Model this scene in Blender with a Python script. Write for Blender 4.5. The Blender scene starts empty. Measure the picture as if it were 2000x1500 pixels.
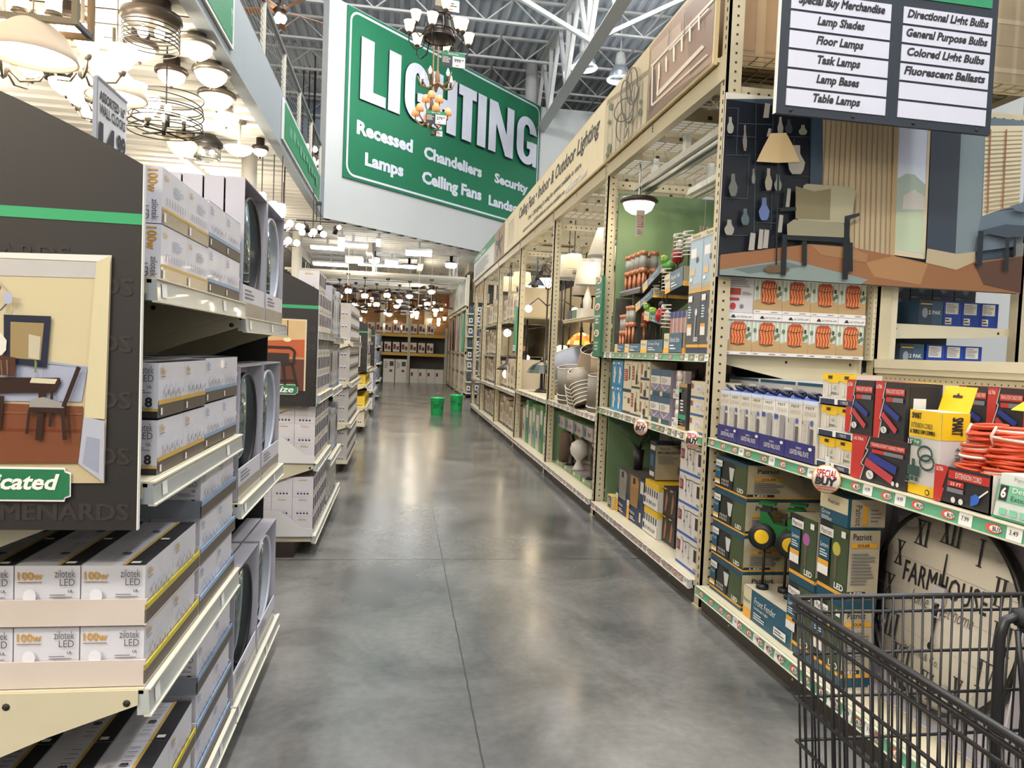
import bpy, math, random
from math import pi, sin, cos, tan, radians as RD
from mathutils import Vector as V, Matrix as MX
SC = bpy.context.scene
COL = SC.collection
# ------------------------------------------------------------------ camera
def set_camera():
    yaw, pit, rol, f = 0.153437397, -0.0426429137, 0.0407250799, 1421.73645
    fw = V((sin(yaw)*cos(pit), cos(yaw)*cos(pit), sin(pit)))
    r0 = V((cos(yaw), -sin(yaw), 0)); u0 = r0.cross(fw)
    r = r0*cos(rol) + u0*sin(rol); u = -r0*sin(rol) + u0*cos(rol)
    cd = bpy.data.cameras.new('camera'); co = bpy.data.objects.new('camera', cd); COL.objects.link(co)
    cd.sensor_width = 36; cd.lens = 36*f/2000; cd.clip_start = .02; cd.clip_end = 200
    m = MX((r, u, -fw)).transposed().to_4x4(); m.translation = V((0, 0, 1.40)); co.matrix_world = m
    SC.camera = co
set_camera()
# ------------------------------------------------------------------ world, exposure, roof lights
W = bpy.data.worlds.new('world'); SC.world = W; W.use_nodes = True
W.node_tree.nodes['Background'].inputs[0].default_value = (.80, .9, 1, 1)
W.node_tree.nodes['Background'].inputs[1].default_value = .5
SC.view_settings.view_transform = 'Standard'; SC.view_settings.look = 'None'
SC.view_settings.exposure = -0.2; SC.view_settings.gamma = 1; SC.view_settings.use_curve_mapping = False
cy = SC.cycles
cy.max_bounces = 6; cy.diffuse_bounces = 3; cy.glossy_bounces = 3; cy.transmission_bounces = 5; cy.transparent_max_bounces = 6
cy.use_denoising = True; cy.caustics_reflective = False; cy.caustics_refractive = False; cy.sample_clamp_indirect = 6
def area(name, loc, sx, sy, e, col=(1, .95, .88), tgt=None, spread=None):
    d = bpy.data.lights.new(name, 'AREA'); d.shape = 'RECTANGLE'; d.size = sx; d.size_y = sy; d.energy = e; d.color = col
    if spread: d.spread = RD(spread)
    o = bpy.data.objects.new(name, d); COL.objects.link(o); o.location = loc
    if tgt: o.rotation_euler = (V(tgt)-V(loc)).to_track_quat('-Z', 'Y').to_euler()
    return o
def glow(name, loc, e, col, r=.15):
    d = bpy.data.lights.new(name, 'POINT'); d.energy = e; d.color = col; d.shadow_soft_size = r
    o = bpy.data.objects.new(name, d); COL.objects.link(o); o.location = loc
for hx, hy, he in ((.3, -3.5, 520), (.3, 3.2, 330), (.3, 9, 330), (.3, 14.5, 330), (5.2, -1, 330), (5.2, 7, 330), (5.2, 14, 330), (-4, -5, 300)):
    area('roof_light', (hx, hy, 9.3), .9, .9, he*.45, (1, .98, .95)); glow('roof_glow', (hx, hy, 9.5), he*2.1, (1, .985, .97), .3)  # point lamps added beside the area lights to lighten the roof deck
glow('roof_glow', (4.75, 20, 9.5), 380, (.9, .96, 1), .3)
for lx, ly, le in ((-3.6, .6, 70), (-5.5, 3.4, 90), (-2.75, 6.0, 40), (-2.6, 7.3, 40), (-5.5, 9, 110), (-3.0, 10.6, 60), (-3.6, 13.5, 80), (-3.6, 17, 80), (-4.6, 21, 90), (-1.2, 21.6, 60), (.5, 25.0, 50), (-7, 6, 90), (-6, -3, 120), (-3.2, -1.6, 260), (-2.7, .1, 150)):
    glow('gallery_fill', (lx, ly, 3.75), le*1.5, (1, .88, .70), .18)  # bare points added to brighten the ceiling; unseen last ones brighten the clock shelf
# ------------------------------------------------------------------ helpers
def lin(h):
    h = h.lstrip('#'); c = [int(h[i:i+2], 16)/255 for i in (0, 2, 4)]
    return tuple(x/12.92 if x <= .04045 else ((x+.055)/1.055)**2.4 for x in c)
MATS = {}
def M(hexc, rough=.55, metal=0., emit=0., var=.05, scale=9., alpha=None, trans=0., coat=0.):
    k = (hexc, rough, metal, emit, var, scale, trans, coat)
    if k in MATS: return MATS[k]
    m = bpy.data.materials.new('m_'+hexc.strip('#')); m.use_nodes = True
    nt = m.node_tree; b = nt.nodes['Principled BSDF']; c = lin(hexc)
    b.inputs['Roughness'].default_value = rough; b.inputs['Metallic'].default_value = metal
    b.inputs['Base Color'].default_value = (*c, 1); b.inputs['Coat Weight'].default_value = coat
    if trans: b.inputs['Transmission Weight'].default_value = trans
    if emit:
        b.inputs['Emission Color'].default_value = (*c, 1); b.inputs['Emission Strength'].default_value = emit
    elif var:
        tc = nt.nodes.new('ShaderNodeTexCoord'); n = nt.nodes.new('ShaderNodeTexNoise'); n.inputs['Scale'].default_value = scale
        nt.links.new(tc.outputs['Object'], n.inputs['Vector'])
        mp = nt.nodes.new('ShaderNodeMapRange'); mp.inputs['To Min'].default_value = 1-2*var; mp.inputs['To Max'].default_value = 1+.6*var
        nt.links.new(n.outputs['Fac'], mp.inputs['Value'])
        vm = nt.nodes.new('ShaderNodeVectorMath'); vm.operation = 'SCALE'; vm.inputs[0].default_value = c
        nt.links.new(mp.outputs[0], vm.inputs['Scale']); nt.links.new(vm.outputs[0], b.inputs['Base Color'])
    MATS[k] = m
    return m
_TX = {}
def glyphs(s, bold, shear, sp):
    k = (s, bold, shear, sp)
    if k not in _TX:
        cu = bpy.data.curves.new('t', 'FONT'); cu.body = s; cu.offset = bold; cu.shear = shear; cu.resolution_u = 2 if len(s) > 3 else 4; cu.space_character = sp
        o = bpy.data.objects.new('t', cu); me = bpy.data.meshes.new_from_object(o)
        vs = [(v.co.x, v.co.y) for v in me.vertices]; fs = [tuple(p.vertices) for p in me.polygons]
        bpy.data.objects.remove(o); bpy.data.curves.remove(cu); bpy.data.meshes.remove(me)
        x0 = min(v[0] for v in vs); x1 = max(v[0] for v in vs); y0 = min(v[1] for v in vs); y1 = max(v[1] for v in vs)
        _TX[k] = ([((x-x0)/(x1-x0), (y-y0)/(y1-y0)) for x, y in vs], fs)
    return _TX[k]
class MB:
    def __init__(s): s.v = []; s.f = []; s.mi = []; s.ms = []; s.sm = []; s.X = None
    def idx(s, m):
        if m not in s.ms: s.ms.append(m)
        return s.ms.index(m)
    def add(s, vs, fs, m, smooth=False):
        b = len(s.v); X = s.X
        for p in vs:
            p = V(p)
            s.v.append(X @ p if X else p)
        i = s.idx(m)
        for f in fs: s.f.append([b+j for j in f]); s.mi.append(i); s.sm.append(smooth)
        return s
    def box(s, x0, x1, y0, y1, z0, z1, m):
        if x0 > x1: x0, x1 = x1, x0
        if y0 > y1: y0, y1 = y1, y0
        if z0 > z1: z0, z1 = z1, z0
        vs = [(x, y, z) for z in (z0, z1) for y in (y0, y1) for x in (x0, x1)]
        return s.add(vs, [(0, 2, 3, 1), (4, 5, 7, 6), (0, 1, 5, 4), (2, 6, 7, 3), (0, 4, 6, 2), (1, 3, 7, 5)], m)
    def poly(s, pts, m): return s.add(pts, [tuple(range(len(pts)))], m)
    def prism(s, pts, d, m):
        n = len(pts); d = V(d); q = [V(p) for p in pts]
        return s.add(q+[p+d for p in q], [tuple(range(n-1, -1, -1)), tuple(range(n, 2*n))]+[(i, (i+1) % n, n+(i+1) % n, n+i) for i in range(n)], m)
    def tube(s, path, r, m, n=8, closed=False, smooth=True, sx=1.):
        P = [V(p) for p in path]; N = len(P); vs = []; prev = None
        for i, p in enumerate(P):
            a = P[(i-1) % N] if (closed or i) else p; b = P[(i+1) % N] if (closed or i < N-1) else p
            t = (b-a).normalized()
            if prev is None:
                u = t.orthogonal().normalized()
                if abs(t.z) < .9: u = (V((0, 0, 1))-t*t.z).normalized()
            else: u = (prev-t*prev.dot(t)).normalized()
            prev = u; w = t.cross(u); rr = r[i] if isinstance(r, (list, tuple)) else r
            vs += [p+(u*cos(2*pi*k/n+pi/4)+w*sin(2*pi*k/n+pi/4)*sx)*rr for k in range(n)]
        fs = []
        for i in range(N if closed else N-1):
            j = (i+1) % N
            for k in range(n): fs.append((i*n+k, i*n+(k+1) % n, j*n+(k+1) % n, j*n+k))
        if not closed: fs += [tuple(range(n-1, -1, -1)), tuple((N-1)*n+k for k in range(n))]
        return s.add(vs, fs, m, smooth and n > 4)
    def bar(s, a, b, w, m): return s.tube([a, b], w*.7071, m, 4, smooth=False)
    def lathe(s, prof, c, m, n=16, ax=None, smooth=True):
        q = MX.Identity(3) if ax is None else V(ax).to_track_quat('Z', 'Y').to_matrix()
        c = V(c); vs = []; fs = []
        for r, z in prof: vs += [c+q @ V((r*cos(2*pi*k/n), r*sin(2*pi*k/n), z)) for k in range(n)]
        for i in range(len(prof)-1):
            for k in range(n): fs.append((i*n+k, i*n+(k+1) % n, (i+1)*n+(k+1) % n, (i+1)*n+k))
        if prof[0][0] > 1e-4: fs.append(tuple(range(n-1, -1, -1)))
        if prof[-1][0] > 1e-4: fs.append(tuple((len(prof)-1)*n+k for k in range(n)))
        return s.add(vs, fs, m, smooth)
    def ball(s, c, r, m, n=12, sz=1.):
        k = 7
        return s.lathe([(max(r*sin(pi*i/k), 1e-5), -r*sz*cos(pi*i/k)) for i in range(k+1)], c, m, n)
    def ring(s, c, R, r, m, n=24, k=6, ax=(0, 0, 1), sy=1.):
        q = V(ax).to_track_quat('Z', 'Y').to_matrix()
        return s.tube([V(c)+q @ V((R*cos(2*pi*i/n), R*sin(2*pi*i/n)*sy, 0)) for i in range(n)], r, m, k, True)
    def face(s, o, u, v, lift=.0006): return Face(s, o, u, v, lift)
    def mesh(s, name):
        me = bpy.data.meshes.new(name); me.from_pydata([tuple(p) for p in s.v], [], s.f)
        for m in s.ms: me.materials.append(m)
        me.polygons.foreach_set('material_index', s.mi); me.polygons.foreach_set('use_smooth', s.sm); me.update()
        return me
    def build(s, name, parent=None, loc=None, rz=0, label=None, cat=None, group=None, kind=None):
        o = bpy.data.objects.new(name, s.mesh(name)); COL.objects.link(o)
        if parent: o.parent = parent
        if loc: o.location = loc
        if rz: o.rotation_euler = (0, 0, rz)
        return tag(o, label, cat, group, kind)
class Face:
    """a printed face: origin, width and height vectors; prints in 0..1 units, each layer a hair proud of the last"""
    def __init__(s, mb, o, u, v, lift): s.mb = mb; s.o = V(o); s.u = V(u); s.v = V(v); s.n = s.u.cross(s.v).normalized(); s.k = lift; s.st = lift
    def P(s, x, y): return s.o+s.u*x+s.v*y+s.n*s.k
    def up(s): s.k += s.st; return s
    def rect(s, x0, y0, x1, y1, m): s.up(); s.mb.poly([s.P(x0, y0), s.P(x1, y0), s.P(x1, y1), s.P(x0, y1)], m); return s
    def poly(s, pts, m): s.up(); s.mb.poly([s.P(*p) for p in pts], m); return s
    def ell(s, cx, cy, rx, ry, m, n=18, a0=0, a1=2*pi):
        full = a1-a0 > 6.28
        return s.poly([(cx+rx*cos(a0+(a1-a0)*i/(n if full else n-1)), cy+ry*sin(a0+(a1-a0)*i/(n if full else n-1))) for i in range(n)], m)
    def line(s, pts, w, m):
        s.up(); W, H = s.u.length, s.v.length
        for (xa, ya), (xb, yb) in zip(pts, pts[1:]):
            dx, dy = (xb-xa)*W, (yb-ya)*H; L = math.hypot(dx, dy) or 1; nx, ny = -dy/L*w/2/W, dx/L*w/2/H
            s.mb.poly([s.P(xa+nx, ya+ny), s.P(xa-nx, ya-ny), s.P(xb-nx, yb-ny), s.P(xb+nx, yb+ny)], m)
        return s
    def text(s, x0, y0, x1, y1, t, m, bold=0., shear=0., sp=1., rot=0):
        if 'M' in t and bold > .001:        # the default face's M does not take a bold offset: thicken by overprinting
            k = bold*(x1-x0)/(.6*len(t)); b = bold*.7*(y1-y0)
            for dx, dy in ((-k, -b), (k, b), (-k, b), (k, -b)): s.text(x0+k+dx, y0+b+dy, x1-k+dx, y1-b+dy, t, m, 0, shear, sp, rot)
            return s
        s.up(); vs, fs = glyphs(t, bold, shear, sp)
        if rot: vs = [(y, 1-x) for x, y in vs]
        s.mb.add([s.P(x0+(x1-x0)*x, y0+(y1-y0)*y) for x, y in vs], fs, m); return s
    def lines(s, x0, y0, x1, y1, n, m, seed=1):
        R = random.Random(seed); s.up(); h = (y1-y0)/n
        for i in range(n):
            xe = x0+(x1-x0)*R.uniform(.6, 1); y = y1-(i+.7)*h
            s.mb.poly([s.P(x0, y), s.P(xe, y), s.P(xe, y+h*.42), s.P(x0, y+h*.42)], m)
        return s
def tag(o, label=None, cat=None, group=None, kind=None):
    if label: o['label'] = label
    if cat: o['category'] = cat
    if group: o['group'] = group
    if kind: o['kind'] = kind
    return o
def thing(name, label, cat, loc=(0, 0, 0), rz=0, group=None):
    o = bpy.data.objects.new(name, None); COL.objects.link(o); o.location = loc; o.rotation_euler = (0, 0, rz); o.empty_display_size = .05
    return tag(o, label, cat, group)
def part(name, mesh, parent):
    o = bpy.data.objects.new(name, mesh); COL.objects.link(o); o.parent = parent; return o
KIND = {}
def kind(key, name, cat, root=None, parts=()): KIND[key] = (name, cat, root.mesh(name) if root else None, [(n, b.mesh(n), [(sn, sb.mesh(sn)) for sn, sb in (sub[0] if sub else ())]) for n, b, *sub in parts])
def put(key, loc, rz=0, label=None, group=None, tilt=None):
    """another copy of a kind of thing: its own object and its own part objects over shared mesh data"""
    name, cat, me, parts = KIND[key]
    o = bpy.data.objects.new(name, me); COL.objects.link(o); o.location = loc; o.rotation_euler = (tilt[0], tilt[1], rz) if tilt else (0, 0, rz)
    tag(o, label, cat, group)
    for n, m, sub in parts:
        p = part(n, m, o)
        for sn, sm in sub: part(sn, sm, p)
    return o
def struct(mb, name, label=None): return mb.build(name, label=label, kind='structure')
RIGHT = -pi/2; LEFT = pi/2          # turned to face the aisle from the rack at +x, from the gondolas at -x
ORD = 'first second third fourth fifth sixth seventh eighth ninth tenth eleventh twelfth thirteenth fourteenth fifteenth sixteenth seventeenth eighteenth nineteenth twentieth'.split()
WHITE = M('#e9e6e0', .5); CREAM = M('#cbbf9f', .45); BLACK = M('#17171a', .5); DARK = M('#2b2625', .6); GREY = M('#8d9096', .5)
STEEL = M('#b9babb', .35, .8); GREEN = M('#1e7a4c', .5); RED = M('#b3302c', .5); YEL = M('#e8bd1d', .5); NAVY = M('#22304e', .5); TEAL = M('#1d5068', .5)
LILAC = M('#b9b6cb', .5); KRAFT = M('#9a7a55', .75); INK = M('#26262a', .6); PRINT = M('#77767c', .6); PAPER = M('#eeece8', .55)
# ================================================================== THE BUILDING
def floor_material():
    m = bpy.data.materials.new('polished_concrete'); m.use_nodes = True; nt = m.node_tree; N = nt.nodes; L = nt.links
    b = N['Principled BSDF']; tc = N.new('ShaderNodeTexCoord')
    n1 = N.new('ShaderNodeTexNoise'); n1.inputs['Scale'].default_value = 1.3; n1.inputs['Detail'].default_value = 8; n1.inputs['Roughness'].default_value = .62; n1.inputs['Distortion'].default_value = .6
    n2 = N.new('ShaderNodeTexNoise'); n2.inputs['Scale'].default_value = 26; n2.inputs['Detail'].default_value = 5
    for n in (n1, n2): L.new(tc.outputs['Object'], n.inputs['Vector'])
    r1 = N.new('ShaderNodeValToRGB'); e = r1.color_ramp.elements
    e[0].position = .30; e[0].color = (.072, .074, .073, 1); e[1].position = .72; e[1].color = (.25, .24, .222, 1)
    L.new(n1.outputs['Fac'], r1.inputs['Fac'])
    mx = N.new('ShaderNodeMix'); mx.data_type = 'RGBA'; mx.blend_type = 'MULTIPLY'; mx.inputs['Factor'].default_value = .35
    L.new(r1.outputs['Color'], mx.inputs['A']); L.new(n2.outputs['Fac'], mx.inputs['B'])
    sx = N.new('ShaderNodeSeparateXYZ'); L.new(tc.outputs['Object'], sx.inputs[0])
    def math_(op, a, bv):
        n = N.new('ShaderNodeMath'); n.operation = op
        for i, x in enumerate((a, bv)):
            if x is None: continue
            if isinstance(x, (int, float)): n.inputs[i].default_value = x
            else: L.new(x, n.inputs[i])
        return n.outputs[0]
    nz = N.new('ShaderNodeTexNoise'); nz.inputs['Scale'].default_value = 7; L.new(tc.outputs['Object'], nz.inputs['Vector'])
    wob = math_('MULTIPLY', math_('SUBTRACT', nz.outputs['Fac'], .5), .012)
    def joint(s, p0, pitch, w):
        d = math_('PINGPONG', math_('ADD', math_('ADD', s, wob), -p0), pitch/2)
        return math_('LESS_THAN', d, w)
    j = math_('MAXIMUM', joint(sx.outputs['X'], .325, 4.4, .0035), joint(sx.outputs['Y'], 4.83, 4.55, .008))
    mj = N.new('ShaderNodeMix'); mj.data_type = 'RGBA'; L.new(j, mj.inputs['Factor']); L.new(mx.outputs['Result'], mj.inputs['A']); mj.inputs['B'].default_value = (.05, .047, .045, 1)
    L.new(mj.outputs['Result'], b.inputs['Base Color'])
    rr = N.new('ShaderNodeMapRange'); rr.inputs['To Min'].default_value = .13; rr.inputs['To Max'].default_value = .30; L.new(n1.outputs['Fac'], rr.inputs['Value'])
    L.new(rr.outputs[0], b.inputs['Roughness']); b.inputs['Specular IOR Level'].default_value = .6; b.inputs['Coat Weight'].default_value = .2; b.inputs['Coat Roughness'].default_value = .14
    bp = N.new('ShaderNodeBump'); bp.inputs['Strength'].default_value = .012; bp.inputs['Distance'].default_value = .01
    L.new(n1.outputs['Fac'], bp.inputs['Height']); L.new(bp.outputs[0], b.inputs['Normal'])
    return m
struct(MB().box(-14, 13, -8, 34, -.2, 0, floor_material()), 'floor', 'polished grey concrete floor with a long control joint down the aisle')
WALLW = M('#c2c5c4', .8, scale=2, var=.02); CEILW = M('#e4e1da', .7, scale=3, var=.03); ROOFW = M('#d9e0ea', .6, scale=3, var=.03); STEELW = M('#d6d7d6', .6)  # ROOFW has the bluish tint of skylight put into its colour
struct(MB().box(-14.2, -14, -8, 34, 0, 11.3, WALLW), 'wall_left', 'white side wall of the store beyond the gondolas')
struct(MB().box(13, 13.2, -8, 34, 0, 11.3, WALLW), 'wall_right', 'white side wall of the store beyond the racks')
struct(MB().box(-14, 13, 34, 34.2, 0, 11.3, WALLW), 'wall_back', 'white end wall of the store under the high roof')
struct(MB().box(-14, 13, -8.2, -8, 0, 11.3, WALLW), 'wall_front', 'white wall behind the shopper')
# roof deck: corrugated sheet, ribs along the aisle
rb = MB(); pts = []; x = -14.0
while x < 13: pts += [(x, 11.25), (x+.10, 11.25), (x+.15, 11.14), (x+.25, 11.14), (x+.30, 11.25)]; x += .30
vs = [(px, y, pz) for y in (-8, 34) for px, pz in pts]; n = len(pts)
rb.add(vs, [(i, i+1, n+i+1, n+i) for i in range(n-1)], ROOFW)
struct(rb, 'roof_deck', 'corrugated white metal roof deck high over the aisle')
# bar joists across the aisle
yj = 8.0; k = 0
while yj < 33:
    j = MB()
    for zz, w in ((11.09, .07), (10.45, .06)):
        j.box(-14, 13, yj-.05, yj-.012, zz-w/2, zz+w/2, STEELW); j.box(-14, 13, yj+.012, yj+.05, zz-w/2, zz+w/2, STEELW)
    xx = -7.0
    while xx < 12:
        j.bar((xx, yj, 10.45), (xx+.75, yj, 11.09), .035, STEELW); j.bar((xx+.75, yj, 11.09), (xx+1.5, yj, 10.45), .035, STEELW); xx += 1.5
    struct(j, 'roof_joist', 'white open-web roof joist, %s from the camera' % ORD[k]); yj += 2.45; k += 1
for k, xb in enumerate((-1.6, .7, 2.6, 6.6, 8.8)):
    struct(MB().bar((xb, -8, 10.62), (xb, 34, 10.62), .045, STEELW), 'roof_bridging', 'thin white bridging rod running lengthwise under the roof, %s across' % ORD[k])
g = MB(); gx = 4.31
for zz in (8.77, 10.95): g.box(gx-.16, gx+.16, -8, 24.3, zz-.012, zz+.012, STEELW); g.box(gx-.02, gx+.02, -8, 24.3, zz-.16 if zz > 9 else zz, zz+.02 if zz > 9 else zz+.18, STEELW)
yy = 1.0
while yy < 24:
    g.bar((gx, yy, 8.85), (gx, yy+1.2, 10.9), .11, STEELW); g.bar((gx, yy+1.2, 10.9), (gx, yy+2.4, 8.85), .11, STEELW); g.bar((gx, yy+2.4, 8.85), (gx, yy+2.4, 10.9), .09, STEELW); yy += 2.4
g.bar((gx-3.1, 17.5, 10.45), (gx, 17.5, 9.0), .1, STEELW); g.bar((gx+2.6, 17.5, 10.45), (gx, 17.5, 9.0), .1, STEELW)
struct(g, 'roof_girder', 'white trussed roof girder running over the rack')
struct(MB().lathe([(.2, 9.5), (.2, 11.1)], (4.0, 24.3, 0), STEELW, 16), 'roof_column', 'stub of white round column above the sign wall corner')
# high-bay lights with glass bells
GLASSB = M('#dfe9f2', .12, trans=.85, var=0); BULB = M('#fff6e6', .4, emit=14); RING = M('#dff0ff', .4, emit=5)
def high_bay(loc, label):
    t = thing('high_bay_light', label, 'ceiling light', loc, 0, 'high bay lights under the roof')
    MB().lathe([(.13, .42), (.2, .36), (.29, .2), (.35, 0)], (0, 0, 0), GLASSB, 24).build('bell', t)
    MB().ring((0, 0, 0), .35, .022, RING, 28, 6).build('rim', t)
    MB().ball((0, 0, .3), .09, BULB, 12, 1.3).build('lamp', t)
    MB().lathe([(.14, .4), (.16, .5), (.12, .75), (.05, .78)], (0, 0, 0), STEELW, 16).bar((0, 0, .75), (0, 0, 11.1-loc[2]), .02, STEELW).build('housing', t)
high_bay((4.75, 20, 9.35), 'glowing glass high bay light seen behind the roof girder')
high_bay((5.95, 20.6, 9.35), 'glass high bay light half hidden by the banner, beside the joists')
# upper floor: bulkhead wall set at 45 degrees, fascia, gallery ceiling
A0 = V((-1.9, 17.78, 0)); DG = V((1, 1, 0)); NB = V((-1, 1, 0))*.15
def diag(t, z, off=0): p = A0+DG*t+V((1, -1, 0))*.7071*off; return V((p.x, p.y, z))
b = MB()
b.prism([diag(0, 4.4), diag(6.26, 4.4), diag(6.26, 9.55), diag(0, 9.55)], NB, WALLW)
struct(b, 'wall_diagonal', 'large white bulkhead wall set across the aisle carrying the green sign')
struct(MB().prism([(4.36, 24.04, 4.4), (13, 24.04, 4.4), (13, 24.04, 9.55), (4.36, 24.04, 9.55)], (0, .2, 0), WALLW), 'wall_bulkhead', 'pale bulkhead wall beyond the diagonal sign wall')
struct(MB().box(-2.05, -1.9, -8, 17.78, 4.4, 5.2, M('#959da3', .6)), 'trim_fascia', 'blue-grey steel fascia along the edge of the upper floor')
# low gallery ceiling: white deck with ribs across, cut by the diagonal wall
c = MB(); y = -2.0
while y < 33.6:
    xe = -2.05 if y < 17.7 else min(4.36+ (0 if y < 24 else 8.6), -1.9+(y-17.82)) if y < 24.1 else 12.9
    for (ya, yb, z) in ((0, .2, 4.40), (.2, .35, 4.47)):
        c.box(-14, xe, y+ya, y+yb, z, z+.05, CEILW)
    y += .35
struct(c, 'ceiling', 'low white ribbed deck ceiling over the lamp gallery')
struct(MB().box(-14, -2.05, -8, 31, 4.75, 4.9, M('#b9b2a4', .7)), 'floor_upper', 'underside and slab of the upper sales floor')
for k, xb in enumerate((-10, -7.4, -5.2, -3.6)):
    struct(MB().box(xb-.06, xb+.06, -2, 31, 4.33, 4.40, CEILW), 'ceiling_raceway', 'white wiring raceway along the low ceiling, %s across' % ORD[k])
for k, (xb, y0) in enumerate(((-3.2, 20), (-1.0, 21.5), (.55, 23.5), (2.3, 25), (4.4, 26))):
    struct(MB().box(xb-.09, xb+.09, y0, 31.4, 4.12, 4.4, M('#b9b4a8', .7)), 'ceiling_beam', 'grey-white steel beam under the far low ceiling, %s across' % ORD[k])
for k, (cx, cyy) in enumerate(((-2.48, 12.26), (-2.67, 19.17), (-2.45, 26.7))):
    struct(MB().lathe([(.12, 0), (.12, 4.4)], (cx, cyy, 0), M('#e2dfd6', .55), 20), 'column', '%s white round column down the lamp gallery' % ORD[k])
# upper gallery: back wall with dark window strip, guard railing
b = MB().box(-13.9, -2.2, 30.5, 30.7, 4.9, 11.2, M('#9fb0c4', .8))
b.box(-9, -2.4, 30.44, 30.5, 8.1, 9.3, M('#c9c2b4', .8)); b.box(-8.5, -2.6, 30.40, 30.44, 9.0, 9.25, DARK)
struct(b, 'wall_gallery', 'upper floor wall with a dark window strip')
rl = thing('guard_railing', 'cable guard railing with grey posts along the upper floor edge', 'railing', (-1.98, 0, 5.2))
RAILM = M('#6f6f70', .4, .5); POSTM = M('#c2bdb0', .5)
MB().box(-.03, .03, -2, 17.6, .78, .84, RAILM).build('top_rail', rl)
MB().box(-.03, .03, -2, 17.6, 0, .03, RAILM).build('bottom_rail', rl)
k = 0; y = 1.7
while y < 17.7:
    MB().box(-.03, .03, y-.03, y+.03, .03, .78, POSTM).build('post', rl); y += 1.75
for i in range(9): MB().bar((0, -2, .1+i*.078), (0, 17.6, .1+i*.078), .006, M('#9a9a98', .4, .7)).build('cable', rl)
def fascia_sign(y0, y1, t, label, faint):
    s = MB().box(-1.895, -1.87, y0, y1, 4.5, 5.12, M('#d6d8d5', .5)); f = s.face((-1.87, y0, 4.5), (0, y1-y0, 0), (0, 0, .62), .002)
    f.rect(.02, .06, .98, .94, M('#2a8055', .5)); f.text(.955, .32, .985, .62, t, M('#a9c2b2', .5), .01) if t else [f.rect(.12+i*.075, .36+.06*(i % 3), .17+i*.075, .62+.05*(i % 2), M('#5f9a7c', .5)) for i in range(10)]
    s.build('aisle_sign', label=label, cat='sign')
fascia_sign(11.6, 16.7, '', 'long green department sign with faded wording on the fascia near the bulkhead', True)
fascia_sign(4.6, 8.3, 'm', 'green department sign on the fascia overhead at the top edge', False)
# LIGHTING sign
s0 = diag(.36, 5.46, .02); su = DG*5.8; sb = MB(); SG = M('#1f7350', .45); SW = M('#d9dce8', .5); SO = M('#123c33', .5)
sb.prism([s0, s0+su, s0+su+V((0, 0, 4.05)), s0+V((0, 0, 4.05))], V((1, -1, 0))*.02, SG)
ls = sb.build('lighting_sign', label='huge green sign reading LIGHTING on the diagonal bulkhead wall', cat='sign')
mb = MB(); f = mb.face(s0+V((1, -1, 0))*.02, su, (0, 0, 4.05), .004)
def rr(x0, y0, x1, y1, r, asp):
    out = []
    for cx, cyy, a in ((x1-r, y0+r*asp, -90), (x1-r, y1-r*asp, 0), (x0+r, y1-r*asp, 90), (x0+r, y0+r*asp, 180)):
        out += [(cx+r*cos(RD(a+t*15)), cyy+r*asp*sin(RD(a+t*15))) for t in range(7)]
    return out
asp = 8.2/4.05
o = rr(.012, .022, .988, .978, .03, asp); o.append(o[0]); f.line(o, .055, SW); mb.build('border', ls)
ROWS = (('Recessed', .045, .275, .282, .36), ('Chandeliers', .334, .27, .639, .352), ('Security', .714, .25, .929, .345), ('Lamps', .081, .08, .244, .184), ('Ceiling Fans', .329, .08, .642, .188), ('Landscape', .684, .07, .957, .168))
for t in ROWS:
    mb = MB(); mb.face(s0+V((1, -1, 0))*.02, su, (0, 0, 4.05), .006).text(t[1], t[2], t[3], t[4], t[0], SW, .045); mb.build('lettering', ls)
def gothic(mb, f, m, dx, dy, grow):
    """heavy condensed block capitals L I G H T I N G built from strokes"""
    xs = [(.05, .153), (.163, .214), (.232, .345), (.358, .478), (.487, .583), (.592, .640), (.657, .808), (.826, .958)]
    y0, y1 = .485, .853; g = grow; w = .051
    def R(a, b, c, d): f.rect(a-g+dx, b-g*2+dy, c+g+dx, d+g*2+dy, m)
    for ch, (a, b) in zip('LIGHTING', xs):
        if ch == 'L': R(a, y0, a+w, y1); R(a, y0, b, y0+.065)
        if ch == 'I': R(a, y0, b, y1)
        if ch == 'H': R(a, y0, a+w*.95, y1); R(b-w*.95, y0, b, y1); R(a, .63, b, .70)
        if ch == 'T': R((a+b)/2-w/2, y0, (a+b)/2+w/2, y1); R(a, y1-.07, b, y1)
        if ch == 'N':
            R(a, y0, a+w*.85, y1); R(b-w*.85, y0, b, y1)
            f.poly([(a-g+dx, y1+2*g+dy), (a+w*.95+dx, y1+2*g+dy), (b+g+dx, y0-2*g+dy), (b-w*.95+dx, y0-2*g+dy)], m)
        if ch == 'G':
            r = (b-a)/2; cx = (a+b)/2; ry = .12; out = []; inn = []
            for cyy, a0 in ((y1-ry, 0), (y0+ry, 180)):
                for t in range(13):
                    an = RD(a0+t*15); out.append((cx+(r+g)*cos(an)+dx, cyy+(ry+2*g)*sin(an)+dy)); inn.append((cx+(r-w+.006-g)*cos(an)+dx, cyy+(ry-.06-2*g)*sin(an)+dy))
            n = len(out)
            for i in range(n):
                j = (i+1) % n
                if i == n-1: # the open right side of the G: keep only the lower jaw
                    xo, xi = out[i][0], inn[i][0]; f.poly([(xi, out[i][1]), (xo, out[i][1]), (xo, .67+dy), (xi, .67+dy)], m)
                    f.poly([(xi, out[0][1]), (xo, out[0][1]), (xo, .74+dy), (xi, .74+dy)], m)
                    continue
                f.poly([out[i], out[j], inn[j], inn[i]], m)
            R(cx-.002, .61, b, .665); R(b-.026, y0, b, .63)
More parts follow.
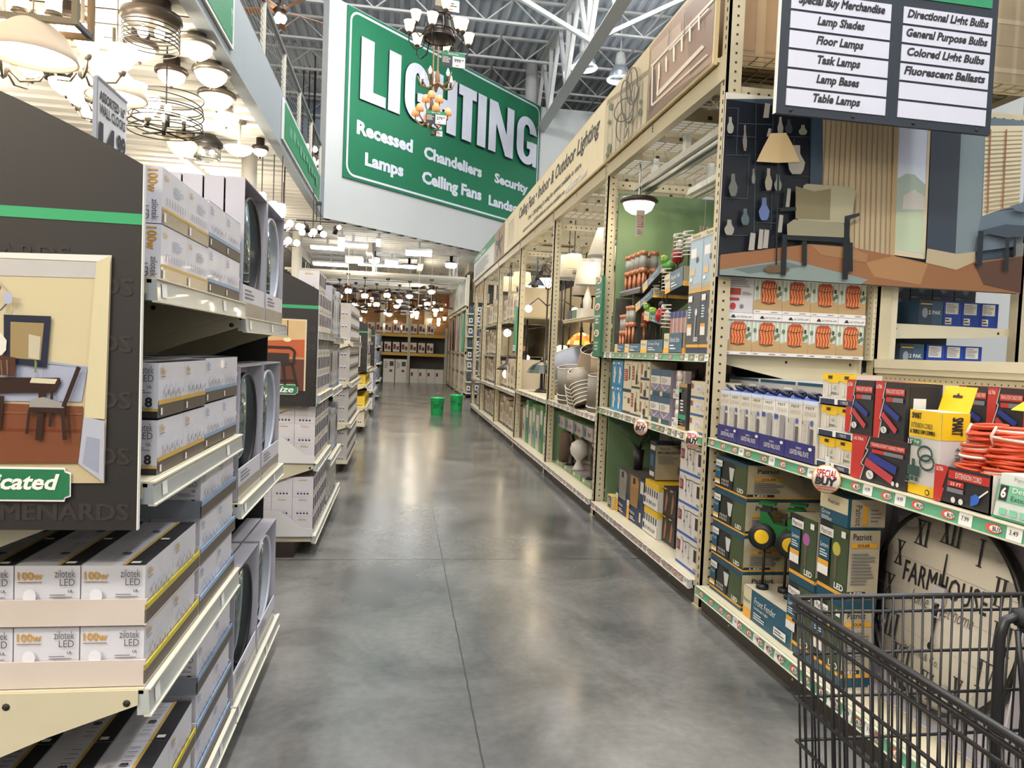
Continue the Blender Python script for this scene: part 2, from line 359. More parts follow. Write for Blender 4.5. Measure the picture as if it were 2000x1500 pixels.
mb = MB(); f = mb.face(s0+V((1, -1, 0))*.02, su, (0, 0, 4.05), .0012); gothic(mb, f, SO, .0025, -.003, .002); mb.build('letter_shadow', ls)
mb = MB(); f = mb.face(s0+V((1, -1, 0))*.052, su, (0, 0, 4.05), .0012); gothic(mb, f, SW, 0, 0, 0); mb.build('lettering', ls)
MURAL = (
('3a4753',((-0.006,0.962),(1.005,1.136),(1.055,-0.011),(-0.002,-0.005))),
('10141c',((-0.003,0.962),(0.273,0.945),(0.285,0.202),(0.001,0.113))),
('3b434e',((0.092,0.957),(0.094,0.958),(0.112,0.16),(0.109,0.16))),
('3b434e',((0.037,0.921),(0.04,0.922),(0.041,0.67),(0.039,0.67))),
('3b434e',((0.146,0.924),(0.148,0.924),(0.163,0.275),(0.16,0.275))),
('3b434e',((0.267,0.911),(0.27,0.912),(0.286,0.208),(0.283,0.207))),
('3b434e',((0.079,0.671),(0.081,0.671),(0.082,0.439),(0.08,0.439))),
('3b434e',((0.216,0.784),(0.219,0.784),(0.224,0.578),(0.221,0.578))),
('3b434e',((0.002,0.913),(0.002,0.917),(0.038,0.92),(0.038,0.916))),
('3b434e',((0.041,0.834),(0.041,0.839),(0.146,0.85),(0.146,0.846))),
('3b434e',((0.005,0.764),(0.005,0.769),(0.096,0.772),(0.096,0.768))),
('3b434e',((0.006,0.658),(0.006,0.662),(0.08,0.673),(0.08,0.669))),
('3b434e',((0.155,0.783),(0.155,0.787),(0.271,0.8),(0.271,0.796))),
('3b434e',((0.19,0.571),(0.19,0.575),(0.276,0.585),(0.277,0.58))),
('3b434e',((0.01,0.427),(0.01,0.431),(0.081,0.436),(0.081,0.431))),
('3b434e',((0.124,0.475),(0.124,0.479),(0.189,0.486),(0.19,0.482))),
('3b434e',((0.11,0.305),(0.11,0.309),(0.173,0.314),(0.173,0.309))),
('3b434e',((0.01,0.222),(0.01,0.226),(0.087,0.236),(0.088,0.231))),
('3b434e',((0.174,0.389),(0.173,0.393),(0.23,0.401),(0.23,0.397))),
('3b434e',((0.155,0.679),(0.155,0.675),(0.095,0.673),(0.096,0.677))),
('384858',((0.269,0.944),(0.308,0.951),(0.322,0.515),(0.276,0.509))),
('b09c7c',((0.303,0.95),(0.549,0.969),(0.562,0.171),(0.418,0.204),(0.397,0.526),(0.318,0.52))),
('84735a',((0.312,0.952),(0.316,0.952),(0.319,0.526),(0.315,0.525))),
('84735a',((0.329,0.954),(0.332,0.955),(0.335,0.528),(0.332,0.528))),
('84735a',((0.346,0.957),(0.349,0.957),(0.352,0.53),(0.349,0.53))),
('84735a',((0.362,0.96),(0.365,0.96),(0.369,0.533),(0.365,0.532))),
('84735a',((0.379,0.963),(0.382,0.963),(0.385,0.535),(0.382,0.535))),
('84735a',((0.396,0.966),(0.399,0.966),(0.402,0.537),(0.399,0.537))),
('84735a',((0.412,0.968),(0.416,0.969),(0.432,0.163),(0.429,0.163))),
('84735a',((0.429,0.971),(0.432,0.972),(0.449,0.165),(0.446,0.165))),
('84735a',((0.446,0.974),(0.449,0.974),(0.467,0.167),(0.463,0.167))),
('84735a',((0.463,0.977),(0.466,0.977),(0.484,0.169),(0.48,0.169))),
('84735a',((0.48,0.98),(0.483,0.98),(0.501,0.171),(0.497,0.171))),
('84735a',((0.497,0.982),(0.5,0.983),(0.518,0.173),(0.515,0.173))),
('84735a',((0.514,0.985),(0.517,0.986),(0.535,0.175),(0.532,0.175))),
('84735a',((0.531,0.988),(0.534,0.989),(0.552,0.177),(0.549,0.177))),
('c6cbdc',((0.55,0.991),(0.655,0.987),(0.664,0.165),(0.563,0.178))),
('98a69c',((0.558,0.609),(0.587,0.641),(0.614,0.639),(0.656,0.584),(0.657,0.426),(0.56,0.419))),
('b8b2ad',((0.581,0.517),(0.617,0.556),(0.655,0.516),(0.656,0.443),(0.581,0.439))),
('aab59a',((0.559,0.419),(0.657,0.44),(0.661,0.195),(0.563,0.21))),
('bfae90',((0.648,0.986),(0.657,0.987),(0.667,0.167),(0.658,0.167))),
('bfae90',((0.563,0.206),(0.663,0.19),(0.663,0.165),(0.563,0.178))),
('a98f6a',((0.534,0.989),(0.55,0.991),(0.563,0.171),(0.547,0.176))),
('343b46',((0.658,1.009),(0.761,0.982),(0.771,0.205),(0.67,0.23))),
('6f7b80',((0.76,0.982),(0.846,0.973),(0.848,0.422),(0.833,0.226),(0.769,0.205))),
('5b6873',((0.844,0.995),(1.01,1.023),(1.042,0.296),(0.833,0.226),(0.848,0.428))),
('c8bb9c',((0.843,0.95),(0.974,0.971),(0.977,0.523),(0.853,0.436))),
('b8b9bd',((0.972,0.971),(0.993,0.974),(0.992,0.536),(0.977,0.52))),
('8d7f66',((0.843,0.909),(0.843,0.914),(0.972,0.942),(0.973,0.936))),
('8d7f66',((0.843,0.884),(0.843,0.89),(0.972,0.918),(0.973,0.912))),
('8d7f66',((0.844,0.859),(0.844,0.865),(0.973,0.894),(0.973,0.888))),
('8d7f66',((0.845,0.834),(0.844,0.84),(0.973,0.87),(0.973,0.864))),
('8d7f66',((0.845,0.809),(0.845,0.815),(0.973,0.846),(0.974,0.841))),
('8d7f66',((0.846,0.785),(0.845,0.79),(0.973,0.822),(0.974,0.817))),
('8d7f66',((0.846,0.76),(0.846,0.765),(0.974,0.798),(0.974,0.793))),
('8d7f66',((0.847,0.735),(0.846,0.74),(0.974,0.774),(0.974,0.769))),
('8d7f66',((0.847,0.71),(0.847,0.716),(0.974,0.75),(0.975,0.745))),
('8d7f66',((0.848,0.685),(0.847,0.691),(0.974,0.726),(0.975,0.721))),
('8d7f66',((0.848,0.66),(0.848,0.666),(0.975,0.702),(0.975,0.697))),
('8d7f66',((0.849,0.635),(0.848,0.641),(0.975,0.678),(0.975,0.672))),
('8d7f66',((0.849,0.61),(0.849,0.616),(0.975,0.654),(0.976,0.648))),
('8d7f66',((0.85,0.585),(0.849,0.591),(0.975,0.63),(0.976,0.624))),
('8d7f66',((0.851,0.56),(0.85,0.566),(0.976,0.606),(0.976,0.6))),
('8d7f66',((0.851,0.535),(0.85,0.541),(0.976,0.582),(0.976,0.576))),
('8d7f66',((0.852,0.51),(0.851,0.516),(0.976,0.558),(0.977,0.552))),
('8d7f66',((0.852,0.485),(0.852,0.491),(0.976,0.534),(0.977,0.528))),
('8d7f66',((0.853,0.46),(0.852,0.466),(0.977,0.509),(0.977,0.504))),
('8d5a3c',((0.855,0.93),(0.86,0.93),(0.869,0.453),(0.864,0.453))),
('8d5a3c',((0.91,0.938),(0.915,0.939),(0.92,0.489),(0.915,0.488))),
('855a3a',((0.001,0.115),(0.281,0.206),(0.418,0.204),(0.562,0.171),(0.665,0.144),(0.77,0.115),(0.833,0.169),(1.044,0.233),(1.055,-0.011),(-0.002,0.011))),
('98714b',((0.554,0.17),(0.673,0.136),(0.651,0.018),(0.496,0.047),(0.466,0.123))),
('51362a',((0.83,0.157),(1.044,0.233),(1.055,-0.011),(0.869,0.04))),
('8f6a47',((0.282,0.202),(0.418,0.2),(0.471,0.168),(0.466,0.123),(0.316,0.15))),
('a7977b',((0.667,0.226),(0.769,0.206),(0.832,0.227),(0.834,0.169),(0.77,0.115),(0.665,0.144))),
('6c6a66',((0.964,0.281),(1.041,0.311),(1.044,0.233),(0.967,0.21))),
('77837f',((0,0.033),(0.214,0.112),(0.476,0.028),(0.451,-0.002),(-0.002,0.006))),
('5d6866',((0.04,0.041),(0.202,0.099),(0.266,0.079),(0.091,0.021))),
('8f8d88',((0.003,0.857),(0.012,0.858),(0.013,0.832),(0.02,0.807),(0.019,0.785),(0.015,0.771),(0.005,0.77),(0.001,0.782),(-0.001,0.804),(0.004,0.831))),
('6f6a64',((0.051,0.822),(0.056,0.823),(0.058,0.781),(0.063,0.74),(0.063,0.705),(0.061,0.684),(0.055,0.683),(0.052,0.704),(0.049,0.738),(0.052,0.78))),
('8d8880',((0.159,0.883),(0.166,0.884),(0.168,0.855),(0.174,0.827),(0.173,0.802),(0.17,0.787),(0.161,0.786),(0.157,0.8),(0.155,0.824),(0.159,0.854))),
('343b3d',((0.184,0.874),(0.194,0.875),(0.196,0.853),(0.203,0.831),(0.202,0.812),(0.198,0.8),(0.186,0.798),(0.181,0.809),(0.178,0.827),(0.185,0.851))),
('7f856f',((0.229,0.851),(0.24,0.853),(0.241,0.836),(0.249,0.821),(0.248,0.808),(0.243,0.799),(0.229,0.797),(0.224,0.804),(0.222,0.817),(0.229,0.834))),
('a3a098',((0.207,0.737),(0.229,0.74),(0.231,0.693),(0.248,0.649),(0.245,0.609),(0.237,0.584),(0.209,0.58),(0.199,0.603),(0.194,0.641),(0.207,0.69))),
('9c9382',((0.129,0.599),(0.139,0.601),(0.14,0.565),(0.148,0.53),(0.147,0.5),(0.144,0.482),(0.132,0.48),(0.127,0.498),(0.125,0.527),(0.13,0.564))),
('858a82',((0.16,0.571),(0.169,0.573),(0.171,0.546),(0.178,0.52),(0.177,0.498),(0.173,0.484),(0.161,0.482),(0.157,0.495),(0.154,0.517),(0.16,0.544))),
('7b7b79',((0.085,0.591),(0.089,0.591),(0.09,0.567),(0.094,0.543),(0.094,0.523),(0.092,0.511),(0.087,0.51),(0.084,0.522),(0.083,0.542),(0.085,0.566))),
('5d6058',((0.019,0.554),(0.03,0.556),(0.032,0.52),(0.041,0.484),(0.039,0.454),(0.035,0.435),(0.022,0.433),(0.017,0.451),(0.013,0.481),(0.02,0.518))),
('566693',((0.118,0.439),(0.132,0.441),(0.133,0.404),(0.144,0.369),(0.142,0.337),(0.137,0.318),(0.12,0.316),(0.114,0.334),(0.11,0.364),(0.119,0.402))),
('4b5c5f',((0.062,0.371),(0.073,0.373),(0.074,0.346),(0.082,0.321),(0.081,0.298),(0.077,0.284),(0.064,0.283),(0.059,0.295),(0.056,0.317),(0.063,0.345))),
('8f8b82',((0.014,0.306),(0.026,0.307),(0.028,0.282),(0.037,0.259),(0.035,0.238),(0.03,0.224),(0.015,0.223),(0.009,0.234),(0.006,0.255),(0.014,0.281))),
('97928b',((0.088,0.244),(0.104,0.242),(0.102,0.15),(0.084,0.148))),
('97928b',((0.115,0.267),(0.128,0.265),(0.127,0.16),(0.112,0.158))),
('97928b',((0.131,0.267),(0.146,0.265),(0.144,0.166),(0.128,0.164))),
('97928b',((0.196,0.5),(0.207,0.497),(0.205,0.399),(0.193,0.397))),
('97928b',((0.111,0.948),(0.127,0.946),(0.124,0.87),(0.107,0.868))),
('97928b',((0.126,0.815),(0.135,0.812),(0.131,0.77),(0.121,0.769))),
('97928b',((0.175,0.353),(0.187,0.35),(0.185,0.256),(0.172,0.255))),
('15181c',((0.16,0.634),(0.165,0.635),(0.176,0.074),(0.171,0.074))),
('d8bf92',((0.133,0.788),(0.181,0.798),(0.203,0.738),(0.23,0.647),(0.159,0.632),(0.093,0.629),(0.113,0.714))),
('5a4630',((0.131,0.047),(0.152,0.075),(0.196,0.08),(0.217,0.06),(0.198,0.038),(0.153,0.031))),
('15181c',((0.251,0.226),(0.266,0.227),(0.27,0.084),(0.255,0.083))),
('15181c',((0.4,0.227),(0.414,0.228),(0.42,0.067),(0.406,0.066))),
('9d977d',((0.245,0.521),(0.255,0.532),(0.403,0.533),(0.415,0.512),(0.403,0.333),(0.233,0.33))),
('786f52',((0.22,0.514),(0.278,0.493),(0.333,0.515),(0.335,0.343),(0.225,0.336))),
('88836c',((0.199,0.302),(0.22,0.332),(0.381,0.331),(0.387,0.253),(0.274,0.232),(0.202,0.242))),
('14171b',((0.196,0.244),(0.398,0.253),(0.397,0.224),(0.197,0.218))),
('14171b',((0.186,0.246),(0.202,0.247),(0.204,0.022),(0.188,0.021))),
('14171b',((0.382,0.369),(0.4,0.37),(0.404,0.02),(0.386,0.02))),
('14171b',((0.174,0.388),(0.224,0.401),(0.226,0.38),(0.175,0.369))),
('23282e',((0.381,0.369),(0.429,0.395),(0.43,0.377),(0.393,0.35))),
('3a424d',((0.855,0.355),(0.925,0.392),(1.037,0.394),(1.04,0.337),(0.928,0.317),(0.829,0.34))),
('1b2028',((0.83,0.344),(0.849,0.345),(0.851,0.147),(0.832,0.146))),
('1b2028',((0.927,0.318),(0.94,0.318),(0.944,0.123),(0.931,0.122))),
('1b2028',((0.955,0.321),(0.963,0.321),(0.966,0.212),(0.958,0.211))),
('58626d',((0.934,0.499),(1.031,0.532),(1.034,0.463),(0.956,0.474))),
)
DINING = (
('b9a987',((0.552,0.598),(0.952,0.614),(0.946,0.107),(0.552,0.101))),
('c2b592',((0.552,0.592),(0.928,0.595),(0.923,0.36),(0.552,0.368))),
('d8d6d0',((0.552,0.598),(0.952,0.614),(0.951,0.599),(0.552,0.59))),
('b4b0ae',((0.552,0.587),(0.928,0.597),(0.927,0.562),(0.552,0.549))),
('9a9eb2',((0.552,0.376),(0.916,0.365),(0.907,0.288),(0.552,0.28))),
('8e96b2',((0.851,0.37),(0.851,0.375),(0.917,0.366),(0.916,0.362))),
('6f4028',((0.552,0.285),(0.91,0.278),(0.904,0.151),(0.552,0.143))),
('6a3019',((0.552,0.22),(0.552,0.225),(0.906,0.226),(0.906,0.22))),
('7d4c30',((0.552,0.257),(0.552,0.261),(0.91,0.263),(0.91,0.259))),
('c9bd9a',((0.928,0.597),(0.951,0.613),(0.946,0.251),(0.912,0.253))),
('a9abb8',((0.912,0.255),(0.946,0.247),(0.946,0.109),(0.904,0.151))),
('8f93a5',((0.917,0.212),(0.938,0.207),(0.937,0.13),(0.911,0.151))),
('1f2236',((0.782,0.473),(0.857,0.474),(0.851,0.361),(0.783,0.369))),
('8f7c55',((0.793,0.458),(0.846,0.458),(0.841,0.377),(0.793,0.38))),
('b6ad96',((0.822,0.433),(0.841,0.428),(0.839,0.378),(0.822,0.381))),
('2d1a14',((0.552,0.329),(0.873,0.34),(0.875,0.328),(0.866,0.308),(0.552,0.288))),
('c9bfa2',((0.828,0.338),(0.869,0.337),(0.865,0.326),(0.825,0.327))),
('d2cfc6',((0.754,0.426),(0.779,0.433),(0.788,0.417),(0.787,0.396),(0.777,0.38),(0.754,0.362))),
('2d1a14',((0.84,0.311),(0.851,0.31),(0.846,0.202),(0.835,0.202))),
('2d1a14',((0.777,0.297),(0.786,0.296),(0.781,0.224),(0.772,0.225))),
('2d1a14',((0.859,0.311),(0.864,0.311),(0.861,0.232),(0.856,0.232))),
('8f8a86',((0.828,0.291),(0.848,0.297),(0.886,0.282),(0.878,0.271),(0.825,0.272))),
('2d1a14',((0.825,0.274),(0.886,0.274),(0.883,0.263),(0.824,0.263))),
('2d1a14',((0.901,0.367),(0.908,0.364),(0.884,0.275),(0.877,0.278))),
('2d1a14',((0.876,0.271),(0.882,0.271),(0.887,0.204),(0.88,0.203))),
('2d1a14',((0.824,0.267),(0.829,0.266),(0.825,0.215),(0.82,0.215))),
('2d1a14',((0.886,0.277),(0.89,0.277),(0.893,0.223),(0.889,0.222))),
('4a2a1c',((0.777,0.385),(0.804,0.381),(0.803,0.341),(0.777,0.342))),
('6d5a50',((0.78,0.374),(0.782,0.375),(0.784,0.343),(0.782,0.342))),
('6d5a50',((0.789,0.375),(0.792,0.375),(0.793,0.343),(0.791,0.343))),
('4a5066',((0.763,0.552),(0.765,0.555),(0.781,0.532),(0.779,0.53))),
('4a5066',((0.779,0.532),(0.781,0.53),(0.766,0.479),(0.764,0.48))),
('a6a9bd',((0.783,0.521),(0.799,0.52),(0.797,0.498),(0.786,0.496))),
('4a5066',((0.789,0.497),(0.791,0.495),(0.781,0.48),(0.779,0.482))),
('6d7a48',((0.835,0.38),(0.839,0.372),(0.838,0.35),(0.835,0.35))),
)
CANDLES = (
('a08674',((0.011,1.071),(1.024,0.938),(1.073,-0.074),(-0.019,0.01))),
('8a7163',((0.589,0.94),(0.99,0.884),(1.02,0.1),(0.705,0.08))),
('b59e8c',((0.021,0.923),(0.532,0.843),(0.541,0.702),(0.033,0.745))),
('73604f',((-0.019,0.01),(1.064,-0.067),(1.064,-0.008),(-0.007,0.154))),
('5f4f45',((0.042,0.627),(0.109,0.613),(0.161,0.119),(0.027,0.057),(0.014,0.441))),
('d6cabb',((0.053,0.682),(0.019,0.729),(1.018,0.688),(1.039,0.651))),
('d6cabb',((0.197,0.206),(0.149,0.27),(0.868,0.297),(0.903,0.243))),
('c8baa8',((0.101,0.139),(0.074,0.177),(0.939,0.143),(0.958,0.112))),
('e2d8ca',((0.05,0.705),(0.078,0.683),(0.102,0.149),(0.074,0.167))),
('e2d8ca',((0.185,0.628),(0.211,0.607),(0.201,0.2),(0.175,0.219))),
('d6cabb',((0.377,0.628),(0.354,0.66),(0.928,0.635),(0.945,0.607))),
('efe6d6',((0.177,0.598),(0.192,0.633),(0.214,0.569),(0.22,0.403),(0.194,0.422))),
('efe6d6',((0.306,0.587),(0.32,0.621),(0.341,0.56),(0.347,0.398),(0.322,0.417))),
('efe6d6',((0.432,0.607),(0.446,0.64),(0.466,0.58),(0.471,0.423),(0.448,0.441))),
('efe6d6',((0.557,0.622),(0.57,0.655),(0.588,0.596),(0.594,0.443),(0.571,0.461))),
('efe6d6',((0.676,0.635),(0.688,0.666),(0.706,0.609),(0.711,0.461),(0.69,0.478))),
('efe6d6',((0.803,0.651),(0.814,0.681),(0.83,0.626),(0.836,0.482),(0.816,0.499))),
('3f362f',((0.598,0.883),(0.609,0.873),(0.618,0.571),(0.607,0.58))),
('3f362f',((0.368,0.885),(0.378,0.875),(0.355,0.705),(0.345,0.714))),
)
GLOBE = (
('c4b596',((0.022,0.988),(1.029,1.061),(1,0.01),(0.015,-0.07))),
('8c7b62',((0.024,0.964),(1,0.71),(0.991,0.641),(0.019,0.888))),
('b9ae95',((0.019,0.888),(0.983,0.637),(1,0.01),(0.015,-0.07))),
('a2977e',((0.081,0.858),(0.101,0.844),(0.107,-0.015),(0.087,-0.004))),
('a2977e',((0.196,0.829),(0.215,0.815),(0.22,-0.008),(0.2,0.003))),
('a2977e',((0.306,0.801),(0.325,0.788),(0.328,-0.001),(0.31,0.009))),
('a2977e',((0.412,0.774),(0.43,0.761),(0.432,0.005),(0.415,0.016))),
('a2977e',((0.514,0.749),(0.532,0.736),(0.533,0.011),(0.515,0.022))),
('a2977e',((0.613,0.724),(0.629,0.711),(0.629,0.018),(0.613,0.028))),
('a2977e',((0.707,0.7),(0.723,0.688),(0.722,0.023),(0.706,0.034))),
('a2977e',((0.798,0.677),(0.814,0.665),(0.812,0.029),(0.797,0.039))),
('a2977e',((0.886,0.655),(0.901,0.643),(0.899,0.035),(0.884,0.044))),
('5f6848',((0.093,0.827),(0.147,0.857),(0.209,0.775),(0.193,0.693),(0.109,0.762))),
('5f6848',((0.083,0.585),(0.13,0.601),(0.181,0.542),(0.167,0.489),(0.096,0.541))),
('5f6848',((0.106,0.166),(0.16,0.214),(0.222,0.132),(0.208,0.032),(0.124,0.093))),
('5f6848',((0.836,0.25),(0.877,0.282),(0.924,0.215),(0.913,0.142),(0.849,0.195))),
('5f6848',((0.856,0.373),(0.884,0.394),(0.915,0.349),(0.907,0.3),(0.865,0.337))),
('5f6848',((0.075,0.07),(0.112,0.095),(0.154,0.045),(0.143,-0.012),(0.086,0.027))),
('4a4136',((0.821,0.607),(0.848,0.585),(0.836,0.516),(0.808,0.538))),
('4a4136',((0.808,0.539),(0.835,0.515),(0.812,0.462),(0.785,0.485))),
('4a4136',((0.785,0.486),(0.812,0.461),(0.779,0.428),(0.753,0.453))),
('4a4136',((0.754,0.454),(0.778,0.428),(0.74,0.419),(0.716,0.446))),
('4a4136',((0.722,0.445),(0.734,0.42),(0.693,0.437),(0.681,0.462))),
('4a4136',((0.694,0.453),(0.68,0.447),(0.64,0.489),(0.655,0.494))),
('4a4136',((0.661,0.487),(0.635,0.497),(0.601,0.559),(0.627,0.549))),
('4a4136',((0.629,0.546),(0.6,0.562),(0.575,0.64),(0.604,0.623))),
('4a4136',((0.605,0.622),(0.575,0.642),(0.562,0.726),(0.592,0.706))),
('4a4136',((0.592,0.705),(0.562,0.727),(0.562,0.809),(0.593,0.786))),
('4a4136',((0.593,0.786),(0.563,0.81),(0.576,0.882),(0.606,0.857))),
('4a4136',((0.606,0.856),(0.577,0.883),(0.602,0.936),(0.631,0.909))),
('4a4136',((0.631,0.909),(0.603,0.937),(0.637,0.967),(0.665,0.939))),
('4a4136',((0.663,0.938),(0.639,0.968),(0.678,0.972),(0.702,0.943))),
('4a4136',((0.696,0.944),(0.684,0.97),(0.725,0.949),(0.737,0.923))),
('4a4136',((0.724,0.934),(0.738,0.938),(0.776,0.894),(0.762,0.89))),
('4a4136',((0.756,0.898),(0.781,0.886),(0.813,0.823),(0.788,0.835))),
('4a4136',((0.787,0.838),(0.814,0.82),(0.836,0.746),(0.81,0.762))),
('4a4136',((0.809,0.764),(0.837,0.744),(0.848,0.664),(0.821,0.684))),
('4a4136',((0.821,0.685),(0.848,0.663),(0.848,0.585),(0.82,0.606))),
('4a4136',((0.755,0.446),(0.784,0.427),(0.791,0.33),(0.763,0.349))),
('4a4136',((0.763,0.35),(0.791,0.329),(0.786,0.25),(0.757,0.27))),
('4a4136',((0.758,0.271),(0.785,0.249),(0.766,0.194),(0.738,0.216))),
('4a4136',((0.739,0.218),(0.766,0.193),(0.735,0.169),(0.709,0.193))),
('4a4136',((0.714,0.194),(0.73,0.168),(0.691,0.176),(0.674,0.202))),
('4a4136',((0.689,0.194),(0.677,0.185),(0.632,0.226),(0.644,0.235))),
('4a4136',((0.65,0.228),(0.626,0.234),(0.58,0.305),(0.605,0.299))),
('4a4136',((0.606,0.296),(0.578,0.308),(0.536,0.403),(0.564,0.39))),
('4a4136',((0.565,0.389),(0.535,0.405),(0.501,0.514),(0.531,0.497))),
('4a4136',((0.531,0.496),(0.5,0.515),(0.477,0.627),(0.509,0.607))),
('4a4136',((0.509,0.606),(0.477,0.628),(0.469,0.731),(0.5,0.709))),
('4a4136',((0.5,0.708),(0.469,0.732),(0.475,0.815),(0.507,0.791))),
('4a4136',((0.507,0.79),(0.476,0.816),(0.497,0.871),(0.527,0.845))),
('4a4136',((0.526,0.843),(0.498,0.873),(0.531,0.894),(0.559,0.865))),
('4a4136',((0.554,0.865),(0.536,0.893),(0.578,0.879),(0.595,0.851))),
('4a4136',((0.58,0.861),(0.593,0.869),(0.638,0.821),(0.626,0.814))),
('4a4136',((0.62,0.822),(0.644,0.813),(0.689,0.739),(0.665,0.747))),
('4a4136',((0.663,0.75),(0.691,0.736),(0.731,0.641),(0.704,0.655))),
('4a4136',((0.703,0.656),(0.731,0.64),(0.763,0.535),(0.735,0.551))),
('4a4136',((0.735,0.552),(0.763,0.534),(0.784,0.428),(0.756,0.445))),
('4a4136',((0.681,0.123),(0.71,0.103),(0.699,0.048),(0.67,0.068))),
('4a4136',((0.67,0.069),(0.698,0.047),(0.676,0.005),(0.647,0.027))),
('4a4136',((0.648,0.028),(0.675,0.004),(0.644,-0.021),(0.616,0.003))),
('4a4136',((0.619,0.004),(0.642,-0.022),(0.604,-0.027),(0.581,-0.001))),
('4a4136',((0.587,-0.002),(0.597,-0.025),(0.557,-0.01),(0.546,0.014))),
('4a4136',((0.558,0.006),(0.545,-0.002),(0.505,0.033),(0.519,0.042))),
('4a4136',((0.525,0.035),(0.499,0.04),(0.465,0.092),(0.491,0.086))),
('4a4136',((0.493,0.083),(0.463,0.095),(0.437,0.159),(0.467,0.146))),
('4a4136',((0.468,0.144),(0.436,0.161),(0.422,0.229),(0.454,0.212))),
('4a4136',((0.454,0.21),(0.422,0.23),(0.422,0.297),(0.454,0.276))),
('4a4136',((0.454,0.275),(0.422,0.298),(0.434,0.355),(0.466,0.332))),
('4a4136',((0.466,0.331),(0.435,0.356),(0.459,0.398),(0.49,0.373))),
('4a4136',((0.489,0.372),(0.46,0.399),(0.494,0.422),(0.522,0.395))),
('4a4136',((0.52,0.394),(0.496,0.422),(0.535,0.424),(0.559,0.396))),
('4a4136',((0.552,0.398),(0.542,0.422),(0.582,0.404),(0.593,0.379))),
('4a4136',((0.581,0.387),(0.594,0.395),(0.632,0.358),(0.619,0.35))),
('4a4136',((0.613,0.357),(0.638,0.351),(0.671,0.299),(0.646,0.305))),
('4a4136',((0.644,0.309),(0.672,0.296),(0.696,0.234),(0.668,0.247))),
('4a4136',((0.667,0.249),(0.696,0.233),(0.709,0.168),(0.68,0.184))),
('4a4136',((0.68,0.185),(0.709,0.166),(0.71,0.104),(0.681,0.122))),
('4a4136',((0.796,0.235),(0.818,0.209),(0.765,0.201),(0.743,0.227))),
('4a4136',((0.745,0.227),(0.763,0.201),(0.698,0.21),(0.679,0.237))),
('4a4136',((0.682,0.236),(0.695,0.211),(0.623,0.238),(0.611,0.263))),
('4a4136',((0.616,0.261),(0.619,0.24),(0.548,0.282),(0.545,0.303))),
('4a4136',((0.551,0.298),(0.541,0.287),(0.479,0.34),(0.489,0.352))),
('4a4136',((0.495,0.345),(0.472,0.347),(0.425,0.407),(0.447,0.405))),
('4a4136',((0.451,0.399),(0.421,0.413),(0.394,0.472),(0.424,0.459))),
('4a4136',((0.425,0.455),(0.393,0.476),(0.39,0.529),(0.422,0.508))),
('4a4136',((0.422,0.506),(0.39,0.531),(0.412,0.572),(0.443,0.546))),
('4a4136',((0.442,0.545),(0.413,0.573),(0.456,0.596),(0.485,0.568))),
('4a4136',((0.483,0.567),(0.458,0.596),(0.518,0.6),(0.542,0.572))),
('4a4136',((0.54,0.572),(0.52,0.6),(0.59,0.585),(0.609,0.557))),
('4a4136',((0.606,0.559),(0.593,0.584),(0.665,0.553),(0.677,0.527))),
('4a4136',((0.673,0.53),(0.67,0.55),(0.737,0.506),(0.74,0.486))),
('4a4136',((0.734,0.491),(0.743,0.501),(0.8,0.448),(0.791,0.438))),
('4a4136',((0.786,0.444),(0.805,0.442),(0.847,0.386),(0.827,0.388))),
('4a4136',((0.824,0.393),(0.85,0.381),(0.873,0.327),(0.847,0.338))),
('4a4136',((0.846,0.342),(0.873,0.323),(0.876,0.275),(0.849,0.293))),
('4a4136',((0.849,0.295),(0.876,0.273),(0.858,0.235),(0.831,0.257))),
('4a4136',((0.832,0.258),(0.857,0.234),(0.82,0.21),(0.795,0.234))),
('4a4136',((0.834,0.621),(0.856,0.605),(0.852,0.547),(0.831,0.564))),
('4a4136',((0.831,0.564),(0.852,0.547),(0.842,0.5),(0.821,0.517))),
('4a4136',((0.821,0.518),(0.842,0.499),(0.827,0.467),(0.806,0.485))),
('4a4136',((0.807,0.486),(0.827,0.466),(0.808,0.452),(0.788,0.472))),
('4a4136',((0.791,0.472),(0.804,0.452),(0.783,0.458),(0.77,0.478))),
('4a4136',((0.783,0.469),(0.77,0.467),(0.749,0.492),(0.762,0.494))),
('4a4136',((0.765,0.488),(0.745,0.497),(0.726,0.54),(0.746,0.53))),
('4a4136',((0.747,0.529),(0.725,0.542),(0.71,0.597),(0.731,0.584))),
('4a4136',((0.732,0.583),(0.709,0.598),(0.7,0.661),(0.722,0.646))),
('4a4136',((0.722,0.645),(0.7,0.662),(0.696,0.726),(0.719,0.709))),
('4a4136',((0.719,0.709),(0.696,0.726),(0.7,0.786),(0.723,0.768))),
('4a4136',((0.722,0.767),(0.7,0.786),(0.71,0.834),(0.733,0.815))),
('4a4136',((0.732,0.814),(0.711,0.834),(0.726,0.866),(0.748,0.846))),
('4a4136',((0.747,0.845),(0.727,0.867),(0.747,0.879),(0.767,0.858))),
('4a4136',((0.763,0.858),(0.75,0.879),(0.772,0.872),(0.784,0.851))),
('4a4136',((0.772,0.861),(0.784,0.862),(0.805,0.835),(0.793,0.834))),
('4a4136',((0.789,0.84),(0.809,0.83),(0.828,0.787),(0.808,0.797))),
('4a4136',((0.807,0.799),(0.828,0.785),(0.843,0.73),(0.822,0.744))),
('4a4136',((0.822,0.745),(0.843,0.73),(0.853,0.668),(0.831,0.683))),
('4a4136',((0.831,0.684),(0.853,0.668),(0.856,0.605),(0.834,0.621))),
)
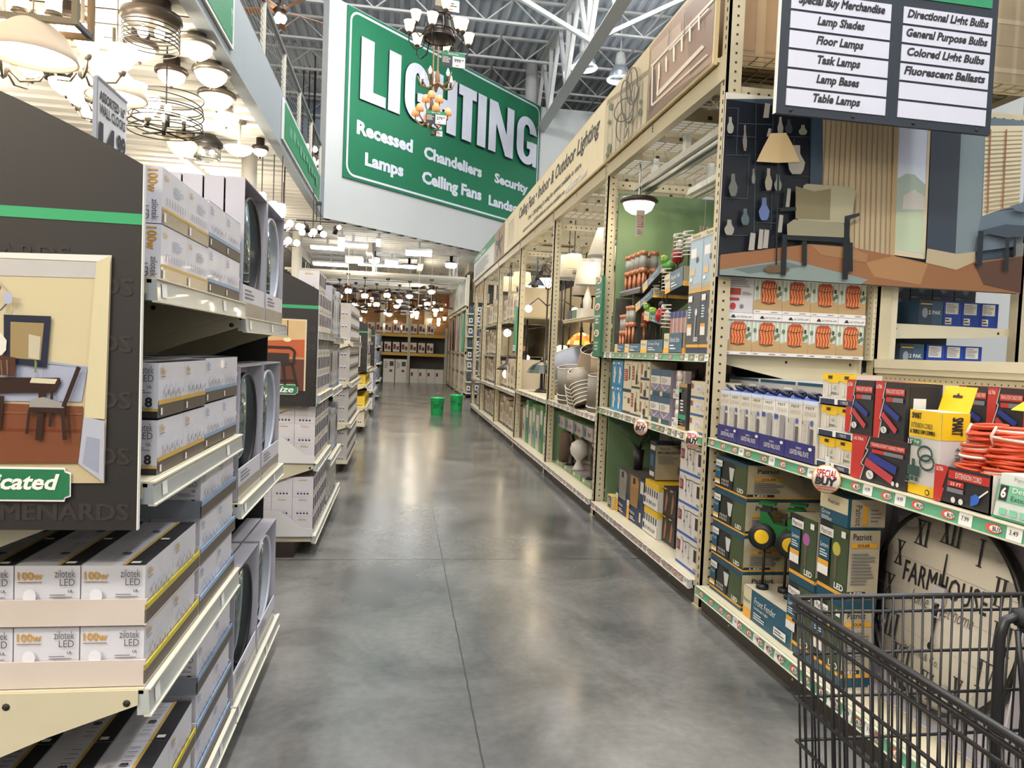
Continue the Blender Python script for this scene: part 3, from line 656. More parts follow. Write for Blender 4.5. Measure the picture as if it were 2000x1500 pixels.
# ================================================================== RACK, SHELVES, SIGNS ON THE RIGHT
def clip(pts):
    for ax, lim, sg in ((0, 0, 1), (0, 1, -1), (1, 0, 1), (1, 1, -1)):
        out = []
        for i, p in enumerate(pts):
            q = pts[(i+1) % len(pts)]; a = (p[ax]-lim)*sg; b = (q[ax]-lim)*sg
            if a >= 0: out.append(p)
            if a*b < 0: t = a/(a-b); out.append((p[0]+(q[0]-p[0])*t, p[1]+(q[1]-p[1])*t))
        pts = out
        if len(pts) < 3: return None
    return pts
def picture(face, data, rough=.35):
    for c, pts in data:
        p = clip(list(pts))
        if p: face.poly(p, M(c, rough, var=0))
RACK = M('#b9ad90', .42, var=.03, scale=3); RACKD = M('#a3987c', .5, var=.03); HOLE = M('#2a2722', .8, var=0); KICK = M('#3a332f', .5)
POSTY = (3.83, 6.12, 8.31, 10.71, 13.11, 15.55, 17.4)
def upright(y, h, parent, x=1.71, holes=True, near=True):
    m = MB(); w = .075
    m.box(x, x+.085, y, y+.012, 0, h, RACK); m.box(x, x+.012, y, y+w, 0, h, RACK); m.box(x+.012, x+.085, y+w-.012, y+w, 0, h, RACK)
    m.box(x-.01, x+.11, y-.01, y+w+.01, 0, .012, RACK)
    if holes:
        z = .12; s = .05
        while z < h-.05:
            m.box(x-.0008, x, y+.03, y+.042, z, z+.022, HOLE); m.box(x+.042, x+.054, y-.0008, y, z+.01, z+.022, HOLE)
            z += s*(1 if near else 2)
    return m.build('upright', parent)
rk = thing('storage_rack', 'tall beige steel storage rack along the aisle holding the lamp bays', 'storage rack')
for i, y in enumerate(POSTY): upright(y, 4.3 if i == 0 else 3.05, rk, near=i < 3)
for y in POSTY[:6]: upright(y, 4.3 if y < 4 else 3.05, rk, 2.70, False)
upright(3.83, 4.3, rk, 3.62, False)
for a, b in zip(POSTY, POSTY[1:]):
    m = MB().box(1.70, 1.755, a+.075 if a > 4 else a+.02, b+.0, 2.945, 3.085, RACK); m.box(1.66+.03, 1.70, a+.08, b-.005, 3.06, 3.085, RACK)
    m.face((1.70, (a+b)/2+.03, 2.99), (0, -.025, 0), (0, 0, .05), .0008).text(0, 0, 1, 1, 'E' if a < 4 else 'F', INK, .02)
    m.build('beam', rk)
    MB().box(2.70, 2.755, a+.07, b, 2.945, 3.085, RACK).build('beam', rk)
for y in POSTY[:6]:       # punched braces joining front and rear posts
    for x0, x1 in ((1.79, 2.70),)+(((2.78, 3.62),) if y < 4 else ()):
        m = MB().box(x0, x1, y+.012, y+.03, 2.845, 2.915, RACK); x = x0+.05
        while x < x1-.03: m.box(x, x+.014, y+.0112, y+.012, 2.873, 2.887, HOLE); x += .06
        m.build('brace', rk)
WIRE = M('#a8966a', .4, .5)
for i, (a, b) in enumerate(zip(POSTY, POSTY[1:])):     # wire decks on the beams, with cross supports
    m = MB(); far = i > 2; st = .1 if far else .06
    for x1 in ((2.70,) if i else (2.70, 3.66)):
        x0 = 1.72 if x1 == 2.70 else 2.78
        x = x0
        while x < x1: m.bar((x, a+.05, 3.10), (x, b, 3.10), .006, WIRE); x += st*1.6
        y = a+.06
        while y < b: m.bar((x0, y, 3.105), (x1, y, 3.105), .006, WIRE); y += st
        m.bar((x0, a+.05, 3.04), (x1, a+.05, 3.04), .007, WIRE)
    m.build('wire_deck', rk)
    for k in range(4):
        yy = a+.3+k*(b-a-.3)/4
        s = MB().box(1.756, 2.70, yy, yy+.09, 3.02, 3.05, RACKD); s.box(1.756, 2.70, yy, yy+.012, 2.97, 3.02, RACKD)
        for x in (1.95, 2.3, 2.55): s.box(x, x+.03, yy-.0008, yy, 2.985, 3.01, HOLE)
        s.build('deck_support', rk)
# banner boards along the beam
BOARD = M('#d3c5a5', .5); BEDGE = M('#bba67a', .5)
def banner(y0, y1, name, label):
    m = MB().box(1.672, 1.69, y0, y1, 3.05, 3.62, BEDGE); m.box(1.670, 1.672, y0+.012, y1-.012, 3.062, 3.608, BOARD)
    o = m.build(name, label=label, cat='banner', group=None); return o, MB()
def bface(mb, y0, y1): return mb.face((1.670, y1, 3.06), (0, y0-y1, 0), (0, 0, .55), .0008)
o, mb = banner(3.92, 5.04, 'banner_board', 'beige banner board with a photo of a long candle chandelier over the near bay'); f = mb.face((1.670, 5.03, 3.07), (0, -1.08, 0), (0, 0, .53), .0006); picture(f, CANDLES); mb.build('photo_print', o)
o, mb = banner(5.045, 6.16, 'banner_board', 'banner board with a photo of a black globe pendant among plants'); f = mb.face((1.670, 6.15, 3.07), (0, -1.10, 0), (0, 0, .53), .0006); picture(f, GLOBE); mb.build('photo_print', o)
o, mb = banner(6.165, 10.9, 'banner_board', 'long beige banner board lettered Ceiling Fans Indoor and Outdoor Lighting'); f = bface(mb, 6.165, 10.9)
f.text(.03, .49, .965, .86, 'Ceiling Fans \u2022 Indoor & Outdoor Lighting', INK, .025, .25); f.text(.2, .27, .83, .41, 'Over 1,200 lighting & ceiling fan options available in store', INK, .012, .2)
f.text(.12, .08, .68, .2, 'with more than 10,000 additional options available on', INK, .012, .2); f.text(.69, .07, .88, .2, 'MENARDS.com', WHITE, .03, .2); mb.build('lettering', o)
o, mb = banner(10.905, 12.3, 'banner_board', 'beige banner board with a line drawing of an arched lantern'); f = bface(mb, 10.905, 12.3)
for k in (.3, .42, .54, .66): f.line([(k, .12), (k, .6), (k+.03, .78), (k+.08, .78), (k+.1, .6), (k+.1, .12)], .012, M('#8c8478'))
mb.build('photo_print', o)
o, mb = banner(12.305, 13.6, 'banner_board', 'brown banner board with a photo of a dark ceiling fan'); f = bface(mb, 12.305, 13.6); f.rect(0, 0, 1, 1, M('#8d7765'))
for a in range(5): f.line([(.5, .5), (.5+.36*cos(a*1.257+.3), .5+.42*sin(a*1.257+.3))], .09, M('#473830'))
f.ell(.5, .5, .07, .12, DARK); mb.build('photo_print', o)
o, mb = banner(13.605, 17.44, 'banner_board', 'pale banner board with a green header at the far end of the rack'); f = bface(mb, 13.605, 17.44); f.rect(0, 0, 1, 1, M('#c9c9c4')); f.rect(0, .72, 1, 1, M('#2f8158')); f.text(.1, .77, .6, .93, 'Ceiling Fans', WHITE, .01); f.lines(.08, .12, .9, .62, 6, PRINT, 3); mb.build('lettering', o)
# ---- shelves: deck, price rail with tickets, tapered end brackets
TICKS = [M('#d9574a', .5), M('#e8e4da', .5), M('#9fd0b4', .45)]; RAILG = M('#5fa37f', .35, coat=.3); RAILC = M('#b3b7b5', .28, coat=.5); SHELFM = M('#c9bfa4', .4)
def price_rail(y0, y1, z, x, col, seed, h=.04, tick=.16, parent=None, sgn=1, plain=False):
    """a slanting price rail along the aisle; sgn 1 faces -x, sgn -1 faces +x"""
    R = random.Random(seed); m = MB(); d = .012*sgn
    m.prism([(x, y0, z-h), (x+d*.3, y0, z), (x+d*2.2, y0, z), (x+d*2.2, y0, z-h)], (0, y1-y0, 0), col)
    lip = M('#d8d0ba', .4); m.box(x-.001*sgn, x+d, y0, y1, z, z+.004, lip); m.box(x-.004*sgn, x+d, y0, y1, z-h-.004, z-h, lip)
    f = m.face((x, y1, z-h), (0, y0-y1, 0), (d*.3, 0, h), .0008) if sgn > 0 else m.face((x, y0, z-h), (0, y1-y0, 0), (d*.3, 0, h), .0008)
    L = y1-y0; p = R.uniform(.02, .06)
    while p < L-.07:
        u = p/L
        if plain: f.rect(u, .18, u+.035/L, .85, M('#e8e6e0')); f.k -= f.st
        else:
            f.ell((p+.03)/L, .5, .03/L, .36, TICKS[0], 10); f.ell((p+.037)/L, .5, .022/L, .25, WHITE, 10); f.text((p+.028)/L, .33, (p+.058)/L, .66, 'BUY', INK, .02); f.k -= f.st*3
            if R.random() < .6: f.rect((p+.075)/L, .04, (p+.128)/L, .97, PAPER); f.text((p+.085)/L, .4, (p+.115)/L, .75, R.choice(('14.99', '7.99', '9.99', '19.99', '3.49')), INK, .01); f.k -= f.st*2
        p += tick*R.uniform(.8, 1.25)
    return m.build('price_rail', parent)
def shelf(name, label, x0, x1, y0, y1, z, th=.035, col=RAILG, seed=1, bracket=True, group=None, tick=.16, rail=True, sgn=1, plain=False, h=.04, mat=None):
    t = thing(name, label, 'shelf', group=group); mat = mat or SHELFM
    MB().box(x0, x1, y0, y1, z-.012, z, mat).box(x0+.01*sgn, x0+.03*sgn, y0, y1, z-th, z-.012, mat).build('deck', t)
    if rail: price_rail(y0, y1, z-.004, x0-.014*sgn, col, seed, parent=t, sgn=sgn, tick=tick, plain=plain, h=h)
    if bracket:
        for yy in (y0-.004, y1-.018):
            m = MB().prism([(x0+.01*sgn, yy, z-.035), (x0+.01*sgn, yy, z-.002), (x1-.004*sgn, yy, z-.002), (x1-.004*sgn, yy, z-.20), (x1-.12*sgn, yy, z-.20), (x0+.35*(x1-x0), yy, z-.10)], (0, .022, 0), mat)
            for q in (.06, .5, .92): m.lathe([(.008, 0), (.008, .001)], (x0+(x1-x0)*q, yy-.001, z-.03), HOLE, 8, (0, 1, 0))
            m.build('bracket', t)
    return t
def base(label, y0, y1, x0=1.70, x1=2.70, z=.14, col=RAILC, seed=1, tick=.13):
    t = thing('base_shelf', label, 'shelf')
    MB().box(x0, x1, y0, y1, z-.03, z, SHELFM).build('deck', t)
    price_rail(y0, y1, z-.002, x0-.02, col, seed, .045, tick, t)
    m = MB().box(x0+.02, x0+.045, y0, y1, 0, z-.05, KICK); yy = y0+.4
    while yy < y1: m.lathe([(.006, 0), (.006, .002)], (x0+.02, yy, .04), STEEL, 8, (-1, 0, 0)); yy += .62
    m.build('kick_plate', t)
PEG = M('#cfc4a4', .5)
def pegwall(y0, y1, z0, z1, x, holes, nm, label, cap=True, both=False):
    t = thing(nm, label, 'pegboard')
    m = MB().box(x, x+.03, y0, y1, z0, z1, PEG)
    if holes:
        zz = z1-.06
        while zz > holes:
            yy = y0+.03
            while yy < y1: m.poly([(x-.0006, yy, zz), (x-.0006, yy, zz+.007), (x-.0006, yy+.007, zz+.007), (x-.0006, yy+.007, zz)], HOLE); yy += .0254*1.5
            zz -= .0254*1.5
    m.build('board', t)
    if cap: MB().box(x-.025, x+.10, y0, y1, z1, z1+.05, M('#d6cdb2', .4)).box(x-.02, x+.09, y0, y1, z1-.03, z1, SHELFM).build('cap_rail', t)
    return t
pegwall(.4, 3.83, .14, 1.40, 2.72, 1.0, 'pegboard_wall', 'beige pegboard back panel with cap rail behind the extension cords')
m = MB().box(2.735, 2.83, 3.84, 3.92, 0, 1.9, SHELFM)
m.build('spine_post', label='wide beige spine post beside the boxed blue bulbs', cat='post')
m = MB().box(2.68, 2.733, 3.845, 5.9, 1.44, 1.9, PEG)
zz = 1.47
while zz < 1.88:
    for xx in (2.69, 2.705, 2.72): m.box(xx, xx+.005, 3.8445, 3.845, zz, zz+.005, HOLE)
    yy = 3.87
    while yy < 4.3: m.box(2.6795, 2.68, yy, yy+.007, zz, zz+.007, HOLE); yy += .045
    zz += .03
m.build('pegboard', label='pegboard strip at the back of the salt lamp shelf', cat='pegboard')
shelf('shelf', 'upper shelf of the near rack bay holding salt lamps and solar stakes', 1.72, 2.68, 3.92, 6.1, 1.44, seed=4)
shelf('shelf', 'middle shelf of the near rack bay packed with small lighting boxes', 1.72, 2.68, 3.92, 6.1, .965, seed=6, tick=.1)
shelf('shelf', 'waist-high shelf in front of the pegboard with wall plates and cords', 1.72, 2.68, .6, 3.82, .975, seed=8)
base('bottom shelf of the near rack bay with string lights and spike lights', 3.92, 6.1, seed=3, tick=.085)
base('bottom shelf under the pegboard holding solar lights and the clock', .6, 3.82, seed=5, col=RAILG, tick=.11)
base('long bottom shelf under the lamp bays', 6.2, 17.4, seed=7)
# side panel closing the bay below the shelf
MB().box(1.83, 2.7, 3.835, 3.85, 0, .94, M('#5a5348', .6)).build('bay_end_sheet', label='dark end sheet closing the lower rack bay beside the solar boxes', cat='panel')
GRN = M('#667f5c', .6, var=.02)
MB().box(1.80, 2.70, 6.07, 6.10, .14, 2.80, GRN).build('divider_board', label='tall green divider board at the end of the near bay', cat='divider board')
MB().box(2.695, 2.70, 3.95, 6.06, 1.9, 2.80, GRN).build('back_board', label='green back board above the upper shelf of the near bay', cat='back board')
# mural
m = MB().box(1.70, 3.56, 3.80, 3.812, 1.865, 2.86, M('#cfc9bd', .5)); mo = m.build('mural_board', label='large mural of a sitting room with armchair and floor lamp above the salt lamps', cat='mural')
mb = MB(); f = mb.face((1.70, 3.80, 1.865), (1.86, 0, 0), (0, 0, .995), .0004); picture(f, MURAL); mb.build('printed_scene', mo)
MB().lathe([(.012, 0), (.012, .01), (.004, .014)], (1.725, 3.80, 1.91), DARK, 10, (0, -1, 0)).build('push_pin', mo)
# hanging directory sign
dz = 2.63; sg = thing('directory_sign', 'dark hanging directory sign listing special buy merchandise and bulbs', 'sign', (1.78, 3.40, dz), RD(1.2))
SGN = M('#262d37', .5, var=.02); STRIP = M('#c9c9d6', .5, var=.02)
m = MB().box(0, 1.21, 0, .02, 0, 1.05, SGN); m.box(-.004, 0, -.002, .022, 0, 1.05, WHITE)
for q in (.08, .42, .76, 1.13): m.lathe([(.008, 0), (.008, .004), (.003, .006)], (q, 0, .02), BLACK, 8, (0, -1, 0))
m.build('board', sg)
m = MB().box(.045, 1.17, -.004, 0, .64, 1.04, M('#2d8a5e', .5)); m.build('header_band', sg)
for (u0, u1), rows in (((.05, .595), ('Special Buy Merchandise', 'Lamp Shades', 'Floor Lamps', 'Task Lamps', 'Lamp Bases', 'Table Lamps')), ((.665, 1.175), ('Directional Light Bulbs', 'General Purpose Bulbs', 'Colored Light Bulbs', 'Fluorescent Ballasts', '', ''))):
    for i, t in enumerate(rows):
        z = .042+(5-i)*.0935; m = MB().box(u0, u1, -.004, 0, z, z+.082, STRIP)
        if t:
            w = min(.235, .0118*len(t)); c = (u0+u1)/2; d = any(ch in t for ch in 'gpy'); m.face((c-w, -.004, z+(.016 if d else .028)), (2*w, 0, 0), (0, 0, .055 if d else .043), .0008).text(0, 0, 1, 1, t, INK, .04, .25)
        m.build('name_strip', sg)
for q in (.1, 1.1): MB().bar((q, .01, 1.05), (q, .01, 3.3), .004, STEEL).build('hanging_wire', sg)
# slim upright signs on the posts
def oval_buy(f, cx, cyy, rx, ry):
    f.ell(cx, cyy, rx, ry, M('#e5dcc8')); f.text(cx-rx*.6, cyy+ry*.05, cx+rx*.6, cyy+ry*.6, 'SPECIAL', RED, .03, .1); f.text(cx-rx*.6, cyy-ry*.6, cx+rx*.6, cyy-ry*.02, 'BUY', INK, .05)
m = MB().box(1.672, 1.698, 6.02, 6.24, 1.40, 2.09, M('#24694a', .5)); f = m.face((1.672, 6.24, 1.40), (0, -.22, 0), (0, 0, .69), .0008)
for i, t in enumerate((('While', 'supplies', 'last!'), ('Limited', 'time', 'offer!'), ("Don't", 'miss', 'out!'))):
    z = .95-i*.33; oval_buy(f, .5, z, .38, .045); f.k = f.st*4
    for j, w in enumerate(t): f.text(.5-.055*len(w), z-.13-j*.04, .5+.055*len(w), z-.10-j*.04, w, WHITE, .02); f.k = f.st*4
m.build('post_sign', label='narrow green special buy sign on the post between bays', cat='sign')
m = MB().box(1.68, 1.70, 10.70, 10.92, 1.40, 2.09, M('#3d8a66', .5)); f = m.face((1.68, 10.92, 1.40), (0, -.22, 0), (0, 0, .69), .0008); f.text(.25, .66, .75, .96, 'Lamps', WHITE, .01, rot=1); f.rect(0, 0, 1, .17, PAPER); f.rect(0, 0, 1, .05, M('#2b3a8a')); f.lines(.15, .07, .85, .15, 3, NAVY, 2)
m.build('post_sign', label='narrow green Lamps sign on a post further down the rack', cat='sign')
# round special buy shelf talkers
def talker(loc, rz, label):
    t = thing('shelf_talker', label, 'shelf talker', loc, rz); t.scale = (.64, .64, .64)
    m = MB().lathe([(.088, -.002), (.088, .002)], (0, 0, 0), M('#dd9a3c', .45), 28, (0, -1, 0)); m.lathe([(.082, .002), (.082, .0026)], (0, 0, 0), M('#e9e4da', .45), 28, (0, -1, 0))
    f = m.face((-.088, -.0026, -.088), (.176, 0, 0), (0, 0, .176), .0006)
    f.text(.16, .56, .86, .84, 'SPECIAL', RED, .035, .12); f.text(.12, .27, .88, .56, 'BUY', INK, .07, .12); f.line([(.16, .22), (.84, .24)], .006, RED); f.text(.22, .1, .8, .19, 'while supplies last', RED, .02); m.build('disc', t)
    MB().box(-.012, .012, .004, .008, .02, .14, M('#cfd6d2', .3)).build('clip', t)
talker((1.662, 2.609, .957), RD(-52), 'round special buy shelf talker above the solar stake boxes'); talker((1.655, 4.812, .925), RD(-52), 'round special buy shelf talker under the middle shelf of the near bay'); talker((1.69, 4.0, .94), RD(-58), 'round special buy shelf talker half hidden behind the front rack post')
# unlit strip lights under the deck
FIX = M('#c3c3bd', .4)
def strip_light(x, y0, y1, z, label):
    t = thing('strip_light', label, 'strip light')
    MB().prism([(x-.07, y0, z), (x+.07, y0, z), (x+.05, y0, z+.06), (x-.05, y0, z+.06)], (0, y1-y0, 0), FIX).build('housing', t)
    for s in (-1, 1): MB().tube([(x+s*.035, y0+.02, z-.02), (x+s*.035, y1-.02, z-.02)], .013, M('#d2d3cf', .3), 8).build('tube', t)
    for yy in (y0+.3, (y0+y1)/2, y1-.3): MB().box(x-.02, x+.02, yy-.03, yy+.03, z+.06, z+.19, FIX).build('hanger', t)
strip_light(1.92, 3.95, 5.85, 2.77, 'unlit strip light hung under the rack deck near the banner beam'); strip_light(2.38, 3.95, 5.85, 2.77, 'unlit strip light hung deeper under the rack deck')
# ================================================================== GONDOLAS ON THE LEFT
BOXW = M('#d6d4dc', .4, coat=.2); BOXT = M('#b9bcc8', .4); GOLD = M('#c9a44c', .45); BLUE2 = M('#86a0c0', .45); BROWN = M('#5b5146', .5); LGREY = M('#a7a5a6', .5); TINT = M('#c9c6d2', .5)
def led_box(key, stripe, back, yellow=False):
    """carton of eight bulbs: w across, .2 long; its printed end is the local left face, its long side the front"""
    L, D, H = .198, .13, .125; m = MB().box(-L/2, L/2, 0, D, 0, H, BOXW)
    f = m.face((-L/2, 0, 0), (L, 0, 0), (0, 0, H))                      # long side towards the aisle
    f.rect(0, 0, 1, .24, back); f.rect(0, .24, 1, .32, stripe)
    f.text(.06, .78, .24, .92, '100w', GOLD if yellow else M('#8fa6cc', .5), .01); f.rect(.06, .74, .22, .755, PRINT); f.rect(.05, .05, .11, .18, WHITE)
    for i in range(8):
        x = .2+i*.085; f.rect(x, .34+.06*(i % 2), x+.02, .43+.06*(i % 2), M('#6c6a70')); f.ell(x+.01, .5+.06*(i % 2), .03, .055, M('#cfd0db'), 8); f.k -= f.st
    f = m.face((-L/2, D, 0), (0, -D, 0), (0, 0, H))                     # end
    f.rect(0, 0, 1, .12, INK); f.rect(0, .12, 1, .17, GOLD if yellow else stripe)
    f.text(.05, .76, .42, .9, '100w', M('#c8922e', .5), .015); f.rect(.05, .71, .42, .725, M('#8a6a3a')); f.text(.62, .8, .93, .94, 'zilotek', M('#4a4a52'), -.004); f.text(.7, .66, .93, .78, 'LED', M('#4a4a52'), -.004)
    f.text(.83, .54, .91, .59, 'UL', INK, .02); f.lines(.55, .44, .92, .52, 2, PRINT); f.text(.8, .2, .92, .38, '8', INK, .04); f.text(.76, .175, .93, .2, 'Bulbs', PRINT)
    f.ell(.25, .48, .1, .13, M('#e4e2e8')); f.rect(.2, .2, .3, .37, M('#c6c3cc'))
    f = m.face((-L/2, 0, H), (L, 0, 0), (0, D, 0))                      # top
    f.rect(0, 0, 1, .3, INK); f.rect(0, .3, 1, .36, GOLD if yellow else M('#3a6fb8')); f.text(.42, .45, .5, .6, '8', INK, .04); f.lines(.1, .72, .5, .86, 3, TINT); f.rect(.03, .1, .1, .25, WHITE)
    for i in range(8): f.rect(.12+i*.1, .42, .135+i*.1, .6, PRINT); f.k -= f.st
    kind(key, 'bulb_carton', 'light bulb box', m)
led_box('ledY', GOLD, BROWN, True); led_box('ledB', BLUE2, BROWN)
def led_box_up():
    L, D, H = .198, .13, .125; m = MB().box(-L/2, L/2, 0, D, 0, H, BOXW)
    f = m.face((-L/2, 0, 0), (L, 0, 0), (0, 0, H)); f.rect(0, 0, 1, .25, M('#a79a86', .25, coat=.5)); f.rect(0, .25, 1, .3, GOLD); f.text(.06, .78, .2, .9, '100w', GOLD, .01); f.lines(.4, .6, .8, .8, 4, M('#a3a8ba'))
    for i in range(8): f.rect(.12+i*.1, .36, .14+i*.1, .5, M('#8a8994')); f.k -= f.st
    f.rect(.03, .04, .1, .2, WHITE)
    f = m.face((-L/2, D, 0), (0, -D, 0), (0, 0, H)); f.text(.76, .55, .93, .95, '100w', M('#c8922e', .5), .015, rot=1); f.rect(.71, .55, .725, .95, M('#8a6a3a')); f.text(.84, .06, .95, .42, 'zilotek', M('#4a4a52'), 0, rot=1); f.text(.68, .06, .8, .3, 'LED', M('#4a4a52'), 0, rot=1)
    kind('ledU', 'bulb_carton', 'light bulb box', m)
led_box_up()
TRAYM = M('#cdc0b6', .6); TRAYG = M('#7f848e', .55)
def tray(key, L, D, H, m_, front=None, edge=None):
    edge = edge or BLUE2
    m = MB(); t = .004
    m.box(-L/2, L/2, 0, D, 0, t, m_); m.box(-L/2, -L/2+t, 0, D, t, H, front or m_); m.box(L/2-t, L/2, 0, D, t, H, m_); m.box(-L/2, L/2, D-t, D, t, H, m_)
    m.box(-L/2, L/2, 0, t, t, .034, BROWN); m.box(-L/2, L/2, 0, t, .034, .046, edge); kind(key, 'display_tray', 'display tray', m)
tray('trayW', .43, .535, .058, TRAYM, edge=M('#c6b52f', .45)); tray('trayG', .43, .535, .05, TRAYG); tray('trayB', .21, .13, .045, TRAYG)
def gondola(y0, y1, label, levels, xf=-.53, far=False):
    """double-sided gondola: spine panel, uprights, dark kick; its shelves are things of their own"""
    t = thing('gondola_frame', label, 'shelving unit')
    MB().box(-1.135, -1.105, y0, y1, .1, 1.86 if not far else 1.8, M('#3b3a38', .7)).build('spine_panel', t)
    for yy in (y0, (y0+y1)/2-.02, y1-.04): MB().box(-1.15, -1.09, yy, yy+.04, 0, 1.86, SHELFM).build('upright', t)
    MB().box(-.60, -1.66, y1-.012, y1, .1, 1.46, M('#232220', .7)).build('shade_sheet', t)  # added sheet, coloured dark for the shade in the gap between shelves
    MB().box(xf-.12, -1.69, y0+.02, y1-.02, 0, .1, M('#2c211d', .6)).build('kick_plate', t)
    return t
def g_shelf(y0, y1, z, label, seed, depth=.545, rail=.045): return shelf('shelf', label, -.53, -.53-depth, y0, y1, z, .035, RAILC, seed, sgn=-1, plain=True, h=rail, tick=.5)
gondola(1.66, 3.46, 'nearest double-sided shelving unit of bulb boxes and boxed clocks behind the dining room panel', None)
MB().box(-.52, -1.10, 1.66, 3.46, .1, .135, SHELFM).build('base_deck', label='base deck of the nearest shelving unit', cat='shelf')
m = price_rail(1.66, 2.555, .14, -.516, RAILC, 2, .05, .5, None, -1, True); tag(m, 'silvery base price rail under the stacked bulb trays', 'price rail')
m = price_rail(2.565, 3.46, .14, -.516, RAILC, 3, .05, .5, None, -1, True); tag(m, 'silvery base price rail under the upright boxed clocks', 'price rail')
g_shelf(1.66, 2.555, 1.53, 'top shelf of bulb boxes on the nearest shelving unit', 21); g_shelf(2.565, 3.46, 1.485, 'top shelf of boxed clocks on the nearest shelving unit', 22)
g_shelf(1.66, 2.555, 1.09, 'middle shelf of bulb boxes on the nearest shelving unit', 23); g_shelf(2.565, 3.46, .85, 'middle shelf of boxed clocks on the nearest shelving unit', 24); g_shelf(1.66, 2.555, .635, 'lower shelf of bulb trays on the nearest shelving unit', 25, rail=.055)
def row(key, z, what, where, ys, depth=1, x0=-.537, dx=.132, L=.2, y0=1.74):
    for i in ys:
        for d in range(depth):
            put(key, (x0-d*dx, y0+.1+i*L, z), LEFT, '%s, %s along%s, %s' % (what, ORD[i], ', %s deep' % ORD[d] if d else '', where), 'bulb boxes on the nearest shelving unit')
wh = 'white eight-bulb box with gold stripe'; wb = 'white eight-bulb box with blue stripe'
row('ledY', 1.09, wh, 'lower layer of middle shelf', (0, 1), 2); row('ledY', 1.22, wh, 'upper layer of middle shelf', (0, 1), 2)
row('ledB', 1.095, wb, 'lower layer of middle shelf', (2, 3), 2); row('ledB', 1.225, wb, 'upper layer of middle shelf', (2, 3), 2)
row('ledU', 1.53, 'white bulb box standing on end', 'lower layer of top shelf', (0, 1), 2); row('ledU', 1.657, 'white bulb box standing on end', 'upper layer of top shelf', (0, 1), 2)
row('ledB', 1.535, wb, 'lower layer of top shelf', (2, 3), 2); row('ledB', 1.662, wb, 'upper layer of top shelf', (2, 3), 2)
for k, z in enumerate((.637, .772)):      # two tiers of trays on the lower shelf, near half
    put('trayW', (-.53, 1.675+.21, z), LEFT, 'pinkish white tray of bulb boxes, %s tier of the lower shelf' % ('bottom', 'top')[k], 'bulb trays')
    row('ledY', z+.005, wh, '%s tray of lower shelf' % ('bottom', 'top')[k], (0, 1), 4, dx=.1325, y0=1.678)
for k, z in enumerate((.637, .772, .905)):
    put('trayG', (-.53, 2.32, z), LEFT, 'grey tray of blue-striped bulb boxes, %s tier of the lower shelf' % ORD[k], 'bulb trays')
    row('ledB', z+.005, wb, '%s grey tray of lower shelf' % ORD[k], (2, 3), 4 if k == 2 else 2, dx=.1325, y0=1.718)
for k, z in enumerate((.137, .272)):
    put('trayW', (-.53, 1.675+.21, z), LEFT, 'pinkish white tray of bulb boxes, %s tier on the base deck' % ('bottom', 'top')[k], 'bulb trays')
    row('ledY', z+.005, wh, '%s tray on base deck' % ('bottom', 'top')[k], (0, 1), 4, dx=.1325, y0=1.678)
for k, z in enumerate((.137, .272, .407)):
    put('trayG', (-.53, 2.32, z), LEFT, 'grey tray of blue-striped bulb boxes, %s tier on the base deck' % ORD[k], 'bulb trays')
    row('ledB', z+.005, wb, '%s grey tray on base deck' % ORD[k], (2, 3), 2, dx=.1325, y0=1.718)
# boxed wall clocks
def clock_box(key, rim, H=.465):
    Wd, D = .405, .062; m = MB(); t = .004; CB = M('#b4b1ba', .5); CF = M('#cbc8d0', .42)
    m.box(-Wd/2, Wd/2, D-t, D, 0, H, CB); m.box(-Wd/2, -Wd/2+t, 0, D, 0, H, CB); m.box(Wd/2-t, Wd/2, 0, D, 0, H, CB); m.box(-Wd/2, Wd/2, 0, D, 0, t, CB); m.box(-Wd/2, Wd/2, 0, D, H-t, H, CB)
    m.box(-Wd/2, Wd/2, 0, t, 0, .11, CF); f = m.face((-Wd/2, 0, 0), (Wd, 0, 0), (0, 0, .11)); f.rect(0, 0, 1, .45, M('#8f877c', .35, coat=.4)); f.lines(.1, .55, .5, .9, 3, PRINT)
    c = MB(); R = .182; cz = .255
    c.lathe([(R-.016, .0), (R-.012, -.018), (R-.003, -.022), (R, -.01), (R, .0)], (0, .035, cz), rim, 36, (0, 1, 0))
    g = MB().lathe([(R-.014, -.001), (R-.014, 0)], (0, .022, cz), M('#86969a', .07, .75), 36, (0, 1, 0)); f = g.face((-.1, .021, cz-.1), (.2, 0, 0), (0, 0, .2), .0005)
    kind(key, 'boxed_clock', 'wall clock', m, (('clock_rim', c), ('clock_glass', g)))
clock_box('clkB', BLACK); clock_box('clkW', M('#c9cbd6', .4))
LYG = 'boxed wall clocks on the nearest shelving unit'
for z, zn in ((1.487, 'top shelf'), (.852, 'middle shelf'), (.137, 'base deck')):
    for j, (yy, ky) in enumerate(((2.785, 'clkB'), (3.215, 'clkW'))):
        for d in range(4 if z > 1 else 2):
            put(ky, (-.535-d*.068, yy, z), LEFT, 'boxed round wall clock with %s rim, %s, %s from the aisle' % (('black', 'white')[j], zn, ORD[d]), LYG)
o = put('clkW', (-.70, 3.05, .606), LEFT, 'boxed wall clock lying on top of the upright clocks on the base deck', LYG); o.rotation_euler = (RD(-90), 0, LEFT); o.location = (-.93, 3.1, .67)
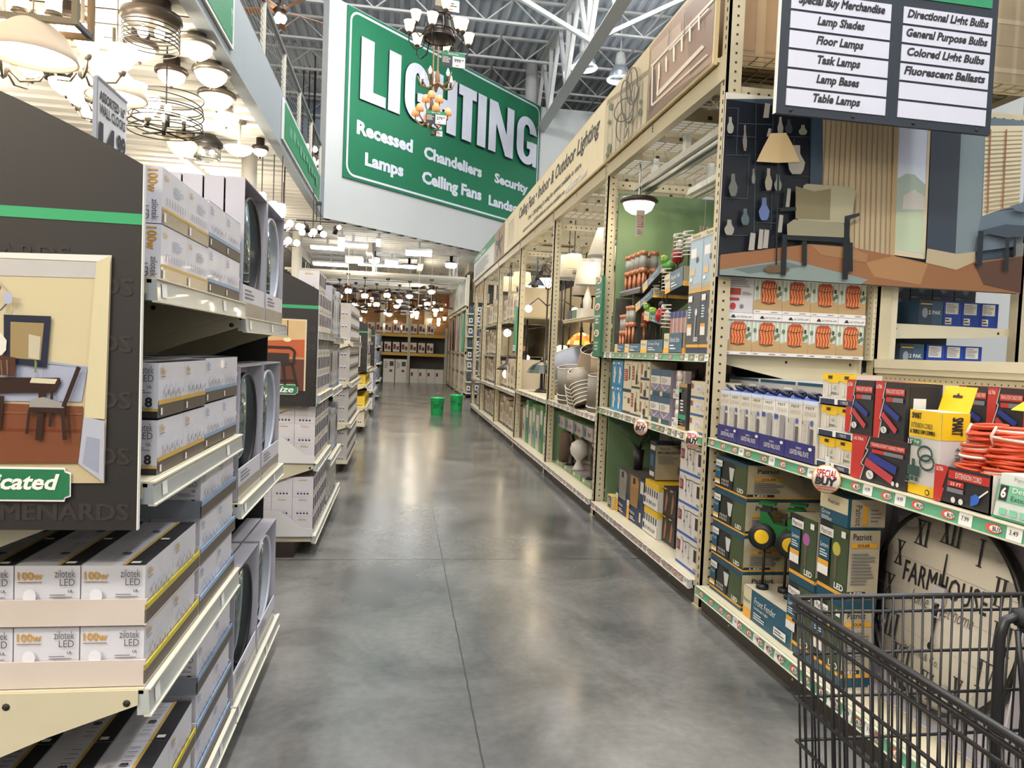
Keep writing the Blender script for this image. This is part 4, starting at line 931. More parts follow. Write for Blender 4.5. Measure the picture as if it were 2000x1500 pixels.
# header panels
PAN = M('#1e1a19', .55, var=.02); EMB = M('#342e2c', .35, var=.02); FR = M('#d9d2c0', .5)
def header(y, zb, label, draw, word, lab):
    t = thing('header_panel', label, 'header panel', (0, y, 0)); x0, x1 = -1.69, -.53; xc = (x0+x1)/2
    prof = [(x0, zb), (x1, zb), (x1, 1.752)]
    for q in range(1, 24):
        u = q/24; xx = x1+(x0-x1)*u; prof.append((xx, 1.752+.20*(1-(abs(2*u-1))**1.55)))
    prof += [(x0, 1.752)]
    m = MB().prism([(x, 0, z) for x, z in prof], (0, .012, 0), PAN)
    m.box(x1, x1+.002, -.0005, .012, zb, 1.752, WHITE); m.box(x0, x1, -.001, 0, 1.63, 1.652, M('#2c9660', .45))
    f = m.face((x0, 0, 0), (1, 0, 0), (0, 0, 1), .0003); i = 0; z = zb+.02
    while z < 1.6:
        xx = .03-.12*(i % 2)
        while xx < 1.1:
            if xx > 0 and xx < .9: f.k = 0; f.text(xx, z, xx+.245, z+.036, 'MENARDS', EMB, .03)
            xx += .29
        z += .058; i += 1
    m.build('board', t)
    m = MB(); draw(m); m.build('photo_print', t)
    m = MB(); f = m.face((lab[0], -.004, lab[2]), (lab[1]-lab[0], 0, 0), (0, 0, lab[3]-lab[2]), .001)
    f.poly([(0, 0), (.96, 0), (.965, .1), (1, .15), (1, .85), (.965, .9), (.96, 1), (0, 1)], WHITE); f.poly([(.01, .06), (.955, .06), (.96, .14), (.992, .19), (.992, .81), (.96, .86), (.955, .94), (.01, .94)], M('#1d6b45', .45)); f.text(word[1], .2, .93, .82, word[0], WHITE, .03, .25) if word[0] else f.rect(.1, .35, .9, .65, M('#b9cfc2', .5)); m.build('name_plate', t)
    for xx in (-1.5, -.75): MB().box(xx, xx+.03, .012, .05, zb+.1, 1.7, SHELFM).build('bracket', t)
def d1(m): f = m.face((-1.69, -.002, 1.0), (1.16, 0, 0), (0, 0, .92), .0004); picture(f, DINING)
header(1.598, 1.0, 'dark header panel with a dining room photo on the nearest shelving unit', d1, ('Sophisticated', .03), (-.95, -.655, 1.06, 1.13))
def d2(m):
    f = m.face((-1.3, -.002, 1.10), (.70, 0, 0), (0, 0, .46), .0004)
    f.rect(0, 0, 1, 1, M('#d6c3a2')); f.rect(0, 0, .985, .98, M('#b4542a')); f.rect(0, .72, .985, .98, M('#c9a878')); f.poly([(0, .62), (.985, .72), (.985, .74), (0, .8)], M('#c9a878')); f.rect(0, 0, .985, .46, M('#5e2f1b')); f.rect(0, .44, .985, .47, M('#a9825c'))
    f.line([(.83, .98), (.83, .74)], .006, DARK); f.ell(.83, .71, .035, .03, M('#f0d9a8')); f.line([(.5, .98), (.5, .8)], .006, DARK)
    for a, b in (((.62, .36), (.6, .05)), ((.88, .36), (.93, .05)), ((.7, .36), (.68, .08)), ((.8, .36), (.82, .08)), ((.6, .14), (.92, .14))): f.line([a, b], .016, M('#1d130f'))
    f.ell(.75, .38, .16, .03, M('#1d130f')); f.line([(.62, .38), (.62, .55), (.66, .6), (.86, .6), (.9, .55), (.89, .38)], .016, M('#1d130f')); f.rect(.66, .4, .85, .52, M('#2a1a14'))
header(4.84, 1.0, 'dark header panel with an orange bar room photo on the second shelving unit', d2, ('Modernize', .04), (-1.02, -.645, 1.075, 1.14))
def d3(m):
    f = m.face((-1.1, -.002, 1.08), (.46, 0, 0), (0, 0, .5), .0004); f.rect(0, 0, 1, 1, M('#c9c0b4')); f.rect(.03, .03, .97, .97, M('#4c423e')); f.rect(.3, .3, .8, .9, M('#77706c')); f.rect(.55, .06, .9, .3, M('#5e3a34')); f.line([(.5, .95), (.5, .6)], .02, DARK)
header(12.0, 1.0, 'small far dark header panel with a grey room photo above yellow boxes', d3, ('', .05), (-1.0, -.68, 1.02, 1.07))
header(15.4, 1.0, 'farthest dark header panel with a green stripe beside the white boxes', d3, ('', .05), (-1.0, -.68, 1.02, 1.07))
# clock price sign on a wire stem
t = thing('price_sign', 'white price sign for assorted 16 inch wall clocks rising behind the dark panel', 'price sign', (-.640, 1.65, 1.62), LEFT)
m = MB().box(0, .165, 0, .004, .0, .315, M('#d8d8dc', .5)); f = m.face((0, 0, 0), (.165, 0, 0), (0, 0, .315)); f.text(.07, .87, .93, .94, 'ASSORTED 16"', INK, .03); f.text(.07, .78, .93, .85, 'WALL CLOCKS', INK, .03); f.text(.05, .46, .58, .73, '14', INK, .06); f.text(.63, .58, .93, .73, '99', INK, .05); f.k = -.0004; m.build('card', t)
MB().bar((.08, .006, -.15), (.08, .006, .05), .006, STEEL).build('stem', t)
m = MB().box(-.006, 0, -.002, .006, 0, .315, M('#8f93a0', .4)).box(0, .165, -.002, .006, .315, .32, M('#8f93a0', .4)); m.build('frame', t)
# ---- second shelving unit
def small_box(key, W_, D, H, body, wins, name='bulb_carton', cat='light bulb box'):
    m = MB().box(-W_/2, W_/2, 0, D, 0, H, body); f = m.face((-W_/2, 0, 0), (W_, 0, 0), (0, 0, H))
    wins(f); f = m.face((-W_/2, D, 0), (0, -D, 0), (0, 0, H)); f.rect(.3, .82, .7, .86, GOLD)
    for i in range(4): f.rect(.22+i*.16, .12, .30+i*.16, .2, INK); f.ell(.26+i*.16, .27, .045, .07, M('#c9c6cc'), 8); f.k -= f.st*2
    f.lines(.3, .9, .7, .96, 1, TINT); kind(key, name, cat, m)
def w1(f):
    f.rect(.12, .3, .38, .9, M('#23222a')); f.rect(.6, .3, .86, .9, M('#23222a')); f.rect(.1, .06, .9, .2, M('#c9bd9c'))
small_box('g2', .215, .13, .13, M('#d5cfd2', .45), w1)
gondola(4.86, 6.85, 'second double-sided shelving unit, behind the orange bar room panel', None)
tb = MB().box(-.54, -1.1, 4.9, 6.85, .1, .13, SHELFM).build('base_deck', label='base deck of the second shelving unit', cat='shelf')
tag(price_rail(4.9, 6.85, .135, -.516, RAILC, 12, .045, .5, None, -1, True), 'base price rail of the second shelving unit', 'price rail')
for z, nm in ((1.49, 'top'), (1.07, 'middle'), (.62, 'lower')):
    g_shelf(4.9, 5.86, z, '%s near shelf of the second shelving unit' % nm, 31); g_shelf(5.87, 6.85, z-(.02 if z > .7 else .12), '%s far shelf of the second shelving unit' % nm, 32)
    for k in range(3):
        for i in range(4):
            if z == 1.49 and k == 2 and i > 1: continue
            put('g2', (-.54, 5.02+i*.218, z+k*.131), LEFT, 'white four-bulb window box, %s along, %s layer, %s shelf, second unit' % (ORD[i], ORD[k], nm), 'bulb boxes on the second shelving unit')
    for k in range(3 if z < 1.2 else 0):
        for d in range(1, 3):
            put('g2', (-.54-d*.132, 5.02, z+k*.131), LEFT, 'white four-bulb box end, %s from aisle, %s layer, %s shelf, second unit' % (ORD[d], ORD[k], nm), 'bulb boxes on the second shelving unit')
for k in range(3):
    for d in range(3):
        put('g2', (-.54-d*.132, 5.02, .135+k*.131), LEFT, 'white four-bulb box on base deck of second unit, %s from aisle, %s layer' % (ORD[d], ORD[k]), 'bulb boxes on the second shelving unit')
    for i in range(1, 4): put('g2', (-.54, 5.02+i*.218, .135+k*.131), LEFT, 'white four-bulb box on base deck, %s along, %s layer, second unit' % (ORD[i], ORD[k]), 'bulb boxes on the second shelving unit')
def cut_tray(z, label):
    m = MB(); y = 4.885; m.prism([(-.99, y, z), (-.532, y, z), (-.532, y, z+.05), (-.60, y, z+.06), (-.74, y, z+.17), (-.99, y, z+.17)], (0, .004, 0), M('#d9d5d3', .5)); m.box(-.99, -.532, y, 5.0, z-.001, z+.001, M('#d9d5d3', .5)); m.build('display_tray', label=label, cat='display tray')
cut_tray(.622, 'white tray with slanted front on the lower shelf of the second unit'); cut_tray(.137, 'white tray with slanted front on the base deck of the second unit')
def tall_box(key, W_, D, H, body, stripe, fig, cat='fan box', name='fixture_carton'):
    m = MB().box(-W_/2, W_/2, 0, D, 0, H, body); f = m.face((-W_/2, 0, 0), (W_, 0, 0), (0, 0, H)); f.rect(0, 0, 1, .08, stripe); f.ell(.5, .55, .25, .2, fig); f.lines(.15, .15, .8, .28, 4, PRINT); f.lines(.2, .85, .8, .95, 2, INK)
    f = m.face((-W_/2, D, 0), (0, -D, 0), (0, 0, H)); f.rect(0, 0, 1, .08, stripe); f.ell(.5, .6, .3, .12, fig); f.lines(.2, .2, .8, .4, 5, PRINT); kind(key, name, cat, m)
tall_box('g2t', .22, .3, .40, M('#9b9ca6', .5), M('#2f5fae'), M('#3a3842')); tall_box('g2s', .16, .3, .36, M('#c3bfba', .5), M('#8a8377'), M('#a9a49c'))
for z, nm in ((1.47, 'top'), (1.05, 'middle'), (.50, 'lower')):
    for i, ky in enumerate(('g2t', 'g2s', 'g2s', 'g2t')): put(ky, (-.545, 5.99+i*.215, z), LEFT, '%s tall box, %s along the %s far shelf of the second unit' % ('grey blue-footed' if ky == 'g2t' else 'pale', ORD[i], nm), 'tall boxes on the second shelving unit')
for i in range(4): put('g2s', (-.545, 5.99+i*.215, .135), LEFT, 'pale tall box, %s along the far base deck of the second unit' % ORD[i], 'tall boxes on the second shelving unit')
# ---- third to sixth units, further and smaller in view
def w3(f): f.rect(0, 0, .75, .22, M('#2a2626')); f.rect(.1, .4, .9, .85, M('#e8e5e2')); f.rect(.62, .3, .82, .42, M('#6a5a4a'))
small_box('g3', .2, .2, .14, M('#aba6a3', .5), w3)
def w4(f): f.ell(.5, .55, .22, .25, M('#4a3d1c')); f.rect(.42, .3, .58, .42, INK)
small_box('g4y', .2, .2, .17, M('#d9b72f', .5), w4)
def w5(f): f.ell(.5, .45, .2, .22, M('#3a3530')); f.line([(.5, .6), (.55, .85)], .012, INK); f.rect(0, .93, 1, 1, INK)
small_box('g4c', .24, .22, .24, M('#cfc6ab', .5), w5, 'fixture_carton', 'lamp box')
small_box('g5', .22, .2, .21, M('#d3d4dc', .5), lambda f: (f.rect(.3, .3, .7, .5, M('#9aa6bc')), f.rect(0, 0, 1, .08, RED)), 'fixture_carton', 'lamp box')
small_box('g6', .2, .2, .15, M('#5d6672', .5), lambda f: (f.rect(.1, .2, .5, .8, M('#a3a8a4')), f.rect(.6, .3, .9, .6, NAVY)), 'fixture_carton', 'lamp box')
def unit(y0, y1, nth, plan, deck=True):
    gondola(y0, y1, '%s double-sided shelving unit down the aisle' % nth, None)
    for z, lay, key, what in plan:
        if z > .2: g_shelf(y0+.02, y1, z, 'shelf at %s height on the %s shelving unit' % ({1.45: 'head', 1.5: 'head', 1.0: 'chest', 1.05: 'chest', .95: 'chest', .6: 'waist', .55: 'waist', .5: 'knee', .78: 'waist', .42: 'knee'}.get(z, 'low'), nth), int(z*100))
        else: MB().box(-.54, -1.1, y0+.02, y1, .1, .13, SHELFM).build('base_deck', label='base deck of the %s shelving unit' % nth, cat='shelf')
        me = KIND[key][2]; w = max(v.co.x for v in me.vertices)*2+.006; h = max(v.co.z for v in me.vertices)+.001; n = int((y1-y0-.06)/w)
        for k in range(lay):
            for i in range(n):
                put(key, (-.55, y0+.05+w/2+i*w, max(z, .132)+k*h), LEFT, '%s, %s along, %s layer, %s, %s unit' % (what, ORD[i], ORD[k], {1.45: 'head shelf', 1.5: 'head shelf', 1.0: 'chest shelf', 1.05: 'chest shelf', .95: 'chest shelf', .6: 'waist shelf', .55: 'waist shelf', .78: 'waist shelf', .5: 'knee shelf', .42: 'knee shelf'}.get(z, 'base deck'), nth), 'boxes on the %s shelving unit' % nth)
unit(8.15, 10.0, 'third', ((1.45, 3, 'g3', 'white box with black foot'), (1.0, 3, 'g3', 'white box with black foot'), (.55, 3, 'g3', 'white box with black foot'), (.1, 3, 'g3', 'white box with black foot')))
unit(12.02, 13.9, 'fourth', ((1.5, 1, 'g4c', 'cream lamp box'), (1.05, 1, 'g4c', 'cream lamp box'), (.78, 1, 'g4y', 'yellow lamp box'), (.42, 1, 'g4y', 'yellow lamp box'), (.1, 1, 'g4c', 'cream lamp box')))
unit(15.42, 17.3, 'fifth', ((1.45, 1, 'g5', 'white red-footed lamp box'), (.95, 2, 'g5', 'white red-footed lamp box'), (.5, 2, 'g5', 'white red-footed lamp box'), (.1, 1, 'g5', 'white red-footed lamp box')))
unit(19.5, 21.3, 'sixth', ((1.45, 2, 'g6', 'dark mixed box'), (1.0, 2, 'g6', 'dark mixed box'), (.55, 2, 'g6', 'dark mixed box'), (.1, 2, 'g6', 'dark mixed box')))
# ================================================================== GOODS ON THE NEAR RIGHT BAYS
CRM = M('#cfc4a6', .5); OFFW = M('#d5cfc3', .5); WAR = M('#7a2a33', .5); TEALD = M('#17475c', .45); SOLAR = M('#232520', .45); AMB = M('#e2a53a', .5); ULT = M('#2b2a2c', .4); ULR = M('#b8322c', .4); IVORY = M('#d3ccbf', .5)
def carton(key, W_, D, H, body, front=None, side=None, top=None, name='product_carton', cat='boxed product', parts=()):
    m = MB().box(-W_/2, W_/2, 0, D, 0, H, body)
    if front: front(m.face((-W_/2, 0, 0), (W_, 0, 0), (0, 0, H)))
    if side: side(m.face((W_/2, 0, 0), (0, D, 0), (0, 0, H)))          # the face the shopper sees from down the aisle
    if top: top(m.face((-W_/2, 0, H), (W_, 0, 0), (0, D, 0)))
    kind(key, name, cat, m, parts)
def rput(key, y, z, label, group=None, x=1.745, dz=0, rz=0, tilt=None): return put(key, (x, y*.972 if y < 6.1 else y, z), RIGHT+rz, label, group, tilt)
# --- solar stake cartons (four high) -------------------------------------------------------------
def fsol(f):
    f.rect(0, 0, 1, .08, TEALD); f.rect(0, .08, 1, .13, AMB); f.rect(.62, .16, 1, .92, M('#3f4c2c')); f.rect(.0, .92, 1, 1, TEALD)
    f.poly([(.45, .78), (.62, .78), (.58, .4), (.5, .4)], M('#c3c6c4')); f.rect(.42, .78, .66, .84, INK); f.rect(.5, .16, .57, .4, INK)
    f.rect(.03, .72, .24, .9, WHITE); f.text(.05, .76, .22, .85, 'Patriot', INK); f.rect(.03, .34, .2, .72, TEAL); f.text(.05, .56, .18, .64, '10 pk', WHITE); f.rect(.03, .2, .2, .34, AMB); f.rect(.03, .2, .2, .27, WHITE)
    for i in range(5):
        for j in (.22, .32): f.rect(.26+i*.05, j, .28+i*.05, j+.07, OFFW); f.k -= f.st
    f.text(.76, .18, .94, .3, 'LED', WHITE, .03)
def ssol(f): f.rect(0, 0, 1, .08, TEALD); f.rect(0, .08, 1, .13, AMB); f.rect(.0, .13, .35, .2, INK); f.text(.08, .14, .26, .19, 'LED', WHITE, .02); f.text(.12, .78, .4, .9, 'Patriot', INK, .01); f.rect(.08, .58, .45, .66, AMB); f.text(.18, .59, .36, .65, 'SOLAR', INK, .02); f.lines(.08, .24, .5, .54, 6, PRINT); f.poly([(.7, .7), (.86, .7), (.82, .35), (.74, .35)], M('#97989a')); f.rect(.66, .7, .9, .76, INK)
carton('sol', .37, .42, .183, M('#b3a88e', .5), lambda f: (f.rect(0, 0, 1, 1, SOLAR), fsol(f)), ssol, lambda f: f.rect(0, 0, 1, 1, TEALD))
SG_ = 'solar pathway light cartons under the pegboard shelf'
for k in range(4):
    rput('sol', 3.70, .142+k*.186, 'black and tan solar path light carton, %s layer of the stack by the front post' % ORD[k], SG_)
    rput('sol', 3.62, .142+k*.186, 'solar path light carton deeper in the bay, %s layer of the inner stack' % ORD[k], SG_, x=2.22)
# --- upright solar lantern cartons -----------------------------------------------------------------
def fsl(c):
    def q(f):
        f.rect(0, 0, 1, .12, TEALD); f.rect(0, .12, 1, .17, AMB); f.rect(.45, .17, 1, 1, M('#3c4a2f')); f.ell(.62, .7, .13, .09, c); f.rect(.56, .3, .66, .62, M('#59523f'))
        f.rect(.03, .82, .5, .93, WHITE); f.text(.08, .84, .44, .91, 'Patriot', INK); f.rect(.03, .5, .4, .8, TEAL); f.text(.08, .66, .36, .72, 'Lantern', WHITE); f.lines(.08, .53, .36, .63, 3, WHITE); f.rect(.03, .42, .4, .49, AMB); f.rect(.03, .3, .4, .42, WHITE); f.text(.64, .2, .94, .28, 'LED', WHITE, .03); f.rect(.8, .88, .94, .96, WHITE)
    return q
def sls(f): f.rect(0, 0, 1, .12, TEALD); f.rect(0, .12, 1, .17, AMB); f.rect(.0, .17, .6, .22, INK); f.text(.1, .175, .5, .215, 'LED', WHITE, .02); f.text(.1, .88, .7, .96, 'Patriot', INK, .01); f.rect(.05, .78, .9, .84, AMB); f.text(.25, .79, .65, .83, 'SOLAR', INK, .02); f.lines(.08, .3, .9, .72, 10, PRINT)
carton('solA', .20, .22, .30, SOLAR, fsl(M('#a35a9c')), lambda f: (f.rect(0, 0, 1, 1, M('#b5ab95')), sls(f)), lambda f: f.rect(0, 0, 1, 1, M('#a9a089')))
carton('solB', .20, .13, .31, SOLAR, fsl(M('#b9b04a')), lambda f: (f.rect(0, 0, 1, 1, M('#b5ab95')), sls(f)), lambda f: f.rect(0, 0, 1, 1, TEALD))
def fst(f): f.rect(0, .45, 1, 1, CRM); f.text(.3, .68, .7, .82, 'Patriot', INK); f.text(.08, .25, .4, .4, 'Grow', WHITE); f.lines(.08, .05, .5, .2, 3, WHITE)
carton('solC', .19, .16, .115, TEAL, fst, lambda f: (f.rect(.08, .05, 1, 1, M('#b5ab95')), f.text(.2, .1, .36, .8, 'Patriot', INK, rot=1), f.rect(.4, .1, .52, .8, AMB), f.lines(.6, .2, .9, .7, 4, PRINT)))
rput('solA', 2.96, .142, 'solar lantern carton with pink lamp picture, lower of the two nearest the tractors'); rput('solA', 2.96, .444, 'solar lantern carton with pink lamp picture, upper of the two nearest the tractors')
rput('solB', 2.745, .142, 'solar lantern carton with yellow lamp picture, at the bottom beside the clock'); rput('solB', 2.745, .454, 'solar lantern carton with yellow lamp picture, upper one beside the clock', x=1.75)
rput('solC', 2.76, .766, 'flat teal and cream solar carton lying on top beside the clock', x=1.75)
def fff(f): f.rect(0, .0, .18, 1, CRM); f.rect(0, .0, .18, .3, AMB); f.text(.02, .5, .16, .62, 'Patriot', INK); f.text(.25, .6, .7, .82, 'Front Fender', WHITE, -.004, .2); f.text(.25, .42, .55, .54, 'Landscape Light', WHITE); f.lines(.25, .12, .5, .35, 3, WHITE); f.rect(.68, .12, .92, .36, WHITE); f.lines(.7, .16, .9, .32, 2, NAVY)
carton('ff', .45, .30, .15, TEAL, fff, lambda f: (f.rect(0, 0, 1, 1, M('#b5ab95')), f.rect(0, 0, .3, .25, AMB)), lambda f: f.rect(0, 0, 1, 1, M('#b5ab95')))
rput('ff', 3.24, .142, 'long teal display carton carrying the tractor ornaments', x=1.74)
def tractor(key, body, wheel):
    m = MB(); m.prism([(-.02, .0, .10), (.10, .0, .10), (.12, .0, .14), (.12, .0, .19), (.02, .0, .20), (-.02, .0, .26), (-.06, .0, .26), (-.06, .0, .14)], (0, .07, 0), body); m.box(-.05, .0, .005, .065, .26, .30, M('#1d211f', .4))
    m.box(-.07, .02, -.005, .075, .30, .312, body); m.tube([(.08, .03, .19), (.08, .03, .26)], .006, BLACK)
    ps = []
    for x, z, r in ((-.04, .12, .075), (.09, .085, .05)):
        for y in (-.02, .07):
            w = MB().lathe([(r*.55, 0), (r, .002), (r, .022), (r*.55, .024)], (x, y, z), BLACK, 20, (0, 1, 0)); w.lathe([(r*.55, 0), (r*.5, .0005)], (x, y+(.024 if y > 0 else -.001), z), wheel, 20, (0, 1 if y > 0 else -1, 0)); ps.append(('wheel', w))
    for x in (-.03, .09): ps.append(('stake', MB().tube([(x, .03, .1), (x, .03, -.165)], .008, BLACK).lathe([(.035, -.19), (.035, -.165), (.01, -.16)], (x, .03, 0), BLACK, 12)))
    kind(key, 'tractor_ornament', 'garden ornament', m, ps)
tractor('trG', M('#1d6a33', .35), YEL); tractor('trR', M('#a02a26', .35), M('#d8d3c8'))
for i, (y, x, k, l) in enumerate(((3.36, 1.80, 'trG', 'green tractor ornament with yellow wheels at the front of the teal carton'), (3.20, 1.86, 'trG', 'green tractor ornament with yellow wheels behind, on the teal carton'), (3.33, 1.95, 'trG', 'green tractor ornament with yellow wheels deepest in the bay'), (3.09, 1.86, 'trR', 'red tractor ornament beside the solar lantern carton'))):
    o = put(k, (x, y*.972, .455), RIGHT+.9, l, 'tractor ornaments'); o.scale = (.85, .85, .85)
# --- farmhouse clock in its open carton ---------------------------------------------------------------
t = thing('farmhouse_clock', 'large round white farmhouse wall clock in an open white carton on the bottom shelf', 'wall clock', (1.865, 2.33, .142), RIGHT); t.rotation_euler = (RD(-7), 0, RIGHT)
CW = M('#c7c2cd', .5); W2, H2, DP = .395, .80, .10; m = MB()
m.box(-W2, W2, DP-.005, DP, 0, H2, CW); m.box(-W2, -W2+.006, 0, DP, 0, H2, CW); m.box(W2-.006, W2, 0, DP, 0, H2, CW); m.box(-W2, W2, 0, DP, 0, .006, CW); m.box(-W2, W2, 0, DP, H2-.006, H2, M('#a8a3b0'))
m.build('open_carton', t); cz = .405; R = .365
MB().lathe([(R-.014, .02), (R-.014, -.012), (R, -.012), (R, .02)], (0, .045, cz), M('#1b1a1a', .4), 64, (0, 1, 0)).build('clock_rim', t)
m = MB().lathe([(R-.012, 0), (R-.012, .012)], (0, .045, cz), M('#e0d9cd', .5, var=.05, scale=4), 64, (0, 1, 0)); f = m.face((-R, .0445, cz-R), (2*R, 0, 0), (0, 0, 2*R), .0005)
GV = M('#a8a39c', .6)
for cx, cyy, s in ((.2, .87, .06), (.88, .72, .05), (.8, .84, .03), (.12, .3, .04), (.83, .2, .06), (.62, .14, .03)):
    Rn = random.Random(int(cx*100)); pts = [(cx+s*Rn.uniform(.5, 1.2)*cos(a*.63), cyy+s*.7*Rn.uniform(.5, 1.2)*sin(a*.63)) for a in range(10)]
    f.poly([p for p in pts], GV)
for i in range(5): f.rect(.05 if abs(i-2) < 2 else .2, .14+i*.18, .95 if abs(i-2) < 2 else .8, .1415+i*.18, GV)
m.build('dial', t)
def serif(cx, cyy, ang, s):
    """roman numeral from thick and thin strokes with serifs"""
    mb = MB(); f = mb.face((-R, .0425, cz-R), (2*R, 0, 0), (0, 0, 2*R), .0004); adv = {'I': .36, 'V': .62, 'X': .64}; tot = sum(adv[c] for c in s); h = .125; q = .105; x = -tot/2*q; a = 0
    def S(p): return [(cx+px, cyy+py) for px, py in p]
    for c in s:
        w = adv[c]*q; x0 = x+.008; x1 = x+w-.008; xm = (x0+x1)/2
        if c == 'I': f.poly(S([(xm-.007, -h/2), (xm+.007, -h/2), (xm+.007, h/2), (xm-.007, h/2)]), INK)
        if c == 'V': f.poly(S([(x0, h/2), (x0+.018, h/2), (xm+.008, -h/2), (xm-.004, -h/2)]), INK); f.poly(S([(x1-.006, h/2), (x1, h/2), (xm+.004, -h/2), (xm-.002, -h/2)]), INK)
        if c == 'X': f.poly(S([(x0, h/2), (x0+.018, h/2), (x1, -h/2), (x1-.018, -h/2)]), INK); f.poly(S([(x1-.006, h/2), (x1, h/2), (x0+.006, -h/2), (x0, -h/2)]), INK)
        for yy in (h/2, -h/2):
            if c == 'V' and yy < 0: continue
            f.poly(S([(x0-.006, yy-.003), (x1+.006, yy-.003), (x1+.006, yy+.003), (x0-.006, yy+.003)]), INK)
        x += w
    mb.build('numeral', t)
for i, s in enumerate('XII I II III IV V VI VII VIII IX X XI'.split()):
    a = pi/2-i*pi/6; serif(.5+.385*cos(a), .5+.385*sin(a), a, s)
for q in ((.22, .56, .78, .67, 'FARMHOUSE', INK, .012, 0, 1.1), (.3, .47, .72, .54, 'home sweet home', M('#6a6560'), -.006, .4), (.3, .22, .56, .26, 'FarTime & Co.', M('#5a5550'))):
    mb = MB(); mb.face((-R, .0425, cz-R), (2*R, 0, 0), (0, 0, 2*R), .0004).text(*q); mb.build('lettering', t)
m = MB(); m.prism([(-.006, .036, cz), (.006, .036, cz), (.002, .036, cz+.2), (-.002, .036, cz+.2)], (0, .002, 0), BLACK); m.build('minute_hand', t)
m = MB(); m.prism([(-.008, .033, cz+.01), (.008, .033, cz+.01), (.004, .033, cz-.13), (-.004, .033, cz-.13)], (0, .002, 0), BLACK); m.lathe([(.014, 0), (.014, .002)], (0, .035, cz-.14), BLACK, 14, (0, -1, 0)); m.lathe([(.012, 0), (.012, .006)], (0, .036, cz), BLACK, 14, (0, -1, 0)); m.build('hour_hand', t)
m = MB(); m.tube([(-.02, .03, cz+.03), (-.02, .028, cz-.03), (.02, .028, cz-.03), (.02, .03, cz+.03)], .004, M('#d8d6dc', .3), 6); m.box(-.03, .03, .025, .04, cz+.02, cz+.08, M('#cfcbd2', .25)); m.build('hand_clip', t)
carton('flatw', .34, .05, .55, M('#cfc9cb', .5), lambda f: (f.lines(.1, .7, .5, .9, 3, PRINT), f.rect(.1, .1, .4, .2, TINT))); rput('flatw', 1.72, .142, 'tall plain white carton standing past the clock', x=1.86)
# --- goods on the waist shelf --------------------------------------------------------------------------
def fwp(v):
    def f_(f):
        f.rect(0, .93, 1, 1, M('#c7d2ea')); f.text(.2, .86, .8, .9, 'FEIT', INK); f.text(.1, .75, .9, .82, 'LIGHTED WALL PLATE', M('#b3aaa5')); f.rect(.1, .12, .1+.38, .68, M('#c8c3bd') if v else M('#b9b4ae'))
        f.rect(.58, .28, .8, .55, M('#59585e')); f.ell(.68, .64, .1, .05, M('#4a5aa8')); f.rect(.05, .6, .1, .66, INK); f.line([(.5, .25), (.7, .12), (.9, .0)], .004, INK)
        for z in (.2, .35, .5, .6): f.ell(.29, z, .02, .01, PRINT, 8)
    return f_
carton('wp', .112, .12, .265, IVORY, fwp(0), None, lambda f: f.rect(0, 0, 1, 1, M('#4a63b8')), 'wall_plate_carton', 'boxed wall plate')
carton('wp2', .112, .12, .265, M('#e4e0d8', .45), lambda f: (fwp(1)(f), f.rect(.05, .62, .35, .7, M('#39489a')), f.rect(.52, .25, .9, .7, M('#8e8a8d'))), None, lambda f: f.rect(0, 0, 1, 1, M('#4a63b8')), 'wall_plate_carton', 'boxed wall plate')
m = MB().box(-.116, .116, 0, .005, 0, .082, M('#2b2a6e', .45)).box(-.116, .116, 0, .13, 0, .004, NAVY); f = m.face((-.116, 0, 0), (.232, 0, 0), (0, 0, .082)); f.text(.2, .32, .85, .58, 'LIGHTED WALL PLATE', WHITE, .002); f.text(.42, .66, .6, .76, 'ENERGY', WHITE); f.ell(.9, .78, .06, .09, WHITE)
kind('wptray', 'display_tray', 'display tray', m)
LOOP = M('#1d2333', .3)
m = MB()
for a in range(2): m.ring((-.02+.045*a, .03+.03*a, .014), .02, .006, LOOP, 14, 6, (.3, .5, .8)); m.ring((.0+.03*a, .08, .016), .018, .006, LOOP, 14, 6, (-.5, .2, .8))
kind('cordloop', 'coiled_cord', 'cord', m)
for i in range(8):
    y = 3.817-i*.1214; rput('wp2' if i in (4, 5) else 'wp', y, .981, 'white lighted wall plate box, %s along from the front post' % ORD[i], 'wall plate boxes'); rput('cordloop', y, 1.247, 'dark coiled cord lying on the wall plate boxes, %s along' % ORD[i], 'coiled cords on the wall plate boxes')
for i in range(4): rput('wptray', 3.756-i*.2428, .977, 'navy tray lettered lighted wall plate, %s along from the front post' % ORD[i], 'navy display trays', x=1.735)
def frl(f): f.rect(0, .9, 1, 1, TEALD); f.ell(.42, .6, .14, .12, M('#b9b6c8')); f.ell(.42, .6, .1, .07, M('#d3d2dd')); f.ell(.52, .3, .14, .12, M('#b9b6c8')); f.ell(.52, .3, .1, .07, M('#d3d2dd')); f.rect(.72, .1, .95, .8, M('#dcdad8')); f.lines(.74, .2, .93, .7, 5, PRINT); f.lines(.04, .5, .22, .8, 3, PRINT)
carton('recess', .36, .3, .155, M('#b1b0ae', .5), frl, None, None, 'downlight_carton', 'boxed downlight')
for i in range(3):
    for k in range(2): rput('recess', 4.1-i*.395, 1.0+k*.157, 'grey boxed downlight behind the wall plates, %s along, %s layer' % (ORD[i], ORD[k]), 'boxed downlights behind the wall plates', x=1.98)
def fsm(f): f.rect(0, .7, 1, 1, YEL); f.poly([(0, .7), (.25, .7), (.4, .62), (1, .62), (1, .75), (0, .75)], YEL); f.text(.35, .78, .62, .92, 'SMART', INK, .02); f.rect(.3, .1, .42, .55, M('#d6d1c8')); f.rect(.46, .1, .58, .55, M('#d6d1c8')); f.text(.75, .35, .92, .52, 'x2', INK); f.rect(.6, .16, .95, .24, PRINT)
